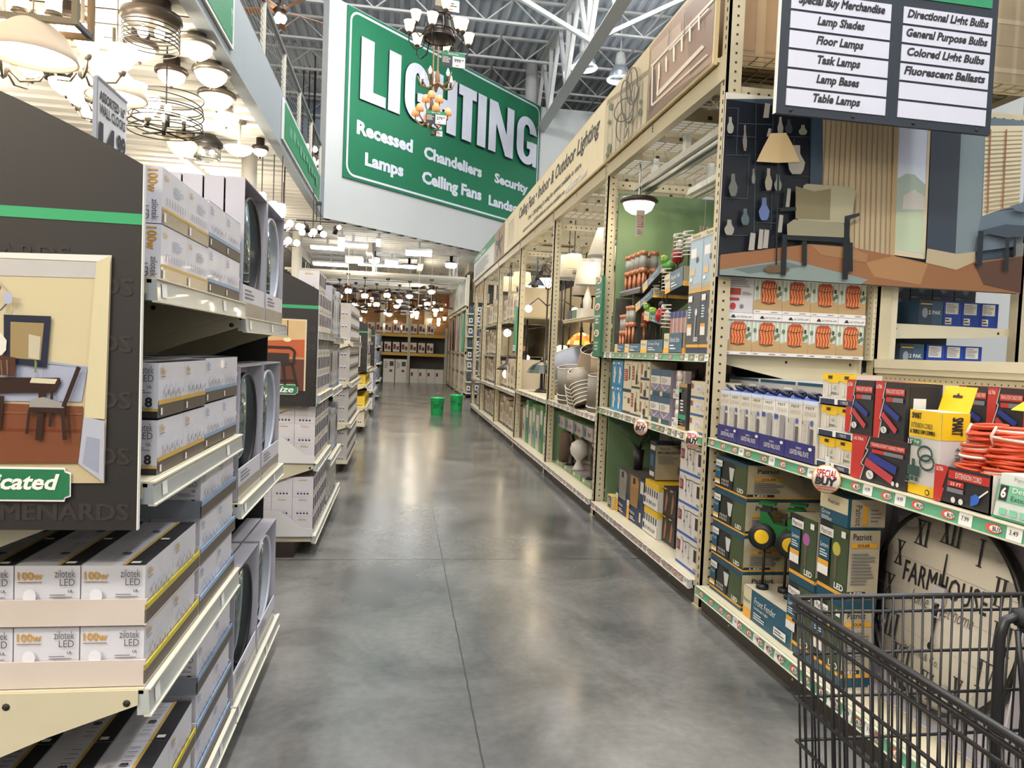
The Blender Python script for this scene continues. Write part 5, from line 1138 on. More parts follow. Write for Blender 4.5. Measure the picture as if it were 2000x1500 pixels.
carton('smart', .112, .11, .098, M('#d0cabe', .45), fsm, None, lambda f: f.rect(0, 0, 1, 1, YEL), 'outlet_carton', 'boxed outlet')
m = MB().box(-.118, .118, 0, .13, 0, .004, WHITE).box(-.118, .118, 0, .004, 0, .03, WHITE); f = m.face((-.118, 0, 0), (.236, 0, 0), (0, 0, .03)); f.rect(.03, .15, .45, .85, NAVY); f.rect(.55, .15, .97, .85, NAVY); f.text(.65, .3, .85, .7, '1 PACK', WHITE)
kind('smtray', 'display_tray', 'display tray', m)
for k in range(3):
    z = .978+k*.131; rput('smtray', 2.78, z, 'white tray with navy strip under the yellow-topped outlet boxes, %s tier' % ORD[k], 'outlet trays')
    for i in range(2):
        for d in range(1 if k < 2 else 4): rput('smart', 2.836-i*.114, z+.031-(.026 if d else 0), 'yellow-topped outlet box, %s tier, %s column%s' % (ORD[k], ORD[i], ', %s row back' % ORD[d] if d else ''), 'yellow outlet boxes', x=1.752+d*.115)
for i in range(2):
    for d in range(1, 4):
        for k in range(2): rput('smart', 2.836-i*.114, .98+k*.11, 'yellow-topped outlet box behind the tiers, %s column, %s row back, %s layer' % (ORD[i], ORD[d], ORD[k]), 'yellow outlet boxes', x=1.76+d*.115+.02)
def ful(wide):
    def f_(f):
        f.poly([(0, 0), (.2, 0), (.24, .3), (.2, .3), (.3, 1), (0, 1)], ULR); f.line([(.2, 0), (.26, .32), (.2, .36), (.32, .7), (.27, .72), (.34, 1)], .004, M('#c9c6c4')); f.text(.03, .88, .22, .95, 'ULTRA', WHITE, .01, .2)
        f.rect(.36, .78, .97, .9, ULR); f.text(.38, .81, .95, .88, 'TRANSLUCENT SURGE STRIPS', M('#f0d8d0'), 0); f.rect(.4, .66, .62, .74, ULR); f.rect(.62, .66, .95, .74, PRINT)
        f.line([(.36, .58), (.85, .38)], .03 if wide else .02, M('#27337f')); f.line([(.32, .5), (.36, .58)], .003, M('#27337f')); f.line([(.3, .44), (.8, .16)], .03 if wide else .02, M('#b23a44')); f.ell(.4, .16, .07 if wide else .1, .1 if wide else .06, M('#d6d4d2')); f.line([(.37, .2), (.43, .12)], .003, INK)
        if wide: f.ell(.82, .1, .025, .05, M('#d6d4d2')); f.ell(.9, .1, .025, .05, M('#d6d4d2'))
    return f_
carton('ulS', .165, .14, .205, ULT, ful(False), lambda f: (f.rect(.1, .15, .9, .95, M('#1f1e20')), f.rect(.2, .3, .55, .75, M('#d8d6d0'))), lambda f: f.rect(0, 0, 1, 1, M('#7a2422')), 'surge_strip_carton', 'boxed surge strip')
carton('ulW', .31, .14, .165, ULT, ful(True), None, lambda f: f.rect(0, 0, 1, 1, M('#6a2020')), 'surge_strip_carton', 'boxed surge strip')
rput('ulW', 2.48, .978, 'wide black and red surge strip box lying at the shelf edge', x=1.735); o = rput('ulS', 2.625, 1.144, 'upright black and red surge strip box next to the yellow outlets'); o = rput('ulS', 2.445, 1.144, 'upright black and red surge strip box next to the yellow cord combo box')
for i in range(7):
    for k in range(2): rput('ulS', 2.6-i*.17, .978+k*.16 if k else .978, 'black surge strip box in the row by the pegboard, %s along, %s layer' % (ORD[i], ORD[k]), 'surge strip boxes by the pegboard', x=2.2)
def fcb(f): f.rect(0, .68, 1, 1, YEL); f.rect(0, 0, 1, .12, YEL); f.text(.08, .9, .38, .97, 'SMART', INK, .03); f.text(.08, .79, .75, .85, 'EXTENSION CORDS', INK, .01); f.text(.08, .72, .85, .77, '& TRIPLE TAP COMBO', INK, .01); f.rect(.02, .58, .22, .66, INK); f.text(.05, .59, .2, .65, "15'", WHITE, .02); f.rect(.22, .58, .45, .66, M('#3d7a58')); f.text(.26, .6, .42, .65, '16 ga', WHITE, .01)
def fcb2(f):
    fcb(f); D_ = M('#28473f')
    for cx, cyy in ((.62, .5), (.7, .4)):
        f.line([(cx+.22*cos(a*.393), cyy+.085*sin(a*.393)) for a in range(17)], .008, D_)
    f.rect(.1, .22, .5, .34, D_); f.rect(.24, .34, .34, .42, D_)
    for q in (.1, .24, .38): f.rect(q, .16, q+.1, .21, D_)
    f.ell(.8, .06, .07, .035, INK); f.ell(.8, .06, .045, .022, YEL)
    f.lines(.08, .12, .6, .15, 1, PRINT)
m = MB().box(-.075, .075, 0, .10, 0, .285, M('#cbc6c3', .45)); fcb2(m.face((-.075, 0, 0), (.15, 0, 0), (0, 0, .285))); f = m.face((.075, 0, 0), (0, .1, 0), (0, 0, .285)); f.rect(0, .68, 1, 1, YEL); f.text(.35, .74, .75, .95, 'SMART', INK, .03, rot=1); f.text(.5, .3, .7, .6, '4 TRIPLE', INK, 0, rot=1)
h = MB().prism([(-.07, .1, .285), (.07, .1, .285), (.07, .125, .37), (-.07, .125, .37)], (0, .002, .0), YEL); f = h.face((-.07, .0995, .285), (.14, 0, 0), (0, .025, .085)); f.poly([(.35, .55), (.65, .55), (.65, .65), (.55, .65), (.5, .75), (.45, .65), (.35, .65)], INK)
kind('combo', 'cord_combo_carton', 'boxed extension cord', m, (('hang_tab', h),)); rput('combo', 2.255, .978, 'yellow-topped extension cord and triple tap combo box at the shelf edge', x=1.745)
m = MB().box(-.115, .115, 0, .004, 0, .118, ULT).box(-.115, .115, .34, .344, 0, .14, OFFW).box(.111, .115, 0, .34, 0, .118, OFFW).box(-.115, -.111, 0, .34, 0, .118, OFFW).box(-.115, .115, 0, .34, 0, .004, OFFW); f = m.face((-.115, 0, 0), (.23, 0, 0), (0, 0, .118))
f.poly([(0, 0), (.14, 0), (.2, .4), (.16, .4), (.26, 1), (0, 1)], ULR); f.text(.03, .84, .16, .95, 'ULTRA', WHITE, .01, .2); f.rect(.27, .7, .98, .92, ULR); f.text(.4, .74, .85, .88, 'EXTENSION CORD', WHITE, 0); f.rect(.27, .5, .56, .64, ULR); f.text(.32, .53, .52, .61, '25 FT', WHITE); f.rect(.27, .34, .56, .46, PRINT); f.poly([(.7, .1), (.82, .2), (.86, .38), (.78, .45), (.7, .36)], M('#2d5fb8')); f.line([(.84, .38), (.98, .6)], .005, M('#e8e2dc')); f.ell(.4, .15, .04, .08, M('#d6d4d2')); f.ell(.54, .15, .04, .08, M('#d6d4d2'))
kind('cordbox', 'open_cord_carton', 'display carton', m); rput('cordbox', 2.065, .978, 'open black and red carton of coiled orange extension cords', x=1.735)
ORG = M('#cf4a25', .38); CWH = M('#e6c9bb', .4)
def coil(key, seed):
    R_ = random.Random(seed); m = MB()
    for i in range(7):
        z = i*.0085; r = .048+R_.uniform(-.004, .005)
        m.ring((R_.uniform(-.004, .004), R_.uniform(-.004, .004), z+.005), r, .0052, CWH if i in (2, 5) and seed % 2 else ORG, 26, 6, (R_.uniform(-.1, .1), R_.uniform(-.1, .1), 1))
    m.tube([(.048, 0, .0), (.056, .0, .03), (.046, .01, .06)], .005, CWH, 6); kind(key, 'coiled_cord', 'extension cord', m)
for q in range(4): coil('coil%d' % q, q+1)
for c, (yy, xx) in enumerate(((2.115, 1.80), (2.008, 1.81))):
    for k in range(4): put('coil%d' % ((k+c) % 4), (xx+.008*k, yy*.972-(.012*k if c == 0 else .006*k), .985+k*.064), .9*k, 'orange coiled cord, %s from the bottom, stack beside the %s box' % (ORD[k], ('yellow combo', 'green')[c]), 'orange extension cords')
    for k in range(3): put('coil%d' % k, (xx+.13, yy*.972-.01, .985+k*.064), .7*k, 'orange coiled extension cord in the rear stack, %s layer, %s column' % (ORD[k], ORD[c]), 'orange extension cords')
for i in range(4):
    m = MB().prism([(-.08, 0, 0), (.08, 0, 0), (.08, .05, .03), (-.08, .05, .03)], (0, .002, .003), YEL); m.box(-.075, .075, .05, .15, -.3, .02, M('#c9c5c0', .5)); kind('flap', 'cord_carton', 'boxed extension cord', m) if i == 0 else None
    rput('flap', 2.08-i*.17, 1.28, 'yellow-topped cord box behind the orange coils, %s along' % ORD[i], 'yellow cord boxes behind the coils', x=1.98)
GBX = M('#6fb08e', .45)
m = MB().prism([(-.13, 0, 0), (-.13, -.0, .0), (-.13, .02, .13), (-.13, .24, .13), (-.13, .24, 0)], (.26, 0, 0), M('#c9cfc9', .45)); f = m.face((-.13, .0, 0), (.26, 0, 0), (0, .02, .13)); f.rect(0, .38, 1, .76, GBX); f.rect(.03, .4, .14, .74, INK); f.text(.05, .46, .12, .7, '6', WHITE, .04); f.text(.2, .58, .95, .72, 'Designer Braided', WHITE, .004); f.text(.2, .43, .8, .54, 'Extension Cord', INK, -.004); f.text(.2, .84, .6, .95, 'Pure Orange', M('#8a8a80'));
for q in (.08, .22, .36): f.rect(q, .1, q+.1, .24, M('#79b598'))
f.rect(0, 0, 1, .05, M('#2f7a58')); kind('braid', 'braided_cord_carton', 'boxed extension cord', m); rput('braid', 1.80, .978, 'green and white designer braided extension cord carton at the end of the shelf', x=1.735)
for i in range(3):
    m = MB().tube([(1.85, 1.83-i*.05, 1.11), (1.86, 1.815-i*.05, 1.16), (1.88, 1.785-i*.05, 1.24)], .014, M('#6b7388', .7), 8); m.box(1.83, 1.86, 1.815-i*.05, 1.845-i*.05, 1.105, 1.15, WHITE); m.build('braided_extension', label='grey braided cord with white plug standing in the green carton, %s in the row' % ORD[i], cat='extension cord', group='braided cords')
# --- salt lamps on the end of the upper shelf, facing the shopper -------------------------------------
def fsalt(rev=False):
    def f_(f):
        f.rect(0, .08, 1, 1, M('#d2ccc6')); f.rect(0, .3, 1, .8, M('#b9c0b0'))
        for q in range(7): f.rect(.04+q*.14, .35, .07+q*.14, .95, M('#e4e2dc')); f.k -= f.st
        for q, w in ((.88, .62), (.93, .5), (.84, .45), (.1, .6)): f.ell(q, w, .06, .06, M('#66755a'), 8)
        f.poly([(0, .08), (1, .08), (1, .36), (.3, .38), (.12, .33), (0, .3)], M('#b39468'))
        f.poly([(.27, .26), (.75, .26), (.8, .7), (.74, .76), (.66, .8), (.55, .79), (.4, .8), (.28, .75), (.24, .6)], M('#a84a2c'))
        for q in (.33, .43, .53, .63, .72): f.line([(q, .28), (q+.03, .42), (q-.03, .55), (q+.02, .72)], .009, M('#d9874f'))
        f.line([(.25, .62), (.5, .585), (.79, .62)], .003, INK); f.line([(.27, .27), (.5, .235), (.75, .27)], .004, INK); f.rect(0, 0, 1, .08, M('#ddd8d6'))
        if rev: f.rect(0, .84, 1, 1, M('#ddd8d6')); f.poly([(.22, .88), (.4, .88), (.34, .95), (.28, .95)], INK); f.text(.42, .89, .95, .93, 'SALT CRYSTAL LAMP', INK)
        f.lines(.05, .02, .3, .06, 1, PRINT); f.lines(.6, .02, .95, .06, 1, PRINT)
    return f_
carton('salt', .171, .16, .235, M('#d6d1ce', .45), fsalt(), None, None, 'salt_lamp_carton', 'boxed salt lamp'); carton('saltr', .171, .16, .235, M('#d6d1ce', .45), fsalt(True), None, None, 'salt_lamp_carton', 'boxed salt lamp')
def fback(f): f.lines(.05, .6, .95, .95, 8, PRINT); f.rect(.05, .42, .55, .58, M('#a3442c')); f.lines(.6, .42, .95, .5, 3, PRINT); f.ell(.3, .15, .1, .08, RED); f.ell(.6, .15, .07, .05, PRINT); f.rect(.1, .29, .5, .35, RED)
carton('saltb', .171, .16, .235, M('#cbc6c8', .45), fback, None, None, 'salt_lamp_carton', 'boxed salt lamp')
for i in range(5):
    put('saltr', (1.868+i*.173, 3.87, 1.442), 0, 'salt crystal lamp box, lower row, %s from the front post' % ORD[i], 'boxed salt lamps'); put('salt' if i else 'saltb', (1.868+i*.173, 3.87, 1.679), 0, 'salt crystal lamp box%s, upper row, %s from the front post' % ('' if i else ' turned to its text side', ORD[i]), 'boxed salt lamps')
# --- far side of the spine: blue bulb boxes -----------------------------------------------------------
t = thing('shelf', 'beige bracketed shelf beyond the spine post holding blue bulb boxes', 'shelf')
MB().box(2.84, 3.66, 3.95, 6, 1.652, 1.665, SHELFM).build('deck', t); m = MB().prism([(2.84, 3.90, 1.665), (3.64, 3.90, 1.665), (3.64, 3.90, 1.62), (3.4, 3.90, 1.60), (2.84, 3.90, 1.575)], (0, .02, 0), SHELFM)
for q in (2.87, 3.55): m.lathe([(.008, 0), (.008, .001)], (q, 3.899, 1.635), HOLE, 8, (0, 1, 0))
m.build('bracket', t)
shelf('shelf', 'lower shelf beyond the pegboard with more blue bulb boxes', 2.84, 3.66, 3.92, 6, 1.40, rail=False, bracket=False)
BLB = M('#223f95', .4)
def fbl(f): f.rect(.1, .5, .8, .95, OFFW); f.lines(.14, .55, .76, .9, 6, PRINT); f.rect(.1, .08, .45, .35, OFFW); f.lines(.12, .1, .42, .33, 2, INK)
carton('blue', .122, .2, .15, BLB, fbl, None, None, 'blue_bulb_carton', 'light bulb box')
def fb2(f): f.rect(0, 0, .55, 1, M('#3b4655')); f.ell(.25, .5, .12, .2, M('#8b98a5')); f.text(.4, .45, .9, .6, '2 PAK', WHITE, .01); f.lines(.05, .8, .8, .9, 1, YEL)
carton('blue2', .16, .2, .15, M('#3d566f', .4), fb2, None, None, 'blue_bulb_carton', 'light bulb box')
carton('bdark', .15, .2, .1, M('#1b222c', .4), lambda f: (f.ell(.5, .45, .16, .3, M('#59626c')), f.lines(.05, .8, .4, .95, 2, PRINT)), None, None, 'dark_bulb_carton', 'light bulb box')
for i in range(3):
    put('blue', (3.285+i*.125, 3.96, 1.667), 0, 'deep blue bulb box on the bracketed shelf, %s in the row' % ORD[i], 'blue bulb boxes beyond the spine'); put('blue', (3.19+i*.125, 3.96, 1.402), 0, 'deep blue bulb box on the lower far shelf, %s in the row' % ORD[i], 'blue bulb boxes beyond the spine')
MB().box(2.86, 3.66, 4.45, 4.47, 1.40, 1.9, M('#20242b', .6)).build('divider_sheet', label='dark divider sheet behind the dark bulb boxes beyond the spine', cat='divider board')
put('blue2', (3.14, 3.96, 1.667), 0, 'blue-grey bulb two-pack box on the bracketed shelf', 'blue bulb boxes beyond the spine'); put('blue2', (3.03, 3.96, 1.402), 0, 'blue-grey bulb two-pack box on the lower far shelf', 'blue bulb boxes beyond the spine')
for i in range(5):
    for k in range(3): put('bdark', (2.93+i*.155, 4.18, 1.667+k*.101), 0, 'dark bulb box behind the blue ones, %s in the row, %s layer' % (ORD[i], ORD[k]), 'dark bulb boxes beyond the spine')
for i in range(4): put('bdark', (2.93+i*.16, 4.18, 1.402), 0, 'dark bulb box on the lower far shelf, %s in the row' % ORD[i], 'dark bulb boxes beyond the spine')
# cartons on the top deck
carton('brownbox', .46, .5, .46, KRAFT, lambda f: (f.rect(0, .2, 1, .23, M('#8d6f4d')), f.rect(.44, 0, .56, 1, M('#a98a62', .4))), None, None, 'shipping_carton', 'cardboard box')
put('brownbox', (2.0, 4.05, 3.11), 0, 'large brown shipping carton on the wire deck near the front post'); put('brownbox', (2.47, 4.05, 3.11), 0, 'brown shipping carton on the wire deck hidden behind the directory sign')
carton('tanbox', .5, .5, .29, M('#a08d70', .7), lambda f: (f.rect(.0, .45, 1, .55, M('#b3a184')), f.rect(.1, .1, .3, .3, PRINT)), None, None, 'shipping_carton', 'cardboard box')
for k in range(3): put('tanbox', (3.5, 4.05, 3.11+k*.292), 0, 'tan shipping carton in the stack beyond the directory sign, %s layer' % ORD[k], 'tan shipping cartons')
MB().box(2.685, 2.695, 3.93, 6.05, .14, 1.40, M('#4a453b', .7)).build('back_board', label='back board coloured dark as shade behind the lower shelves of the near bay', cat='back board')  # pegboard colour darkened to carry the shade under the shelves
# --- near bay: bottom shelf -----------------------------------------------------------------------------
def fpl(f):
    f.rect(0, 0, 1, .08, M('#2d5aa8')); f.rect(.03, .45, .17, .78, WAR); f.lines(.05, .5, .15, .74, 4, M('#c9a0a4')); f.rect(.72, .38, .92, .76, M('#2a2327')); f.line([(.22, .93), (.3, .82), (.5, .86), (.66, .84), (.9, .86)], .005, INK)
    for x, h in ((.3, .3), (.42, .5), (.56, .24)): f.line([(x, .82), (x, h+.16)], .005, INK); f.rect(x-.016, h+.12, x+.016, h+.2, INK); f.ell(x, h+.04, .02, .08, TINT)
    f.rect(.76, .14, .95, .17, INK); f.rect(.76, .2, .95, .215, INK); f.text(.04, .82, .14, .9, 'Patriot', PRINT)
carton('pend', .385, .3, .188, M('#d8d2cc', .45), fpl, None, None, 'string_light_carton', 'boxed string light')
for k in range(4): rput('pend', 4.235, .142+k*.1885, 'white string light box with hanging bulbs, %s from the bottom beside the front post' % ORD[k], 'stacked string light boxes', x=1.75)
m = MB().box(-.145, .145, 0, .3, 0, .003, WHITE).box(-.145, .145, 0, .003, 0, .085, M('#e2ded8', .45)); f = m.face((-.145, 0, 0), (.29, 0, 0), (0, 0, .085)); f.text(.2, .35, .9, .65, 'LED SPIKE LIGHT', INK, 0); f.rect(.04, .3, .14, .8, INK)
kind('sptray', 'display_tray', 'display tray', m)
carton('spike', .046, .095, .185, M('#dcd8d0', .45), lambda f: (f.rect(0, .75, 1, 1, YEL), f.rect(.3, .48, .7, .72, INK), f.rect(.4, .2, .6, .48, INK)), lambda f: (f.rect(0, .75, 1, 1, YEL), f.text(.2, .84, .8, .92, 'SMART', INK)), lambda f: f.rect(0, 0, 1, 1, YEL), 'spike_light_carton', 'boxed spike light')
for k in range(2):
    rput('sptray', 5.09, .142+k*.19, 'white tray lettered LED spike light, %s tier' % ORD[k], 'spike light trays', x=1.80)
    for i in range(6):
        for d in range(1 if k == 0 else 3): rput('spike', 5.21-i*.0475, .146+k*.19, 'narrow yellow-topped spike light box, %s along, %s tier%s' % (ORD[i], ORD[k], ', %s row back' % ORD[d] if d else ''), 'spike light boxes', x=1.806+d*.097)
carton('dk', .115, .13, .19, M('#2c2422', .45), lambda f: (f.poly([(.3, .1), (.55, .15), (.75, .6), (.55, .85), (.4, .6)], M('#9c6a40')), f.lines(.1, .88, .7, .96, 1, OFFW)), lambda f: f.lines(.1, .1, .9, .9, 8, M('#5a4c44')), None, 'path_light_carton', 'boxed path light')
for k in range(2):
    for i in range(2):
        for d in range(2): rput('dk', 4.88-i*.118, .142+k*.192, 'dark path light box with copper lamp picture, %s column, %s layer%s' % (ORD[i], ORD[k], ', row behind' if d else ''), 'dark path light boxes', x=1.84+d*.135)
def fsc(c):
    def f_(f): f.rect(0, 0, 1, .55, NAVY); f.rect(.08, .55, .92, 1, M('#4b4a46')); f.poly([(.2, .35), (.85, .35), (.92, .9), (.8, .98), (.2, .98)], c); f.rect(.4, .82, .62, .95, INK); [f.line([(.22, .4+i*.05), (.88, .4+i*.05)], .003, M('#6a5230')) for i in range(8)]; f.rect(0, 0, .22, .3, AMB); f.rect(0, .3, .22, .42, OFFW); f.text(.3, .18, .7, .26, 'Patriot', WHITE); f.lines(.3, .06, .8, .14, 2, WHITE)
    return f_
carton('sc1', .27, .28, .36, M('#5a5650', .5), fsc(M('#a67c42')), lambda f: f.rect(0, .9, 1, 1, PRINT), None, 'sconce_carton', 'boxed outdoor light'); carton('sc2', .27, .28, .36, M('#5a5650', .5), fsc(M('#8d8a82')), None, None, 'sconce_carton', 'boxed outdoor light')
rput('sc1', 5.47, .142, 'navy outdoor light box with bronze louvre picture', x=1.80); rput('sc2', 5.77, .142, 'navy outdoor light box with grey louvre picture', x=1.80)
carton('nv', .09, .25, .36, NAVY, lambda f: (f.rect(.1, .7, .9, .95, OFFW), f.rect(.1, .1, .5, .3, OFFW)), None, None, 'path_light_carton', 'boxed path light'); rput('nv', 5.285, .142, 'slim navy box squeezed between bronze louvre box and spike lights', x=1.80)
carton('sm', .12, .12, .11, M('#c2ad6a', .5), lambda f: (f.rect(.2, .1, .9, .9, NAVY), f.lines(.3, .3, .8, .8, 3, WHITE)), None, None, 'path_light_carton', 'boxed path light'); rput('sm', 5.985, .142, 'small tan box with navy label alone at the end of the shelf', x=1.76)
def fes(f): f.rect(0, 0, 1, 1, M('#1f2838')); f.rect(.1, .78, .9, .9, OFFW); f.rect(.2, .35, .7, .65, M('#2f5d8a')); f.rect(.1, .08, .9, .2, OFFW)
def ses(f): f.rect(0, .93, 1, 1, NAVY); f.text(.1, .8, .35, .87, 'Patriot', INK); f.rect(.05, .7, .7, .76, M('#3a352c')); f.text(.1, .71, .6, .75, 'LOW VOLTAGE', OFFW); f.lines(.05, .42, .6, .66, 6, PRINT); f.rect(.55, .12, .92, .36, M('#8a8470')); f.lines(.58, .15, .9, .34, 4, INK)
carton('est', .12, .30, .27, M('#a59a82', .5), fes, ses, lambda f: f.rect(0, 0, 1, 1, NAVY), 'transformer_carton', 'boxed transformer'); rput('est', 5.17, .532, 'tan low voltage transformer box standing on the spike light boxes', x=1.83)
def fhu(f): f.rect(0, .9, 1, 1, M('#7fa87a')); f.text(.2, .74, .8, .84, 'Hunter', INK, -.006, .4); f.line([(.3, .1), (.4, .35), (.35, .6)], .01, INK); f.ell(.75, .55, .07, .05, INK, 10); f.line([(.75, .5), (.6, .3), (.5, .1)], .005, INK)
carton('hun', .23, .3, .72, M('#aaa09c', .5), fhu, None, None, 'lamp_carton', 'boxed lamp')
for i in range(3): rput('hun', 5.95-i*.24, .142, 'tall pinkish grey lamp box at the back of the bottom shelf, %s along' % ORD[i], 'tall lamp boxes at the back', x=2.2)
def flower(loc, col, label):
    t = thing('solar_flower', label, 'artificial flower', loc); R_ = random.Random(len(label)); P = MB()
    P.lathe([(.035, 0), (.045, .16)], (0, 0, 0), BLACK, 12).build('pot', t); S = MB()
    for i in range(16):
        a = R_.uniform(0, 6.28); r = R_.uniform(.05, .16); h = R_.uniform(.22, .36); tip = V((r*cos(a), r*sin(a), h)); S.tube([(0, 0, .15), tip*.6+V((0, 0, .08)), tip], .003, M('#27402a'), 5)
        b = MB(); q = [tip+V((.03*cos(k*1.257), .03*sin(k*1.257), .008*(k % 2))) for k in range(5)]
        for k in range(5): b.prism([tip, tip+V((.02*cos(k*1.257-.4), .02*sin(k*1.257-.4), .006)), q[k], tip+V((.02*cos(k*1.257+.4), .02*sin(k*1.257+.4), .006))], (0, 0, .002), col if i % 2 else M('#3f5a35'))
        b.build('flower_head', t)
    S.build('stem', t)
flower((1.92, 5.60, .505), M('#2f56a8'), 'blue artificial solar flower on the grey louvre box'); flower((2.0, 4.76, .53), M('#7a2f5a'), 'dark pink artificial solar flower behind the transformer box')
# --- near bay: middle shelf ------------------------------------------------------------------------------
MG = 'small lighting boxes on the middle shelf'
def fmo(f): f.poly([(.35, .1), (.6, .1), (.66, .3), (.8, .45), (.66, .6), (.6, .75), (.4, .72), (.36, .5)], OFFW); f.ell(.5, .42, .1, .07, M('#d99a7a'), 10); f.rect(.1, .85, .5, .91, WHITE); f.rect(.75, .8, .92, .9, M('#d99a7a'))
carton('mo', .148, .18, .203, M('#2e83b4', .45), fmo, None, None, 'motion_light_carton', 'boxed motion light')
for k in range(2):
    for i in range(2): rput('mo', 5.97-i*.15, .967+k*.205, 'bright blue motion light box, %s column, %s layer' % (ORD[i], ('lower', 'upper')[k]), MG, x=1.75)
def fc1(f): f.rect(0, 0, 1, .1, NAVY); f.text(.3, .85, .8, .9, 'Patriot', INK); f.rect(.06, .35, .52, .72, M('#8d3a36')); f.lines(.1, .38, .48, .7, 5, M('#d8aaa0')); f.line([(.75, .75), (.75, .4)], .02, INK); f.ell(.75, .78, .06, .05, INK)
carton('c1', .20, .2, .245, CRM, fc1, None, None, 'lantern_carton', 'boxed lantern'); carton('c2', .20, .2, .165, CRM, lambda f: (f.rect(0, 0, 1, .12, NAVY), f.text(.2, .7, .5, .8, 'Patriot', INK), f.rect(.65, .5, .9, .75, M('#4f4f4a'))), None, None, 'lantern_carton', 'boxed lantern')
rput('c2', 5.61, .967, 'short cream lantern box under the tall red-labelled one', MG, x=1.75); rput('c1', 5.61, 1.134, 'tall cream lantern box with red label on the upper layer', MG, x=1.75)
def fla(f): f.rect(0, 0, 1, .07, NAVY); f.rect(.04, .3, .28, .82, M('#8d3a36')); f.lines(.08, .35, .24, .78, 4, M('#d8aaa0')); f.rect(.5, .15, .7, .5, INK); f.ell(.6, .78, .12, .13, M('#bdb6a8')); f.rect(.56, .5, .64, .66, INK); f.poly([(.8, .2), (.92, .2), (.86, .3)], INK)
carton('la', .195, .2, .203, CRM, fla, None, None, 'lantern_carton', 'boxed lantern')
for k in range(2): rput('la', 5.40, .967+k*.205, 'cream box with black lantern picture, %s layer' % ('lower', 'upper')[k], MG, x=1.75)
def fbu(f): f.rect(0, 0, 1, .12, NAVY); f.rect(.04, .3, .2, .85, M('#8d5a4a')); f.rect(.42, .15, .68, .5, INK); f.rect(.42, .5, .52, .92, OFFW); f.rect(.58, .5, .68, .92, OFFW); f.poly([(.8, .6), (.95, .6), (.88, .75)], INK)
carton('bu', .19, .2, .136, CRM, fbu, None, None, 'socket_carton', 'boxed lamp socket')
for k in range(3): rput('bu', 5.19, .967+k*.138, 'cream box with white bulb socket picture, %s layer from the bottom' % ORD[k], MG, x=1.75)
PLAS = M('#8d8698', .15, coat=.6)
def ftri(f): f.rect(0, .75, 1, 1, M('#3a5570')); f.rect(0, .45, 1, .75, OFFW); f.lines(.1, .5, .7, .7, 4, PRINT); f.rect(0, .0, 1, .17, M('#1f4a5a')); f.line([(.1, .42), (.5, .22), (.9, .42)], .006, M('#cfc8ea')); f.rect(0, 0, .25, .17, CRM)
carton('tri', .185, .16, .18, PLAS, ftri, None, None, 'triangle_light_carton', 'boxed wall light')
for k in range(2):
    for i in range(2): rput('tri', 4.96-i*.2, .967+k*.182, 'purple plastic pack of folding triangle lights, %s column, %s layer' % (ORD[i], ('lower', 'upper')[k]), MG, x=1.75)
m = MB().box(-.07, .07, .02, .06, 0, .18, M('#b0a6a2', .2, coat=.6)).box(-.07, .07, 0, .06, 0, .06, OFFW); f = m.face((-.07, 0, 0), (.14, 0, 0), (0, 0, .06)); f.lines(.2, .2, .8, .5, 2, M('#6f86b8')); f.ell(.15, .7, .08, .15, M('#2d5aa8'), 8)
l1 = MB()
for z in (.085, .145): l1.lathe([(.04, 0), (.036, .018), (.0, .022)], (0, .02, z), M('#cfc6c2', .3), 20, (0, -1, 0)); l1.ring((0, .006, z), .024, .003, M('#e8e4e2', .3), 20, 6, (0, 1, 0))
kind('puck', 'puck_light_pack', 'puck light pack', m, (('puck_lights', l1),))
for k in range(2): rput('puck', 4.545, .967+k*.183, 'clear blister pack of round puck lights, %s layer' % ('lower', 'upper')[k], MG, x=1.75)
def fdk(f): f.rect(0, 0, 1, .07, M('#b5935c')); f.rect(0, .92, 1, 1, M('#b5935c')); f.rect(0, .22, 1, .32, M('#2f8f6c')); [f.rect(.3, .4+i*.07, .65, .43+i*.07, WHITE) for i in range(4)]; f.rect(.1, .8, .45, .88, M('#2f8f6c')); f.lines(.15, .1, .85, .2, 2, PRINT)
carton('dkb', .13, .12, .285, M('#3a3a3c', .4), fdk, None, None, 'bar_light_carton', 'boxed bar light'); rput('dkb', 4.445, .967, 'tall dark grey bar light box with green band on the middle shelf', x=1.75)
def fdn(f): f.rect(0, 0, 1, .12, M('#2d5a98')); f.rect(.02, .55, .14, .85, M('#8d4a46')); f.ell(.48, .58, .22, .2, M('#d3cfd8')); f.ell(.48, .54, .13, .1, M('#b5b0c8')); f.text(.74, .3, .86, .42, '6"', PRINT); f.rect(.86, .45, .96, .8, M('#8d4a46'))
carton('dn', .245, .2, .102, M('#d6cbb4', .45), fdn, None, None, 'downlight_carton', 'boxed downlight')
for k in range(3): rput('dn', 4.19, .967+k*.104, 'cream downlight box behind the front post, %s layer from the bottom' % ORD[k], MG, x=1.75)
carton('pk', .09, .12, .36, M('#6b6360', .3), lambda f: f.lines(.1, .75, .9, .95, 2, TINT), None, None, 'blister_pack', 'blister pack')
for i in range(2): rput('pk', 4.60-i*.1, .967, 'dark blister pack standing at the back of the middle shelf, %s along' % ORD[i], 'blister packs at the back', x=1.97)
carton('lg', .5, .2, .42, M('#9d9684', .5), lambda f: (f.lines(.1, .8, .5, .92, 2, PRINT), f.rect(.8, .75, .85, .9, INK)), None, None, 'fixture_carton', 'boxed light fixture'); rput('lg', 5.0, .967, 'long grey fixture carton at the back of the middle shelf', x=2.0)
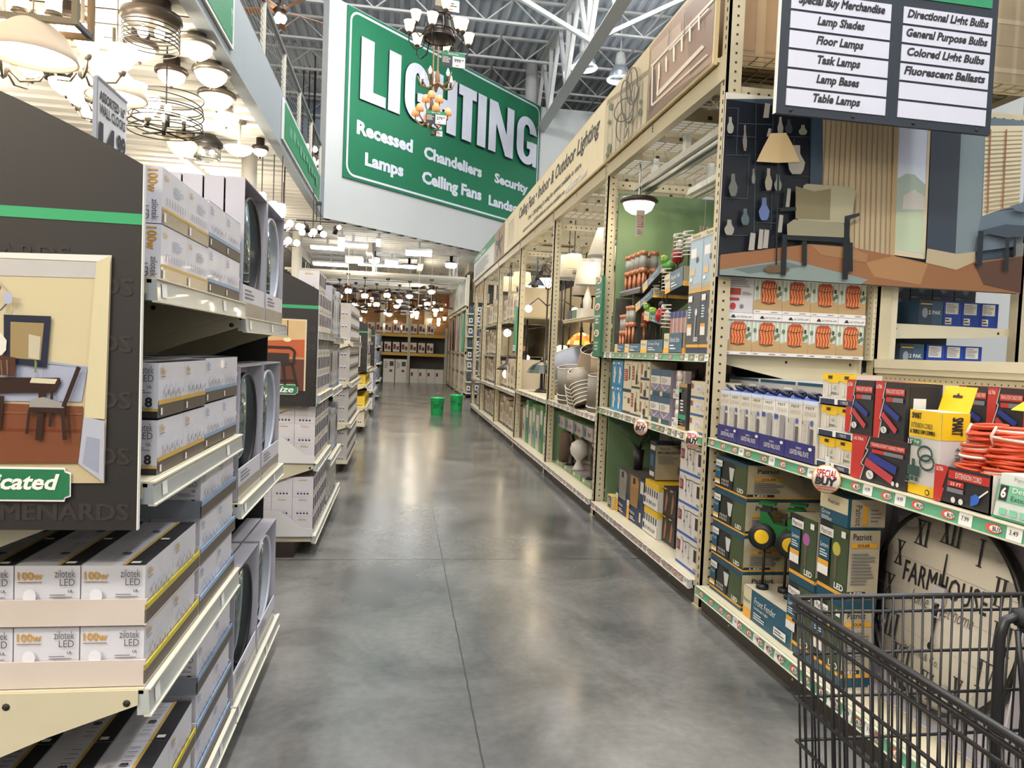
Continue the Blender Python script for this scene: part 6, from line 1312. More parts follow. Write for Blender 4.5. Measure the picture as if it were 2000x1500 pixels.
# --- near bay: upper shelf -------------------------------------------------------------------------------
def fpt(f): f.rect(0, 0, 1, .1, NAVY); f.rect(0, .1, 1, .15, AMB); f.rect(0, .15, 1, 1, M('#4d4f54')); f.rect(.05, .55, .35, .82, M('#39566b')); f.lines(.08, .58, .32, .8, 5, WHITE); f.rect(.05, .3, .4, .48, WHITE); f.rect(.05, .44, .4, .49, AMB); f.ell(.72, .68, .1, .06, M('#c4d3de')); f.line([(.7, .62), (.66, .2)], .02, M('#8c8f94')); f.text(.62, .2, .94, .27, 'LED', WHITE, .03); f.rect(.1, .86, .4, .96, WHITE)
def fpt2(f): f.rect(0, 0, 1, .07, M('#cfa85c')); f.rect(0, .07, 1, .14, M('#b5ad96')); f.rect(0, .14, 1, .9, M('#a7bccb')); f.rect(.1, .6, .5, .75, WHITE); f.ell(.6, .55, .12, .05, M('#4a5058')); f.rect(.1, .3, .45, .42, M('#d9b88a')); f.rect(0, .9, 1, 1, CRM); f.text(.2, .92, .8, .98, 'Patriot', INK); f.rect(.1, .2, .3, .26, WHITE)
carton('pt', .195, .22, .365, NAVY, fpt, lambda f: (f.rect(0, 0, 1, 1, M('#6d6f73')), f.rect(0, 0, 1, .1, NAVY), f.rect(0, .1, 1, .15, AMB), f.rect(.1, .3, .5, .45, WHITE), f.text(.5, .2, .85, .27, 'LED', WHITE, .03), f.rect(.1, .6, .6, .85, M('#39566b'))), None, 'flood_light_carton', 'boxed flood light')
carton('pt2', .195, .22, .36, M('#b7c2c8', .35), fpt2, lambda f: (f.rect(0, 0, 1, 1, M('#b9c7cf')), f.rect(0, .86, 1, 1, CRM), f.text(.15, .9, .75, .97, 'Patriot', INK, .01), f.text(.2, .87, .7, .89, 'LIGHTING', INK), f.ell(.4, .5, .1, .05, M('#4a5058')), f.rect(0, .0, 1, .1, M('#cfa85c'))), None, 'flood_light_carton', 'boxed flood light')
for i in range(2): rput('pt', 4.155+i*.205, 1.442, 'dark flood light box on the upper shelf, %s from the front post, lower layer' % ORD[i], 'flood light boxes', x=1.76); rput('pt2', 4.155+i*.205, 1.81, 'pale blue flood light box, %s from the front post, upper layer' % ORD[i], 'flood light boxes', x=1.76)
def ftr(t):
    def f_(f): f.rect(0, 0, .3, 1, CRM); f.rect(0, 0, .3, .25, AMB); f.text(.36, .55, .86, .8, t, WHITE, 0, .2); f.lines(.36, .15, .7, .45, 2, WHITE); f.text(.05, .6, .25, .75, 'Patriot', INK)
    return f_
for ky, w_, h_, t_ in (('ty1', .32, .13, 'Patriotic Stake'), ('ty2', .46, .09, 'Crazy Dog'), ('ty3', .38, .065, 'Patriot'), ('ty4', .26, .065, 'Patriot')):
    m = MB().box(-w_/2, w_/2, 0, .004, 0, h_, M('#3f6178', .45)).box(-w_/2, w_/2, .3, .304, 0, h_, M('#3f6178', .45)).box(-w_/2, w_/2, 0, .3, 0, .004, M('#4a4640')); m.box(w_/2-.004, w_/2, 0, .3, 0, h_, M('#9d9278', .5)); m.box(-w_/2, -w_/2+.004, 0, .3, 0, h_, M('#9d9278', .5))
    ftr(t_)(m.face((-w_/2, 0, 0), (w_, 0, 0), (0, 0, h_))); f = m.face((w_/2, 0, 0), (0, .3, 0), (0, 0, h_)); f.rect(0, 0, 1, .25, AMB); f.text(.3, .5, .7, .8, 'Patriot', INK); kind(ky, 'display_tray', 'display tray', m)
STG = 'solar stake trays on the upper shelf'
rput('ty1', 4.67, 1.442, 'blue tray of flag-striped solar stakes', x=1.75); rput('ty2', 5.09, 1.442, 'blue tray of dog solar stakes at the shelf edge', x=1.75); rput('ty3', 5.53, 1.442, 'low blue tray of garden stakes at the shelf edge', x=1.75); rput('ty4', 5.87, 1.442, 'low blue tray of copper lanterns at the far end of the shelf', x=1.75)
rput('ty3', 5.18, 1.66, 'blue tray propped on the stakes, second tier', x=1.78, tilt=(0, RD(8))); rput('ty3', 5.45, 1.80, 'blue tray propped on the stakes, third tier, tipped toward the far end', x=1.80, tilt=(0, RD(-14))); rput('ty1', 4.78, 1.86, 'blue tray propped on top of the stakes beside the flood light boxes', x=1.78, tilt=(0, RD(-6))); rput('ty3', 5.3, 1.95, 'blue tray propped on top of the stakes, steeply tipped', x=1.80, tilt=(0, RD(-18)))
COP = M('#c07f5c', .35, .3); CRK = M('#b9b7ac', .25, trans=.3)
b = MB().lathe([(.034, 0), (.036, .03), (.03, .032)], (0, 0, .27), COP, 14); b.lathe([(.035, 0), (.035, .035), (.03, .037)], (0, 0, .135), COP, 14)
g = MB().lathe([(.03, 0), (.03, .10)], (0, 0, .17), CRK, 14); p = MB()
for a in range(4): p.tube([(.022*cos(a*1.57), .022*sin(a*1.57), .0), (.022*cos(a*1.57), .022*sin(a*1.57), .14)], .011, COP, 8)
kind('cop', 'copper_lantern', 'solar lantern', b, (('glass', g), ('legs', p)))
for i in range(4):
    for d in range(2): rput('cop', 5.98-i*.08, 1.447 if i < 2 else 1.51, 'copper solar lantern standing in the far tray, %s along, %s row' % (ORD[i], ORD[d]), 'copper lanterns', x=1.81+d*.09); rput('cop', 6.0-i*.12, 1.93, 'copper solar lantern on the top tier, %s along, %s row' % (ORD[i], ORD[d]), 'copper lanterns', x=1.84+d*.09)
tray('loft', .52, .3, .03, M('#4a4640')); rput('loft', 5.80, 1.90, 'dark tray holding the top tier of copper lanterns', x=1.79)
for i, y in enumerate((5.57, 6.03)): MB().box(1.80, 2.05, y-.005, y+.005, 1.442, 1.90, M('#4a4640')).build('tray_support', label='dark upright card under the top lantern tray, %s of the pair' % ORD[i], cat='support card')
def bug(key, kind_):
    m = MB(); m.tube([(0, 0, 0), (0, 0, .2)], .004, BLACK, 6); ps = []
    if kind_ == 'ladybug': m.ball((0, 0, .25), .045, M('#a3221f', .3), 12, 1.3); m.ball((0, 0, .325), .026, BLACK); ps = [('antenna', MB().tube([(0, 0, .34), (s*.02, 0, .38), (s*.03, 0, .40), (s*.02, 0, .405)], .002, BLACK, 5)) for s in (-1, 1)]
    if kind_ == 'frog': m.ball((0, 0, .24), .05, M('#4f8a3c', .35), 12, .8); m.ball((0, -.03, .285), .03, M('#6aa04a', .35)); ps = [('eye', MB().ball((s*.018, -.045, .305), .01, YEL)) for s in (-1, 1)]
    if kind_ == 'dog':
        m.ball((0, 0, .24), .026, M('#c8c2b4', .5), 12, 1.7); m.ball((0, -.03, .30), .018, M('#bfb8aa', .5))
        for q in range(7): ps.append(('wire_rib', MB().tube([(-.09, -.01, .16+q*.025), (0, -.04, .165+q*.025), (.09, -.01, .16+q*.025)], .004, M('#d2cfc6', .4), 5)))
    if kind_ == 'flag':
        m.box(-.03, .03, -.005, .005, .02, .26, OFFW); f = m.face((-.03, -.005, .02), (.06, 0, 0), (0, 0, .24)); f.rect(0, .82, 1, 1, M('#2b3478')); f.rect(0, 0, 1, .14, M('#2b3478'))
        for q in range(3): f.rect(.08+q*.32, .14, .2+q*.32, .82, M('#b3342f'))
    kind(key, kind_+'_stake', 'solar stake', m, ps)
for kk in ('ladybug', 'frog', 'dog', 'flag'): bug(kk, kk)
BG = {'ladybug': 'red ladybug', 'frog': 'green frog', 'dog': 'white wire dog', 'flag': 'flag-striped'}
for i, (kk, y, z, x) in enumerate((('ladybug', 5.05, 1.455, 1.80), ('ladybug', 4.95, 1.86, 1.86), ('ladybug', 4.62, 1.86, 1.9), ('frog', 5.2, 1.455, 1.82), ('frog', 5.12, 1.82, 1.86), ('frog', 5.4, 1.5, 1.84), ('dog', 4.93, 1.455, 1.80), ('dog', 4.82, 1.92, 1.82), ('dog', 4.70, 1.92, 1.84), ('dog', 5.1, 1.72, 1.85), ('flag', 4.77, 1.455, 1.78), ('flag', 4.70, 1.455, 1.78), ('flag', 4.63, 1.455, 1.78), ('flag', 4.56, 1.455, 1.78), ('ladybug', 5.5, 1.47, 1.85), ('dog', 5.35, 1.70, 1.86))):
    rput(kk, y, z, '%s solar stake, %s among the stakes counted from the bottom tray up' % (BG[kk], ORD[i]), 'solar stakes', x=x)
# lamp and tags over the upper shelf
AMBG = M('#fff0d2', .4, emit=7)
t = thing('ceiling_lamp', 'lit white bowl lamp with dark rim hanging in front of the green divider board', 'ceiling lamp', (1.86, 5.72, 2.60))
MB().lathe([(.03, .09), (.145, .085), (.155, .06), (.135, .045)], (0, 0, 0), M('#3a2c25', .4), 28).build('rim', t); MB().lathe([(.001, -.045), (.06, -.035), (.105, -.005), (.13, .05)], (0, 0, 0), AMBG, 28).build('glass_bowl', t); MB().lathe([(.002, -.065), (.012, -.058), (.012, -.045), (.004, -.043)], (0, 0, 0), M('#3a2c25', .4), 12).build('finial', t)
MB().bar((0, 0, .09), (0, 0, .36), .012, STEEL).build('hanger', t)
d = bpy.data.lights.new('bowl_light', 'POINT'); d.energy = 5; d.color = (1, .86, .62); d.shadow_soft_size = .1; o = bpy.data.objects.new('bowl_light', d); COL.objects.link(o); o.location = (1.9, 5.74, 2.48)
for i, (x, y, z, h, l) in enumerate(((1.84, 5.60, 2.36, .21, 'beige price tag hanging below the lit bowl lamp'), (2.25, 5.3, 2.22, .20, 'beige price tag hanging alone on a cord in the bay'))):
    t = thing('price_tag', l, 'price tag', (x, y, z)); m = MB().box(-.035, .035, 0, .002, 0, h, M('#cdbfae', .5)); f = m.face((-.035, 0, 0), (.07, 0, 0), (0, 0, h)); f.rect(.12, .35, .88, .8, M('#a87f74')); f.lines(.15, .38, .85, .78, 5, OFFW); f.lines(.15, .08, .8, .28, 3, PRINT); m.build('card', t); MB().bar((0, .001, h), (0, .001, 3.0-z), .002, OFFW).build('cord', t)
# ================================================================== LAMPS OVERHEAD
NICK = M('#8c857a', .35, .7); BRONZE = M('#3b2f28', .4, .3); BLKM = M('#1f1d1c', .45); OPAL = M('#fff0d6', .4, emit=9); OPALB = M('#fff3de', .4, emit=13); AMBR = M('#ffdf9c', .4, emit=2.2); BULBM = M('#fff0cf', .4, emit=22); CLEAR = M('#e6e8ea', .05, trans=.95, var=0); SHADEC = M('#ecd9c2', .6, emit=.22); BLUEG = M('#eaf3ff', .4, emit=4); COLD = M('#eef6ff', .4, emit=9); CHAIN = M('#6b655c', .4, .6)
CEIL = 4.40
def lampth(name, label, cat, loc, group=None, rz=0): return thing(name, label, cat, loc, rz, group)
def flush(loc, r, rim, label, glass=OPAL, fin=True, drop=.0):
    """flush ceiling lamp: mounting plate and rim, bowl of glass, finial"""
    t = lampth('flush_lamp', label, 'ceiling lamp', loc, 'lamps on the gallery ceiling'); h = CEIL-loc[2]
    if rim: MB().lathe([(r*.5, h), (r*.5, .1), (r*.93, .085), (r*1.0, .06), (r*.99, .035), (r*.86, .025)], (0, 0, 0), rim, 28).build('rim', t)
    else: MB().lathe([(r*.5, h), (r*.5, .05), (r*.3, .02)], (0, 0, 0), NICK, 20).build('mounting_plate', t)
    q = .88 if rim else 1
    MB().lathe([(.001, -r*.55), (r*.35*q, -r*.50), (r*.65*q, -r*.32), (r*.86*q, -.02), (r*.93*q, .04)], (0, 0, 0), glass, 28).build('glass_bowl', t)
    if fin: MB().lathe([(.001, -r*.55-.035), (.012, -r*.55-.028), (.018, -r*.55-.008), (.006, -r*.55+.004)], (0, 0, 0), rim or NICK, 12).build('finial', t)
for k, (x, y, z, r, rim, g, l) in enumerate((
    (-2.08, 7.70, 4.25, .18, NICK, OPAL, 'white bowl flush lamp with nickel rim, nearest of three beside the fascia'), (-2.12, 8.42, 4.25, .20, NICK, OPAL, 'white bowl flush lamp with nickel rim, middle of three beside the fascia'),
    (-2.25, 9.2, 4.25, .22, NICK, OPAL, 'white bowl flush lamp with nickel rim, last of three beside the fascia'), (-2.3, 9.9, 4.24, .17, None, OPALB, 'plain white rimless bowl lamp beyond the three nickel ones'),
    (-2.62, 7.75, 4.2, .17, BRONZE, OPALB, 'white bowl lamp with dark rim above the wire drum'), (-2.52, 8.4, 4.2, .17, BRONZE, OPALB, 'white bowl lamp with dark rim behind the bell glasses'), (-3.05, 7.3, 4.2, .17, BRONZE, OPALB, 'white bowl lamp with dark rim over the brown dome shade'),
    (-3.2, 11.35, 4.2, .26, None, AMBR, 'shallow amber glass bowl lamp'), (-2.14, 11.3, 4.2, .12, BRONZE, OPAL, 'small bronze flush lamp beside the white column'), (-3.8, 8.97, 4.2, .22, BLKM, OPAL, 'black-rimmed bowl lamp low over the dark panel'),
    (-3.9, 9.9, 4.2, .22, BRONZE, OPAL, 'bronze-rimmed bowl lamp deeper in the gallery over the dark panel'), (-3.4, 6.2, 4.2, .2, BRONZE, OPALB, 'white bowl lamp with dark rim behind the lantern frame'))):
    flush((x, y, z), r, rim, l, g)
# clear and wire-caged ones
t = lampth('caged_lamp', 'dark flush lamp with spiral wire cage and two bare bulbs', 'ceiling lamp', (-2.29, 7.04, 4.18)); MB().lathe([(.16, .22), (.16, .1), (.25, .09), (.26, .05), (.24, .02), (.20, 0)], (0, 0, 0), M('#4a423a', .35, .4), 28).build('pan', t)
MB().tube([(.235*cos(i*.35), .235*sin(i*.35), .0-.0021*i) for i in range(95)], .006, BLKM, 6).build('wire_cage', t)
for s in (-1, 1): b = MB().ball((s*.07, 0, -.06), .045, BULBM, 12, 1.2).build('bulb', t); MB().lathe([(.016, -.02), (.016, .03)], (s*.07, 0, 0), NICK, 8).build('socket', b)
t = lampth('wire_drum_chandelier', 'black wire drum chandelier with exposed bulbs on a chain', 'chandelier', (-2.47, 8.08, 3.70))
m = MB()
for i in range(7): m.ring((0, 0, -.16+i*.055), .36-.006*(i % 3), .006, BLKM, 40, 6, (.05*(i % 3-1), .06*(i % 2), 1))
m.build('wire_drum', t); m = MB()
for a in range(5): m.tube([(0, 0, -.17), (.2*cos(a*1.257), .2*sin(a*1.257), -.16), (.36*cos(a*1.257), .36*sin(a*1.257), -.15)], .01, BLKM, 6)
m.build('arm', t)
for a in range(4): b = MB().ball((.17*cos(a*1.57+.4), .17*sin(a*1.57+.4), .02), .035, BULBM, 10, 1.3).build('bulb', t); MB().lathe([(.02, -.16), (.02, -.03)], (.17*cos(a*1.57+.4), .17*sin(a*1.57+.4), 0), BLKM, 10).build('socket', b)
MB().tube([(0, 0, -.15), (0, 0, .7)], .008, BLKM, 6).build('stem', t)
t = lampth('clear_glass_lamp', 'clear glass drum flush lamp with black plate and two bulbs', 'ceiling lamp', (-2.89, 11.34, 4.2)); MB().lathe([(.1, .2), (.21, .09), (.21, .03)], (0, 0, 0), BLKM, 28).build('plate', t); MB().lathe([(.19, .03), (.19, -.14), (.16, -.17), (.155, -.165), (.183, -.135), (.183, .03)], (0, 0, 0), CLEAR, 24).build('glass', t)
for s in (-1, 1): MB().ball((s*.07, 0, -.05), .04, BULBM, 10).build('bulb', t)
t = lampth('semi_flush_lamp', 'white shallow bowl on a nickel stem below the low ceiling', 'ceiling lamp', (-2.27, 10.52, 4.02)); MB().lathe([(.09, .38), (.09, .35), (.02, .33), (.02, .03)], (0, 0, 0), NICK, 16).build('stem', t); MB().lathe([(.001, -.09), (.08, -.08), (.15, -.04), (.195, .02)], (0, 0, 0), OPAL, 28).build('glass_bowl', t); MB().lathe([(.001, -.12), (.015, -.11), (.01, -.09)], (0, 0, 0), NICK, 10).build('finial', t)
# dome pendants
def dome(loc, r, label):
    t = lampth('dome_pendant', label, 'pendant lamp', loc, 'dome pendants'); MB().lathe([(.03, r*.98), (r*.35, r*.9), (r*.7, r*.6), (r*.93, r*.22), (r, 0), (r-.012, 0), (r*.9, r*.22), (r*.66, r*.57), (r*.3, r*.86)], (0, 0, 0), SHADEC, 36).build('shade', t)
    MB().lathe([(.001, .02), (r*.9, .03)], (0, 0, 0), OPALB, 28).build('diffuser', t); MB().bar((0, 0, r*.95), (0, 0, CEIL-loc[2]), .007, CHAIN).lathe([(.035, r*.95), (.02, r*1.15)], (0, 0, 0), NICK, 12).build('stem', t)
dome((-2.66, 5.75, 3.36), .29, 'large cream dome pendant glowing underneath, near the top corner'); dome((-2.58, 7.07, 3.52), .255, 'smaller cream dome pendant behind the clock price sign')
# bell-glass chandeliers
def bells(loc, n, R, r, a0, label, up=True):
    t = lampth('bell_glass_chandelier', label, 'chandelier', loc, 'bell glass chandeliers'); MB().lathe([(.001, -.12), (.03, -.09), (.05, -.03), (.035, .03), (.015, .08), (.015, CEIL-loc[2])], (0, 0, 0), NICK, 16).build('hub', t)
    for i in range(n):
        a = a0+2*pi*i/n; c, s = cos(a), sin(a); m = MB().tube([(.03*c, .03*s, -.03), (R*.4*c, R*.4*s, -.12), (R*.85*c, R*.85*s, -.1), (R*c, R*s, -.02)], .011, NICK, 8); m.lathe([(.02, -.04), (.035, -.01), (.03, .02)], (R*c, R*s, 0), NICK, 12); ar = m.build('arm', t)
        MB().lathe([(.03, .0), (r*.6, .03), (r*.85, .09), (r, .19)], (R*c, R*s, .01), OPALB, 20).build('bell_glass', ar)
bells((-2.72, 6.7, 3.66), 5, .30, .115, .2, 'nickel chandelier with up-facing white bell glasses above the dark panel'); bells((-2.86, 7.75, 3.62), 5, .32, .12, .6, 'nickel chandelier with white bell glasses behind the cream dome pendants'); bells((-3.15, 6.35, 3.5), 5, .30, .12, .1, 'nickel chandelier with white bell glasses at the edge of the view')
t = lampth('lantern_frame_chandelier', 'open box-frame chandelier in wood and nickel with candle glasses', 'chandelier', (-2.76, 5.78, 3.6)); WD = M('#8d7658', .5)
for y, mt in ((-.13, M('#8d8373', .4, .4)), (.13, WD)):
    for z in (0, .5): MB().box(-.44, .44, y-.02, y+.02, z-.02, z+.02, mt).build('rail', t)
    for x in (-.42, .42): MB().box(x-.02, x+.02, y-.02, y+.02, .02, .48, mt).build('post', t)
for x in (-.42, .42):
    for z in (0, .5): MB().box(x-.018, x+.018, -.11, .11, z-.018, z+.018, M('#5a6273', .4, .5)).build('cross_rail', t)
for x in (-.25, 0, .22): g = MB().lathe([(.05, .1), (.055, .28)], (x, 0, 0), M('#ffe9c4', .4, emit=5), 16).build('candle_glass', t); MB().lathe([(.06, .07), (.06, .1)], (x, 0, 0), NICK, 16).build('cup', g)
MB().bar((0, 0, .5), (0, 0, .8), .02, NICK).build('stem', t)
# blue-white jar pendants, clusters, track light
for i, (x, y, z) in enumerate(((-2.25, 12.1, 3.66), (-2.09, 12.2, 3.55), (-1.97, 12.25, 3.53))):
    t = lampth('jar_pendant', 'blue-white glass jar pendant beyond the first column, %s in the row' % ORD[i], 'pendant lamp', (x, y, z), 'jar pendants'); MB().lathe([(.05, -.1), (.068, -.06), (.07, .07), (.055, .11)], (0, 0, 0), BLUEG, 16).build('glass', t); MB().bar((0, 0, .1), (0, 0, CEIL-z), .012, CHAIN).build('stem', t)
def cluster(loc, n, R, label, gl=OPALB, k='globe_chandelier'):
    t = lampth(k, label, 'chandelier', loc, 'globe chandeliers'); MB().tube([(0, 0, -.1), (0, 0, CEIL-loc[2])], .012, BRONZE, 6).build('stem', t)
    for i in range(n): a = 2*pi*i/n+R; ar = MB().tube([(0, 0, -.08), (R*cos(a), R*sin(a), -.06)], .01, BRONZE, 6).build('arm', t); MB().ball((R*cos(a), R*sin(a), .0), .062, gl, 12).build('globe', ar)
cluster((-2.05, 13.0, 3.42), 5, .26, 'globe chandelier between the two white columns, upper'); cluster((-2.25, 14.2, 3.3), 5, .26, 'globe chandelier between the two white columns, lower and deeper'); cluster((-1.75, 14.6, 3.55), 4, .2, 'small globe chandelier just before the second column')
t = lampth('track_light', 'black track light bar with three spot heads by the bulkhead corner', 'track light', (-1.80, 15.9, 3.98)); MB().box(-.45, .45, -.02, .02, 0, .03, BLKM).box(-.06, .06, -.06, .06, .36, .42, BLKM).bar((-.04, 0, .03), (-.04, 0, .36), .012, BLKM).bar((.04, 0, .03), (.04, 0, .36), .012, BLKM).build('track', t)
for i, x in enumerate((-.28, .04, .4)): h = MB().lathe([(.05, -.24), (.055, -.1), (.03, -.06)], (x, -.03, 0), BLKM, 12, (.3*(i-1), -.3, 1)).bar((x, 0, 0), (x, 0, -.08), .012, BLKM).build('spot_head', t); MB().ball((x+.03*(i-1), -.05, -.12+.03*(i == 2)), .05, M('#ffcf9a', .4, emit=9), 10).build('bulb', h)
# upper floor: chandeliers and a wooden ceiling fan glimpsed through the railing
for i, (x, y, z) in enumerate(((-3.5, 27, 8.34), (-3.29, 27, 7.9), (-3.7, 27, 7.6), (-3.2, 26, 7.35))):
    t = lampth('globe_chandelier', 'small globe chandelier glimpsed on the upper floor through the railing, %s from the top' % ORD[i], 'chandelier', (x, y, z), 'globe chandeliers'); MB().tube([(0, 0, -.1), (0, 0, 11.2-z)], .02, BRONZE, 6).build('stem', t)
    for a in range(4): MB().ball((.24*cos(a*1.57), .24*sin(a*1.57), 0), .11, OPALB, 10).build('globe', t)
def fan(loc, label, lamp=1, col=BRONZE, blade=M('#33251e', .45), top=None, R=.62, a0=0., group='ceiling fans under the far low ceiling', n=5):
    t = lampth('ceiling_fan', label, 'ceiling fan', loc, group, a0); top = CEIL if top is None else top
    MB().tube([(0, 0, .1), (0, 0, top-loc[2])], .013, col, 6).lathe([(.06, top-loc[2]), (.05, top-loc[2]-.06)], (0, 0, 0), col, 12).build('downrod', t); MB().lathe([(.04, .16), (.1, .13), (.115, .05), (.09, 0), (.05, -.03)], (0, 0, 0), col, 16).build('motor', t)
    for i in range(n):
        a = 2*pi*i/n; c, s = cos(a), sin(a); m = MB(); w = .062
        P = [V((.12*c, .12*s, .05)), V((R*c, R*s, .03))]; N = V((-s, c, .38))
        m.prism([P[0]+N*w*.7, P[0]-N*w*.7, P[1]-N*w, P[1]+N*w], (0, 0, .012), blade); m.build('blade', t)
    if lamp == 1: MB().lathe([(.001, -.13), (.07, -.115), (.11, -.07), (.115, -.03)], (0, 0, 0), OPALB, 16).build('light_bowl', t)
    if lamp == 3:
        for i in range(3): a = 2.1*i; MB().lathe([(.05, -.14), (.055, -.06), (.02, -.02)], (.09*cos(a), .09*sin(a), 0), OPALB, 12, (cos(a)*.4, sin(a)*.4, 1)).build('light_glass', t)
    return t
fan((-2.2, 13.0, 6.95), 'wooden-bladed ceiling fan with lights high beyond the upper railing', 3, BRONZE, M('#9a6a3c', .5), 11, .75, .4, None)
fan((-2.6, 11.6, 7.0), 'ceiling fan with pale light glasses above the upper floor at the top edge', 3, BRONZE, M('#5a4634', .5), 11, .7, 1.0, None)
for i, (x, y, z, l, a) in enumerate(((-1.59, 22, 3.1, 3, .2), (-1.15, 23, 3.05, 3, .5), (-.46, 23, 3.1, 3, .9), (.22, 23.5, 3.12, 1, .1), (.87, 22.5, 3.22, 1, .4), (-2, 24, 3.05, 1, .7), (-.1, 25, 3.05, 1, 0), (-.86, 25, 2.92, 3, .3), (-1.29, 26, 2.74, 3, .8), (-.2, 27, 2.98, 1, .2), (.88, 26, 3.08, 3, .6), (.38, 28, 2.92, 1, .5), (-.46, 27.2, 2.68, 1, .1), (-1.55, 25, 2.6, 3, .9), (1.13, 25, 2.8, 1, .3), (-2.6, 22.6, 3.2, 1, .4), (-1.75, 27.5, 3.0, 1, .0), (.5, 25.6, 2.72, 3, .75))):
    fan((x, y, z), 'dark ceiling fan with %s, %s of the far fans counted from the shopper' % ('a light bowl' if l == 1 else 'three light glasses', ORD[i]), l, a0=a, top=3.55)
for i, yb in enumerate((22.0, 22.55, 23.05, 23.5, 24.0, 25.0, 25.6, 26.0, 27.0, 27.5, 28.0)):
    m = MB().box(-3.4, 1.85, yb-.035, yb+.035, 3.55, 3.62, M('#b9b4a8', .6))
    for xb in (-3.2, -.9, 1.6): m.bar((xb, yb, 3.62), (xb, yb, CEIL), .014, STEELW)
    struct(m, 'ceiling_strut', 'pale strut channel carrying the far ceiling fans, %s from the shopper' % ORD[i])
# cold white fixtures under the far ceiling
def slab(name, label, loc, sx, sy, h, col=COLD, cat='ceiling light', housing=True):
    t = lampth(name, label, cat, loc, 'white lights under the far ceiling'); MB().box(-sx/2, sx/2, -sy/2, sy/2, 0, h, col).build('diffuser', t)
    if housing: MB().box(-sx/2-.01, sx/2+.01, -sy/2-.01, sy/2+.01, h, h+.06, STEELW).bar((0, 0, h), (0, 0, CEIL-loc[2]), .05, STEELW).build('housing', t)
slab('wraparound_light', 'short cold wraparound ceiling light near the bulkhead corner', (-1.36, 20.2, 4.08), .78, .22, .07); slab('wraparound_light', 'boxy cold ceiling light under the middle of the bulkhead', (.41, 20.7, 4.02), .72, .3, .11); slab('linear_light', 'long thin cold linear tube light over the far aisle', (-.75, 24.7, 4.08), 1.45, .09, .06)
slab('square_light', 'square cold panel light left of the drum light', (-1.52, 23.4, 4.02), .52, .5, .12); slab('square_light', 'square cold panel light just past the drum light', (-.38, 23.7, 4.02), .4, .42, .14); slab('square_light', 'wide cold panel light over the second column', (-2.13, 21.2, 4.1), .9, .3, .07); slab('square_light', 'wide cold panel light behind the second column', (-2.4, 25, 4.05), 1.1, .4, .07)
slab('small_square_light', 'small cold cube light before the panel lights', (-1.63, 19.7, 4.1), .15, .15, .13); slab('small_square_light', 'small upright cold cube light beyond the wraparound', (-.68, 19.8, 4.08), .11, .12, .19)
for nm, lb, loc, r, h in (('drum_light', 'cold drum ceiling light with dark top', (-.91, 23.3, 4.03), .16, .16), ('oval_light', 'cold flat round ceiling light at the end of the tube light', (.2, 24.6, 4.08), .29, .07), ('drum_light', 'cold drum ceiling light close to the far rack', (1.5, 23.4, 4.03), .18, .14)):
    t = lampth(nm, lb, 'ceiling light', loc, 'white lights under the far ceiling'); MB().lathe([(.001, 0), (r*.8, .0), (r, .03), (r, h)], (0, 0, 0), COLD, 24).build('diffuser', t); MB().lathe([(r*1.02, h), (r*1.02, h+.04), (.05, h+.06), (.05, CEIL-loc[2])], (0, 0, 0), BLKM, 20).build('mounting_plate', t)
# pull cords hanging from the far ceiling, one per fan lamp
for i, (x, y, z) in enumerate(((-1.59, 21.9, 2.5), (-.46, 22.9, 2.6), (.22, 23.4, 2.5), (.87, 22.4, 2.4), (-1.0, 20.4, 2.6), (.45, 20.6, 2.6))):
    MB().bar((0, 0, 0), (0, 0, CEIL-z), .008, M('#d8d0bd', .5)).ball((0, 0, 0), .02, M('#d8d0bd', .5), 8).build('pull_cord', loc=(x, y, z), label='long pale pull cord hanging under the far ceiling, %s from the shopper' % ORD[i], cat='pull cord', group='pull cords')
# chandeliers in front of the LIGHTING sign
SHAD = M('#ffe6b0', .45, emit=2.6)
def price_card(x, y, z, txt, label, s=1.):
    t = thing('price_card', label, 'price tag', (x, y, z), RD(8)); w, h = .30*s, .185*s; m = MB().box(0, w, 0, .003, -h, 0, M('#2a2d33', .5)); f = m.face((0, 0, -h), (w, 0, 0), (0, 0, h)); f.rect(0, .74, 1, 1, M('#2a8055')); f.text(.28, .81, .72, .93, 'Special Order', WHITE, .01); f.rect(.47, .03, 1, .74, M('#e4dedd')); (f.text(.53, .34, .82, .6, txt, INK, .03), f.text(.84, .47, .95, .6, '99', INK, .02)) if txt else f.lines(.55, .3, .92, .6, 2, INK); f.lines(.04, .25, .42, .68, 6, OFFW); f.rect(.6, .13, .75, .17, RED); m.build('card', t)
    MB().bar((w*.3, .002, 0), (w*.3, .2, .34), .004, CHAIN).bar((w*.7, .002, 0), (w*.3, .2, .34), .004, CHAIN).build('string', t)
t = lampth('wrought_chandelier', 'big black iron chandelier with nine cream bell glasses in front of the green sign', 'chandelier', (.335, 9.0, 5.20)); t.scale = (.93, .93, .93); m = MB()
m.lathe([(.15, -.08), (.20, -.06), (.20, -.02), (.17, .02), (.10, .3), (.06, .42), (.09, .46)], (0, 0, 0), M('#2a2320', .4, .4), 20); m.build('basket', t)
for r, z in ((.205, -.06), (.185, .04), (.14, .22)): MB().ring((0, 0, z), r, .012, M('#2a2320', .4, .4), 28, 6).build('hoop', t)
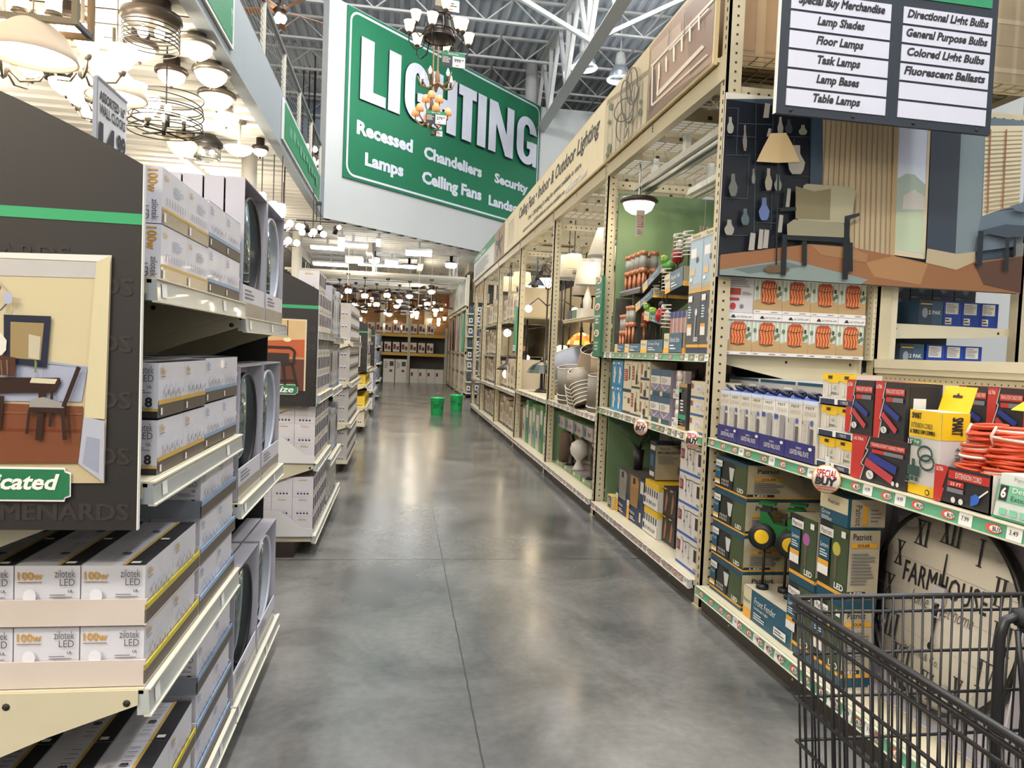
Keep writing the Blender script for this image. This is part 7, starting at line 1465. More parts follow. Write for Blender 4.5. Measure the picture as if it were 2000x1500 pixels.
for tier, (n, R, z, a0) in enumerate(((6, .40, -.05, .25), (3, .33, .18, .7))):
    for i in range(n):
        a = a0+2*pi*i/n; c, s = cos(a), sin(a); ar = MB().tube([(.18*c, .18*s, z-.02), (.22*c, .22*s, z-.16), (R*.8*c, R*.8*s, z-.2), (R*c, R*s, z-.12), (R*c, R*s, z-.03)], .009, BLKM, 6); ar.lathe([(.012, z-.05), (.035, z-.02), (.03, z)], (R*c, R*s, 0), BRONZE, 12); a_ = ar.build('arm', t)
        MB().lathe([(.032, z), (.05, z+.03), (.06, z+.08), (.075, z+.13)], (R*c, R*s, 0), SHAD, 18).build('bell_glass', a_)
for s in (-1, 1): MB().bar((.03*s, 0, .42), (.03*s, 0, 6.45), .008, CHAIN).build('chain', t)
price_card(.25, 8.75, 5.56, '', 'price card hanging on the iron chandelier at the top edge'); price_card(.36, 8.8, 4.93, '999', 'price card reading 999.99 under the iron chandelier', .95)
ANT = M('#8a6a4c', .6)
t = lampth('antler_chandelier', 'antler chandelier with bare candle bulbs below the 999 price card', 'chandelier', (.365, 10.0, 5.05)); MB().lathe([(.001, -.16), (.04, -.1), (.03, .05), (.012, .1), (.012, 6.15)], (0, 0, 0), ANT, 12).build('stem', t)
for i in range(5):
    a = i*1.257+.4; c, s = cos(a), sin(a); ar = MB().tube([(.02*c, .02*s, -.08), (.12*c, .12*s, -.14), (.22*c, .22*s, -.1), (.27*c, .27*s, .02)], [.02, .018, .014, .006], ANT, 8).tube([(.15*c, .15*s, -.13), (.19*c-.04*s, .19*s+.04*c, -.05)], [.012, .004], ANT, 6); ar.lathe([(.014, -.1), (.014, -.02)], (.2*c, .2*s, 0), BLKM, 8); a_ = ar.build('arm', t)
    MB().lathe([(.012, -.02), (.022, .015), (.014, .05), (.001, .08)], (.2*c, .2*s, 0), M('#fff0cf', .4, emit=9), 10).build('candle_bulb', a_)
t = lampth('shaded_antler_chandelier', 'antler chandelier with small tan shades behind the 279 price card', 'chandelier', (.34, 11.2, 4.98)); MB().lathe([(.001, -.22), (.04, -.16), (.03, .1), (.012, .18), (.012, 6.2)], (0, 0, 0), ANT, 12).build('stem', t)
for n, R, z in ((6, .25, -.06), (3, .12, .16)):
    for i in range(n):
        a = 2*pi*i/n+R*3; c, s = cos(a), sin(a); a_ = MB().tube([(.02*c, .02*s, z-.08), (R*.6*c, R*.6*s, z-.15), (R*c, R*s, z-.06), (R*c, R*s, z)], [.016, .015, .012, .008], ANT, 6).build('arm', t)
        MB().lathe([(.062, z), (.055, z+.05), (.03, z+.1), (.025, z+.1)], (R*c, R*s, 0), M('#d8935c', .6, emit=.7), 14).build('shade', a_); MB().lathe([(.001, z+.01), (.058, z+.004)], (R*c, R*s, 0), M('#ffe0b0', .5, emit=3), 12).build('glow', a_)
price_card(.25, 10.9, 4.90, '279', 'price card reading 279.99 on the shaded antler chandelier'); price_card(.34, 11.3, 4.76, '', 'small price card hanging lowest in front of the green sign', .6)
# ================================================================== LAMP BAYS OF THE RACK
SHG = M('#f0dcb2', .6, emit=.9); SHW = M('#e9dfcc', .6, emit=.25); SHC = M('#d8cbb6', .65); SHBL = M('#c3cadb', .6); DKB = M('#2a2320', .45, .2); GLOWW = M('#fff0d4', .4, emit=10); GLOWB = M('#cfe0ff', .4, emit=4)
for (a, b, z, l) in ((6.22, 8.30, .875, 'second'), (8.41, 10.70, .865, 'third'), (10.81, 13.10, .80, 'fourth'), (13.2, 15.54, .79, 'fifth'), (15.64, 17.38, .78, 'sixth')):
    shelf('shelf', 'middle shelf of the %s rack bay from the shopper' % l, 1.72, 2.68, a, b, z, seed=int(a*7), col=RAILC, tick=.2, bracket=False)
for (a, b, l) in ((6.22, 8.30, 'second'), (8.41, 10.70, 'third'), (10.8, 13.1, 'fourth'), (13.2, 15.54, 'fifth'), (15.64, 17.4, 'sixth')):
    MB().box(2.69, 2.70, a, b, .14, 2.5, M('#b8a988', .6, var=.03)).build('back_board', label='beige back board behind the lamps of the %s bay' % l, cat='back board')
t_ = shelf('shelf', 'high shelf of boxed lamps at the back of the second bay', 1.84, 2.68, 6.25, 8.28, 1.80, rail=False, bracket=False)
def shade_prof(r0, r1, h, t=.004): return [(r0, 0), (r1, h), (r1-t, h), (r0-t, 0), (r0, 0)]
def table_lamp(loc, label, h, r0, r1, sh, base, mat=SHG, name='table_lamp', glow=GLOWW):
    t = thing(name, label, 'table lamp', loc); MB().lathe([(.09, 0), (.09, .012), (.03, .025), (.045, h*.25), (.05, h*.4), (.02, h*.62), (.012, h*.7), (.012, h*.95)], (0, 0, 0), base, 18).build('lamp_base', t)
    s = MB().lathe(shade_prof(r0, r1, sh), (0, 0, h-sh*.55), mat, 28).build('lamp_shade', t); MB().ball((0, 0, h-sh*.2), .04, glow, 10).build('bulb', t); return t
def floor_lamp(loc, label, h, r0, r1, sh, mat=SHG, pole=DKB, glow=GLOWW):
    t = thing('floor_lamp', label, 'floor lamp', loc, 0, 'floor lamps in the rack'); MB().lathe([(.14, 0), (.14, .015), (.03, .035), (.013, .06)], (0, 0, 0), pole, 20).build('base', t); MB().lathe([(.013, .06), (.013, h*.5), (.02, h*.52), (.013, h*.54), (.013, h-.02)], (0, 0, 0), pole, 10).build('pole', t)
    MB().lathe(shade_prof(r0, r1, sh), (0, 0, h-sh*.7), mat, 24).build('lamp_shade', t); MB().ball((0, 0, h-sh*.2), .045, glow, 10).build('bulb', t)
def pend_shade(loc, label, r0, r1, h, mat=SHG, rx=0):
    t = thing('shade_pendant', label, 'pendant lamp', loc); MB().lathe(shade_prof(r0, r1, h), (0, 0, 0), mat, 28).build('lamp_shade', t); MB().bar((0, 0, h*.6), (0, 0, 3.0-loc[2]), .008, BLKM).lathe([(.03, h*.55), (.03, h*1.05), (.012, h*1.2)], (0, 0, 0), BLKM, 10).build('cord', t); MB().ball((0, 0, h*.35), .04, GLOWW, 10).build('bulb', t)
def tiffany(loc, label, r, h, colr, glow=.8):
    t = thing('stained_glass_lamp', label, 'table lamp', loc); MB().lathe([(.09, 0), (.08, .02), (.025, .05), (.018, h*.6), (.018, h*.9)], (0, 0, 0), DKB, 16).build('lamp_base', t)
    m = MB(); n = 16; pr = [(r, h*.62), (r*.9, h*.74), (r*.6, h*.9), (.04, h)]
    for i in range(len(pr)-1):
        for k in range(n):
            a, b = 2*pi*k/n, 2*pi*(k+1)/n; (ra, za), (rb_, zb) = pr[i], pr[i+1]
            m.poly([(ra*cos(a), ra*sin(a), za), (ra*cos(b), ra*sin(b), za), (rb_*cos(b), rb_*sin(b), zb), (rb_*cos(a), rb_*sin(a), zb)], M(colr[(k*(i+1)+i) % len(colr)], .3, emit=glow))
    m.build('glass_shade', t); MB().lathe([(.04, h), (.02, h+.03), (.001, h+.07)], (0, 0, 0), DKB, 10).build('finial', t)
# second bay: loose lampshades in tilted stacks, pendants, table lamps
def loose(key, r0, r1, h, mat, n=1, pleat=False):
    m = MB(); k = 36 if pleat else 28; q = [(r0, 0), (r1, h)]
    prof = [(r0, 0), (r1, h), (r1-.005, h), (r0-.005, 0), (r0, 0)]
    m.lathe(prof, (0, 0, 0), mat, k, smooth=not pleat); tr = MB(); tr.ring((0, 0, 0), r0, .005, M('#e9e2d4', .5), 28, 6); tr.ring((0, 0, h), r1, .004, M('#e9e2d4', .5), 24, 6); sp = MB()
    for a in range(3): sp.bar((0, 0, h-.02), (r1*cos(a*2.09), r1*sin(a*2.09), h-.005), .004, STEEL)
    kind(key, 'lampshade', 'lampshade', m, (('trim_ring', tr), ('spider_wire', sp)))
loose('shW', 0.250, 0.175, 0.312, M('#9497a3', .65)); loose('shP', 0.237, 0.138, 0.325, M('#917e6a', .65), 1, True); loose('shT', 0.213, 0.150, 0.260, M('#927f66', .65)); loose('shS', 0.125, 0.075, 0.156, M('#978d7e', .65)); loose('shG', 0.150, 0.125, 0.286, M('#7f786e', .55)); loose('shB', 0.300, 0.200, 0.338, M('#8f826c', .65))
def stack(key, loc, n, d, tilt, rz, what):
    q = MX.Rotation(rz, 3, 'Z') @ MX.Rotation(tilt[1], 3, 'Y') @ MX.Rotation(tilt[0], 3, 'X')
    for i in range(n): put(key, V(loc)+q @ V((0, 0, d*i)), rz, '%s, %s of its nested stack' % (what, ORD[i]), 'loose lampshades on the second bay shelf', tilt)
stack('shW', (2.0, 8.0, 1.06), 4, .035, (RD(-14), RD(-12)), .2, 'bluish white lampshade, stack nearest the far post'); stack('shP', (2.05, 7.42, 1.13), 2, .06, (RD(22), RD(-14)), 0, 'pleated tan lampshade in the middle of the shelf')
stack('shS', (1.82, 6.95, .93), 6, .04, (RD(-25), RD(-10)), 0, 'small ivory lampshade at the shelf edge, inner'); stack('shS', (1.84, 7.3, .92), 6, .04, (RD(20), RD(-15)), 0, 'small ivory lampshade at the shelf edge, outer'); stack('shT', (2.05, 6.8, 1.12), 3, .05, (RD(15), RD(-20)), 0, 'tan lampshade near the green post sign'); stack('shG', (1.86, 6.5, .9), 2, .05, (RD(6), RD(-5)), 0, 'greyish lampshade beside the post'); stack('shG', (1.84, 7.65, .9), 3, .05, (RD(8), RD(-8)), 0, 'greyish slim lampshade by the bluish white stack')
stack('shB', (2.28, 6.75, 1.2), 3, .05, (RD(22), RD(-15)), 0, 'wide beige lampshade at the back, near stack'); stack('shB', (2.28, 7.6, 1.15), 3, .05, (RD(18), RD(-15)), 0, 'wide beige lampshade at the back, far stack'); stack('shT', (2.1, 6.95, 1.34), 2, .05, (RD(25), RD(-20)), 0, 'tan lampshade perched on the pleated stack')
pend_shade((2.0, 8.5, 2.43), 'small cream tapered shade pendant glowing between the rack posts', .125, .085, .17); pend_shade((2.05, 9.0, 2.36), 'large grey-white shade pendant half behind a rack post', .22, .15, .28, SHW); pend_shade((2.1, 7.1, 2.3), 'beige shade pendant hanging behind the white cone lamp', .14, .1, .2, SHC)
table_lamp((2.0, 7.78, 1.805), 'table lamp with white drum shade and bluish glow on the high shelf', .50, .145, .125, .24, M('#d6d6d6', .3), SHW, glow=GLOWB); table_lamp((2.02, 7.3, 1.805), 'tall table lamp with white cone shade next to the post sign', .78, .16, .07, .28, M('#b8b2a6', .4), SHW); table_lamp((2.06, 8.14, 1.805), 'table lamp with grey tapered shade on the high shelf', .42, .15, .11, .26, DKB, SHC)
for i in range(3): MB().box(1.86, 2.0, 7.5+i*.21, 7.68+i*.21, 1.802, 1.90, M(('#c9c4ba', '#5d7a5a', '#3a3f52')[i], .5)).build('small_carton', label='small %s carton at the edge of the high shelf' % ('pale', 'green', 'navy')[i], cat='boxed lamp')
tiffany((2.32, 9.25, 1.28), 'stained glass lamp with amber and red dome behind the shades', .19, .42, ('#e8b54a', '#d96a2a', '#f0cf7a', '#c98a2a'), 1.4)
MB().box(2.12, 2.5, 9.06, 9.44, .868, 1.28, M('#a8865e', .7)).build('display_box', label='tan box carrying the amber stained glass lamp', cat='box')
for i in range(5):
    tall = (.52, .5, .48, .5, .46)[i]; y = 6.45+i*.4
    carton('lb%d' % i, .32, .3, .13, M('#a59a98', .55), lambda f: (f.rect(0, 0, .25, 1, M('#6f9a6a')), f.rect(.03, .2, .22, .8, M('#2d3f86')), f.text(.4, .25, .8, .7, 'Hunter', INK, -.006, .4)), None, lambda f: f.rect(0, 0, 1, 1, M('#5d8a58')), 'lamp_carton', 'boxed lamp')
    rput('lb%d' % i, y, .58, 'flat green-topped lamp carton held up over the boxed lamps, %s along the second bay' % ORD[i], 'green-topped lamp cartons', x=1.83)
    carton('lo%d' % i, .34, .3, .05, M('#a59a98', .55), lambda f: (f.rect(0, 0, 1, 1, M('#79a070')), f.rect(.1, .2, .3, .8, OFFW)), None, None, 'lamp_carton', 'boxed lamp'); rput('lo%d' % i, y, .142, 'low green and white base tray of an open lamp box, %s along the second bay' % ORD[i], 'open lamp box trays', x=1.83)
    MB().box(2.2, 2.24, y-.16, y+.16, .19, .58, M('#a59a98', .55)).build('carton_back', label='cardboard back of the open lamp box, %s along the second bay' % ORD[i], cat='lamp box back', group='open lamp box backs')
def vase_lamp(loc, label, prof, col):
    t = thing('boxed_table_lamp', label, 'table lamp', loc); MB().lathe(prof, (0, 0, 0), col, 20).build('lamp_base', t); MB().lathe([(.012, prof[-1][1]), (.012, prof[-1][1]+.05)], (0, 0, 0), STEEL, 8).build('socket', t)
vase_lamp((1.90, 7.45, .195), 'white ribbed globe table lamp in an open box', [(.07, 0), (.06, .02), (.025, .09), (.04, .11), (.09, .17), (.1, .22), (.085, .28), (.03, .32)], M('#cdc9c4', .25)); vase_lamp((1.90, 7.8, .195), 'dark twisted table lamp in an open box', [(.07, 0), (.03, .03), (.035, .12), (.025, .2), (.035, .28), (.02, .33)], DKB); vase_lamp((1.90, 8.05, .195), 'bark-textured brown table lamp in an open box', [(.08, 0), (.08, .3), (.06, .33)], M('#5e4a3a', .8)); vase_lamp((1.90, 6.9, .195), 'slim dark table lamp in an open box', [(.07, 0), (.025, .03), (.02, .2), (.03, .3)], DKB); vase_lamp((1.90, 6.5, .195), 'black table lamp with gold knob in an open box', [(.08, 0), (.02, .03), (.02, .24), (.05, .29), (.02, .33)], M('#3a3226', .3))
# third bay: floor lamps, stained glass, pendants
for i, (x, y, h, r0, r1, sh, m_, l) in enumerate(((1.95, 11.3, 1.62, .18, .10, .26, SHG, 'cream flared shade, closest to the Lamps sign'), (2.15, 9.6, 1.74, .2, .15, .2, SHW, 'white shade over the torch lamp'), (2.4, 9.1, 1.7, .16, .12, .2, SHC, 'beige shade at the back'), (2.35, 10.1, 1.74, .18, .12, .2, SHG, 'glowing wide shade at the back'), (2.2, 8.8, 1.66, .15, .12, .18, SHC, 'beige shade by the near post'))): floor_lamp((x, y, .87 if y < 10.7 else .802), 'floor lamp with dark pole and %s' % l, h, r0, r1, sh, m_)
t = thing('torch_lamp', 'dark multi-arm torch floor lamp with glowing slatted cup', 'floor lamp', (2.0, 10.0, .87)); MB().lathe([(.13, 0), (.13, .015), (.012, .04), (.012, 1.45)], (0, 0, 0), DKB, 16).build('pole', t); MB().lathe([(.02, 1.45), (.1, 1.55), (.13, 1.58)], (0, 0, 0), AMBG, 18).build('cup', t)
for a in range(8): MB().tube([(.02*cos(a*.785), .02*sin(a*.785), 1.43), (.11*cos(a*.785), .11*sin(a*.785), 1.56), (.16*cos(a*.785), .16*sin(a*.785), 1.64)], .006, DKB, 5).build('slat', t)
for i, (s, r) in enumerate(((-.3, .05), (.35, .05))): MB().tube([(0, 0, 1.2), (s*.5, -.1, 1.3), (s, -.2, 1.18)], .008, DKB, 6).ball((s, -.2, 1.14), r, GLOWW, 10).build('arm_light', t)
t = thing('arc_lamp', 'black arc floor lamp with thin curved arms over the third bay', 'floor lamp', (2.3, 10.45, .87)); MB().lathe([(.14, 0), (.14, .02), (.012, .04), (.012, 1.6)], (0, 0, 0), DKB, 14).build('pole', t)
for i in range(3): MB().tube([(0, 0, 1.55), (-.1-.1*i, -.1, 1.9-.04*i), (-.25-.08*i, -.25, 1.92-.08*i), (-.36-.06*i, -.4, 1.75-.1*i)], .006, DKB, 5).lathe([(.06, 1.66-.1*i), (.02, 1.76-.1*i)], (-.36-.06*i, -.4, 0), DKB, 10).build('arm', t)
tiffany((1.98, 10.1, .87), 'stained glass lamp with dark green leaf dome at the shelf edge', .22, .42, ('#1d2421', '#232c26', '#3f5a40', '#191d1b'), .05); tiffany((2.28, 10.2, 1.10), 'stained glass lamp with cream and green dome at the back', .2, .44, ('#efdca0', '#9fb36a', '#f0e3b5'), 1.2)
MB().box(2.1, 2.46, 10.02, 10.38, .868, 1.10, KRAFT).build('display_box', label='brown box under the cream and green stained glass lamp', cat='box')
t = thing('frame_lamp', 'brown lattice box lamp with a glowing bulb inside', 'table lamp', (2.0, 11.75, 1.2), RIGHT); MB().box(-.2, .2, 0, .01, .24, .32, M('#b08a60', .6)).box(-.2, .2, 0, .01, 0, .02, M('#5a4030', .6)).box(-.2, -.18, 0, .01, 0, .24, M('#5a4030', .6)).box(.18, .2, 0, .01, 0, .24, M('#5a4030', .6)).build('frame', t)
m = MB()
for i in range(5): m.bar((-.2+i*.1, .005, .02), (-.1+i*.08, .005, .24), .007, DKB); m.bar((-.2+i*.1, .005, .24), (-.1+i*.08, .005, .02), .007, DKB)
m.build('lattice', t); MB().ball((0, .05, .13), .045, GLOWW, 10).build('bulb', t)
MB().box(1.96, 2.3, 11.55, 11.95, .802, 1.2, M('#c2ad86', .6)).build('display_box', label='pale wooden box under the lattice lamp', cat='box')
for i in range(8):
    c = (M('#7ea078', .5), M('#c9c1b4', .5), M('#4f8a55', .5), M('#c2b9b2', .5))[i % 4]; h = (.58, .52, .6, .5)[i % 4]
    carton('tb%d' % i, .2, .3, h, c, lambda f: (f.rect(.15, .6, .85, .9, OFFW), f.rect(.2, .3, .5, .5, M('#38508e')), f.rect(0, .93, 1, 1, M('#5d8a58'))), None, None, 'lamp_carton', 'boxed lamp'); rput('tb%d' % i, 8.55+i*.26, .142, 'tall %s lamp box on the bottom shelf of the third bay, %s along' % (('green-tinted', 'pale')[i % 2], ORD[i]), 'tall lamp boxes in the third bay', x=1.80)
# fourth to sixth bays: boxed lamps on three levels, hanging shades and bulbs
pend_shade((1.95, 12.0, 2.52), 'cream drum shade pendant in the fourth bay', .17, .14, .22, SHG); pend_shade((1.95, 13.6, 2.56), 'cream tapered shade pendant in the fifth bay', .17, .12, .26, SHG)
t = thing('bowl_pendant', 'glowing bowl pendant under a blue-grey cap in the fourth bay', 'pendant lamp', (2.05, 11.2, 2.42)); MB().lathe([(.001, -.07), (.1, -.05), (.15, .03)], (0, 0, 0), OPAL, 20).build('glass_bowl', t); MB().lathe([(.15, .03), (.06, .12), (.012, .16), (.012, .6)], (0, 0, 0), M('#4b6478', .5), 20).build('cap', t)
t = thing('barn_pendant', 'barn-style pendant with bare glowing bulb near the Lamps sign', 'pendant lamp', (1.86, 12.6, 1.10)); MB().lathe([(.2, 0), (.14, .06), (.05, .12), (.03, .2), (.02, .26)], (0, 0, 0), M('#3a2f2a', .5), 24).build('shade', t); MB().ball((0, 0, -.07), .085, M('#ffe9c0', .4, emit=12), 14).build('bulb', t); MB().bar((0, 0, .25), (0, 0, 1.9), .01, BLKM).build('cord', t)
for i, (x, y, z) in enumerate(((1.86, 12.8, 1.75), (1.9, 11.5, 2.0))):
    t = thing('globe_lamp', 'single glowing globe hanging in the fourth bay, %s one' % ('lower', 'upper')[i], 'pendant lamp', (x, y, z)); MB().ball((0, 0, 0), .07, GLOWW, 12).build('globe', t); MB().bar((0, 0, .06), (0, 0, 2.98-z), .008, BLKM).build('cord', t)
for i in range(3):
    carton('fb%d' % i, (.3, .26, .34)[i], .4, (.45, .5, .38)[i], (M('#cbbd9e', .5), M('#c4b7a2', .5), M('#d3c6b2', .5))[i], lambda f: (f.rect(0, 0, 1, .08, NAVY), f.rect(.15, .5, .35, .8, WAR), f.rect(.6, .5, .8, .85, M('#6a5f55')), f.lines(.1, .2, .8, .4, 3, PRINT)), None, lambda f: f.rect(0, 0, 1, 1, M('#2d3648')), 'lamp_carton', 'boxed lamp')
for bay, (y0, y1) in enumerate(((10.85, 13.05), (13.25, 15.5), (15.7, 17.3))):
    for lv, z in enumerate((.142, .805, 1.35, 1.95)):
        if lv == 2 and bay == 0: continue
        if lv >= 2: shelf('shelf', '%s shelf of boxed lamps in the %s bay' % (('', '', 'third', 'top')[lv], ('fourth', 'fifth', 'sixth')[bay]), 1.76, 2.68, y0, y1, z-.005, rail=False, bracket=False)
        y = y0+.18; i = 0
        while y < y1-.15:
            put('fb%d' % ((i+lv+bay) % 3), (1.82, y, z), RIGHT, 'cream boxed lamp, %s along, %s level, %s bay' % (ORD[i], ('bottom', 'second', 'third', 'top')[lv], ('fourth', 'fifth', 'sixth')[bay]), 'boxed lamps in the far bays'); y += .37; i += 1
def pt(loc, e, col=(1, .8, .52), r=.12):
    d = bpy.data.lights.new('lamp_glow', 'POINT'); d.energy = e; d.color = col; d.shadow_soft_size = r; o = bpy.data.objects.new('lamp_glow', d); COL.objects.link(o); o.location = loc
pt((2.0, 7.4, 2.25), 6); pt((2.0, 9.6, 2.3), 10); pt((1.95, 10.1, 1.5), 5); pt((1.9, 12, 2.3), 10); pt((1.9, 13.9, 2.3), 9); pt((2.0, 16.5, 2.4), 9)
# ================================================================== FAR END OF THE AISLE
YB = M('#c79a2e', .45); PST = M('#bdb8a6', .5)
t = thing('pallet_rack', 'far pallet rack with yellow beams at the end of the aisle', 'storage rack')
for x in (-2.9, -1.85, .33, 1.85):
    m = MB().box(x-.05, x+.05, 30.2, 30.28, 0, 2.3 if x != .33 else 3.9, PST); z = .1
    while z < 2.2: m.box(x-.012, x+.012, 30.198, 30.2, z, z+.03, HOLE); z += .1
    m.build('upright', t)
for x0, x1 in ((-2.85, -1.9), (-1.8, .28), (.38, 1.8)):
    for z in (1.11, 1.88): MB().box(x0, x1, 30.2, 30.26, z, z+.12, YB).box(x0, x1, 30.26, 31.2, z+.10, z+.12, PST).build('beam', t)
MB().box(-2.9, 1.85, 31.2, 31.24, 0, 2.0, M('#56524c', .7)).build('back_sheet', t)
def fpb(f): f.rect(.08, .3, .45, .8, M('#7a2a2a')); f.rect(.55, .25, .9, .6, M('#4a4644')); f.rect(0, 0, 1, .06, NAVY)
carton('bk1', .27, .5, .42, M('#d2cbc2', .5), fpb, None, None, 'fan_carton', 'boxed fan'); carton('bk2', .46, .5, .95, M('#d8d4cc', .5), lambda f: (f.rect(.55, .7, .9, .9, M('#3a3634')), f.rect(.55, .45, .8, .55, M('#7a2a2a')), f.lines(.1, .6, .45, .9, 4, PRINT)), None, None, 'fan_carton', 'boxed fan'); carton('bk3', .335, .5, .58, M('#d5d0c6', .5), lambda f: f.rect(.1, .5, .35, .75, M('#7a2a2a')), None, None, 'fan_carton', 'boxed fan')
FG = 'boxed fans on the far pallet rack'
for i in range(2): put('bk2', (-.45+i*.49, 30.25, .0), 0, 'tall white fan carton on the floor of the far rack, %s of the pair' % ORD[i], FG)
put('bk1', (-1.05, 30.25, 0), 0, 'white fan carton with red square on the floor of the far rack', FG)
for i in range(4): put('bk3', (.58+i*.345, 30.25, 0), 0, 'squat white fan carton on the floor of the far rack, %s past the post' % ORD[i], FG)
for lv, z in enumerate((1.232, 2.002)):
    for i in range(12):
        x = -2.6+i*.345
        if abs(x-.33) < .15 or abs(x+1.85) < .18: continue
        put('bk1', (x, 30.25, z), 0, 'white fan carton with red square, %s along the %s yellow beam' % (ORD[i], ('lower', 'upper')[lv]), FG)
# slatted display wall with sconces above the pallet rack
WSL = M('#8f6c47', .6, var=.06); m = MB()
for i in range(14): m.box(-3.2, 2.3, 31.26, 31.30, 2.02+i*.14, 2.15+i*.14, WSL)
m.box(-3.2, 2.3, 31.30, 31.34, 2.0, 4.0, M('#6a4a2a', .7)); m.build('slat_wall', label='brown slatted display wall holding the sconces', cat='display wall')
for i, x in enumerate((-2.0, -.9, .2, .95)): MB().box(x, x+.22, 31.2, 31.25, 2.0, 3.95, M('#d8d5cc', .5)).build('display_post', label='white post strip on the slatted display wall, %s along' % ORD[i], cat='display post', group='display wall posts')
R_ = random.Random(5); SC_ = [(-2.6, 3.3), (-1.7, 2.55), (-1.35, 3.2), (-.55, 2.9), (-.25, 2.5), (-.1, 3.45), (-.5, 3.5), (.05, 2.3), (.75, 3.2), (1.4, 2.9), (1.35, 3.4), (1.55, 2.5), (1.65, 3.15), (1.25, 2.35), (1.8, 2.75), (1.9, 3.3), (-.75, 2.35), (.62, 2.75), (-1.55, 3.6), (1.2, 2.65)]
for i, (x, z) in enumerate(SC_):
    t = thing('wall_sconce', 'lit outdoor wall lantern on the slatted display wall, %s counted from the left end' % ORD[sorted(SC_).index((x, z))], 'wall lamp', (x, 31.2, z), 0, 'lanterns on the slatted display wall'); c_ = (BLKM, M('#d4d2ce', .5), BRONZE)[i % 3]
    MB().box(-.06, .06, 0, .055, -.12, .14, c_).build('back_plate', t); MB().lathe([(.09, .06), (.03, .14), (.01, .17)], (0, -.08, 0), c_, 12).bar((0, 0, .1), (0, -.08, .12), .02, c_).build('cap', t); MB().lathe([(.05, -.09), (.08, .06)], (0, -.08, 0), M('#ffe2b0', .4, emit=9), 12).build('glass', t)
for i, (x, z, c_) in enumerate(((-1.2, 3.35, M('#3a2430', .5)), (.1, 3.3, M('#6a6a8a', .5)), (-.05, 2.75, M('#d8d8dc', .5)), (1.75, 3.1, M('#a8422a', .5)))):
    MB().box(x, x+.26, 29.6, 29.62, z, z+.55, c_).bar((x+.13, 29.61, z+.55), (x+.13, 29.61, 4.4), .01, CHAIN).build('hanging_card', label='hanging product card before the slatted wall, %s' % ('dark purple', 'violet', 'white', 'red')[i], cat='price tag')
for i in range(8): MB().lathe([(.06, -.1), (.07, 0), (.05, .05)], (0, 0, 0), OPALB, 12).bar((0, 0, .05), (0, 0, 4.4-(2.6+.11*(i*3 % 7))), .01, BLKM).build('glass_pendant', loc=(-2.2+i*.52, 29.2-.3*(i % 3), 2.6+.11*(i*3 % 7)), label='small lit glass pendant before the slatted wall, %s across' % ORD[i], cat='pendant lamp', group='small pendants at the far end')
# second rack further down on the right with white banner and end shelves
t = thing('storage_rack', 'further beige storage rack with white banner past the cross aisle', 'storage rack')
for y in (22.1, 24.1, 26.1, 28.1, 30.0):
    MB().box(1.92, 2.0, y, y+.08, 0, 3.7 if y < 23 else 2.8, RACK).build('upright', t)
MB().box(2.75, 2.83, 22.1, 22.18, 0, 3.7, RACK).build('upright', t)
for z in (1.3, 2.68): MB().box(1.93, 1.98, 22.1, 30.0, z, z+.08, RACK).build('beam', t)
MB().box(1.9, 2.75, 22.1, 30.0, .05, .12, RACK).build('base_deck', t)
m = MB().box(1.88, 1.915, 22.1, 30.2, 2.78, 3.62, M('#c9c8c2', .5)); f = m.face((1.88, 30.2, 2.78), (0, -8.1, 0), (0, 0, .84), .002)
for q in range(4): f.rect(.03+q*.24, .1, .24+q*.24, .72, M('#b9b6b0')); f.rect(.05+q*.24, .2, .15+q*.24, .6, M('#9aa0a0')); f.k -= f.st*2
f.rect(0, .8, 1, 1, M('#a9bdb0')); m.build('banner_board', label='long white banner board with grey pictures on the further rack', cat='banner')
for i, c_ in enumerate(('#6a2a30', '#6a2a30', '#7a3038', '#c9a53a', '#8c929a', '#a0a4a8', '#4f9a78', '#3a5a4a')):
    MB().box(1.96, 2.3, 22.4+(7-i)*.95, 22.9+(7-i)*.95, 1.4, 2.6, M(c_, .5)).build('upright_carton', label='tall %s carton standing on the upper level of the further rack' % ('maroon far', 'maroon', 'bright maroon', 'yellow', 'grey', 'pale grey', 'mint green', 'dark green')[i], cat='boxed product', group='tall cartons on the further rack')
carton('frk', .3, .3, .5, M('#b8ab98', .5), lambda f: (f.rect(.1, .5, .5, .85, M('#5a4a44')), f.rect(0, 0, 1, .1, NAVY)), None, None, 'lamp_carton', 'boxed product')
for lv in range(2):
    for i in range(14): put('frk', (1.97, 22.5+i*.53, .12+lv*.58), RIGHT, 'cream boxed product on the lower level of the further rack, %s along, %s layer' % (ORD[i], ORD[lv]), 'boxes on the further rack')
for lv in range(8):
    z = .12+lv*.34
    MB().box(1.95, 2.80, 21.75, 22.11, z, z+.03, M('#cfc9ba', .45)).build('end_shelf', label='white end shelf of the further rack, %s level from the floor' % ORD[lv], cat='shelf', group='end shelves of the further rack')
    for i in range(6):
        if lv == 0: carton('es%d' % i, .10, .12, .2+.02*(i % 3), (M('#d5d3cc', .5), M('#26313f', .5), M('#c9ccd4', .5))[i % 3], lambda f: (f.rect(0, 0, 1, .35, M('#2b3c54')), f.rect(.2, .5, .8, .85, M('#4a4a50'))), None, None, 'small_carton', 'boxed product')
        put('es%d' % ((i+lv) % 6), (2.05+i*.125, 21.78, z+.03), 0, 'small carton on the end shelf of the further rack, %s along, %s level' % (ORD[i], ORD[lv]), 'cartons on the end shelves')
put('tanbox', (2.4, 22.4, 2.9), 0, 'tan carton on top of the further rack end'); put('brownbox', (2.4, 22.6, 3.2), 0, 'dark brown carton above the tan one on the further rack end')
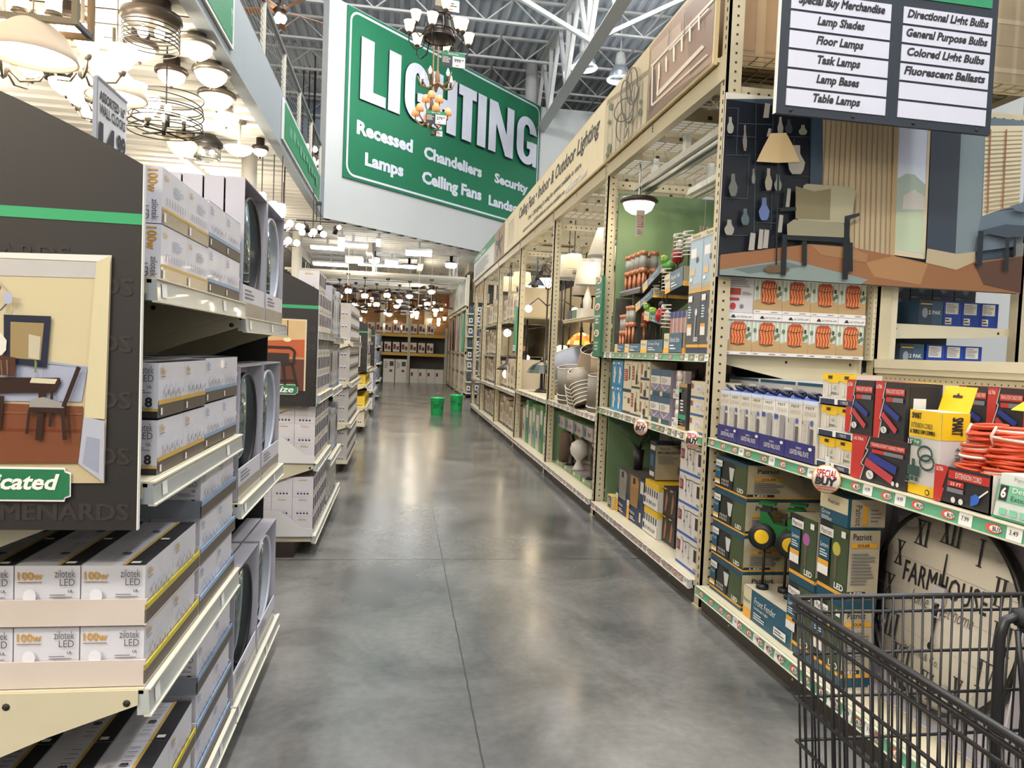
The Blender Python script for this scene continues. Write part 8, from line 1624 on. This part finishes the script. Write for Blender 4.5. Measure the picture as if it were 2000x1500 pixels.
for i in range(5): put('tanbox', (2.15, 17.0-i*1.4, 3.11), RIGHT, 'tan carton behind the banner on top of the rack, %s from the far end' % ORD[i], 'cartons behind the banner')
# green buckets
BKT = M('#2fbf6a', .35)
def bucket(loc, label, rz):
    t = thing('bucket', label, 'bucket', loc, rz, None); m = MB().lathe([(.128, 0), (.13, .01), (.148, .34), (.155, .345), (.155, .375), (.149, .375), (.143, .34), (.125, .02), (.001, .015)], (0, 0, 0), BKT, 32)
    m.ring((0, 0, .325), .15, .005, BKT, 32, 6); m.ring((0, 0, .30), .149, .004, BKT, 32, 6); m.build('body', t)
    MB().tube([(.15*cos(a), .15*sin(a)-.001*abs(cos(a)), .31-.17*sin(-a if a < 0 else a)*1) for a in [pi+i*pi/12 for i in range(13)]], .003, STEEL, 6).build('handle', t)
    m = MB()
    for k, (z, a0, a1, w) in enumerate(((.21, -.75, .2, .016), (.185, -.75, .05, .008), (.165, -.75, .1, .008), (.145, -.75, -.1, .006), (.13, .55, .8, .05))):
        n = 8; r = .1302+.0535*z+.0012
        for i in range(n):
            u0, u1 = -pi/2+a0+(a1-a0)*i/n, -pi/2+a0+(a1-a0)*(i+1)/n
            m.poly([(r*cos(u0), r*sin(u0), z), (r*cos(u1), r*sin(u1), z), ((r+.001)*cos(u1), (r+.001)*sin(u1), z+w), ((r+.001)*cos(u0), (r+.001)*sin(u0), z+w)], M('#14502f', .5))
    m.build('printing', t)
bucket((.82, 15.75, 0), 'bright green plastic bucket standing out in the aisle, nearer of the two', .1); bucket((1.33, 16.97, 0), 'bright green plastic bucket close to the rack, farther of the two', -.3)
# ================================================================== SHOPPING CART
CM = M('#262527', .4, .3, var=0); RUB = M('#17171a', .7)
cart = thing('shopping_cart', 'dark wire shopping cart at the shopper\'s side with the basket front toward the shelves', 'shopping cart', (0, 0, 0))
X0, X1, YF, YR, ZT, ZB = .68, 1.22, 1.145, .30, 1.0, .56
def wall(name, pts_h, ver, r=.0021):
    m = MB()
    for p in pts_h: m.tube(p[0], p[1], CM, 8)
    for p in ver: m.tube(p, r, CM, 6)
    m.build(name, cart)
lx = lambda z: X0+(1-z)*.06      # the basket narrows downward
rx_ = lambda z: X1-(1-z)*.06
fy = lambda z: YF-(1-z)*.05
zs = (1.0, .982, .925, .86, .80, .72, .64, .57)
# front wall
H = [([(lx(z), fy(z), z), (rx_(z), fy(z), z)], .0052 if i < 1 else .0029) for i, z in enumerate((1.0, .974, .903, .829, .755, .68, .57))]
wall('front_grid', H, [[(X0+.012+k*.0195, YF-.004, 1.0), (X0+.045+k*.0172, fy(.57), .57)] for k in range(27)])
H = [([(lx(z), fy(z), z), (lx(z), YR, z)], r) for z, r in ((1.0, .0055), (.986, .0042), (.962, .003), (.903, .003), (.829, .003), (.755, .003), (.68, .003), (.57, .004))]
wall('side_grid', H, [[(X0+.003, YF-.01-k*.0195, 1.0), (lx(.57), fy(.57)-.01-k*.0188, .57)] for k in range(42)])
H = [([(rx_(z), fy(z), z), (rx_(z), YR, z)], r) for z, r in ((1.0, .0058), (.925, .0036), (.85, .0036), (.775, .0036), (.70, .0036), (.57, .004))]
wall('side_grid', H, [[(X1-.003, YF-.02-k*.04, 1.0), (rx_(.57), fy(.57)-.02-k*.038, .57)] for k in range(21)])
m = MB()
for k in range(22): y = YR+.01+k*.038; m.tube([(lx(.57), y, .57), (rx_(.57), y, .57)], .0032, CM, 6)
for k in range(8): x = lx(.57)+.02+k*.06; m.tube([(x, YR, .566), (x, fy(.57), .566)], .0032, CM, 6)
m.build('basket_floor', cart)
for x in (X0+.02, X1-.02):      # rear uprights and lower frame with wheels
    MB().tube([(x, YR, 1.02), (x, YR-.02, .6), (x+.0, YR+.05, .22), (x, .95, .14)], .012, CM, 8).build('frame_tube', cart)
    for y in (YR+.06, .95): w = MB().lathe([(.02, -.015), (.06, -.012), (.06, .012), (.02, .015)], (x, y, .06), RUB, 20, (1, 0, 0)).build('wheel', cart); MB().box(x-.022, x-.017, y-.015, y+.015, .06, .16, CM).box(x+.017, x+.022, y-.015, y+.015, .06, .16, CM).box(x-.022, x+.022, y-.02, y+.02, .13, .17, CM).build('fork', w)
MB().tube([(X0+.02, .95, .2), (X1-.02, .95, .2)], .01, CM, 8).tube([(X0+.05, .94, .2), (X0+.05, YF-.1, .55)], .01, CM, 8).tube([(X1-.05, .94, .2), (X1-.05, YF-.1, .55)], .01, CM, 8).build('cross_frame', cart)
MB().tube([(X0+.02, YR-.02, 1.04), (X1-.02, YR-.02, 1.04)], .016, M('#1d6b45', .5), 10).build('handle', cart)
# thick hoop with rubber sleeve at the far corner of the basket
t = MB().tube([(1.034, 1.08, .57), (1.03, 1.08, .80), (1.027, 1.08, .95), (1.034, 1.08, .978), (1.055, 1.08, .985), (1.12, 1.08, .985), (1.16, 1.08, .96), (1.165, 1.08, .57)], .0085, CM, 10).build('seat_hoop', cart)
MB().tube([(1.052, 1.075, .985), (1.13, 1.075, .985)], .015, RUB, 12).tube([(1.065, 1.07, .975), (1.14, 1.07, .92)], .014, RUB, 10).build('rubber_sleeve', t)
MB().tube([(1.05, 1.07, .965), (1.062, 1.065, .87), (1.09, 1.06, .57)], .0045, CM, 8).tube([(1.08, 1.07, .95), (1.10, 1.06, .57)], .0045, CM, 8).build('seat_wire', cart)
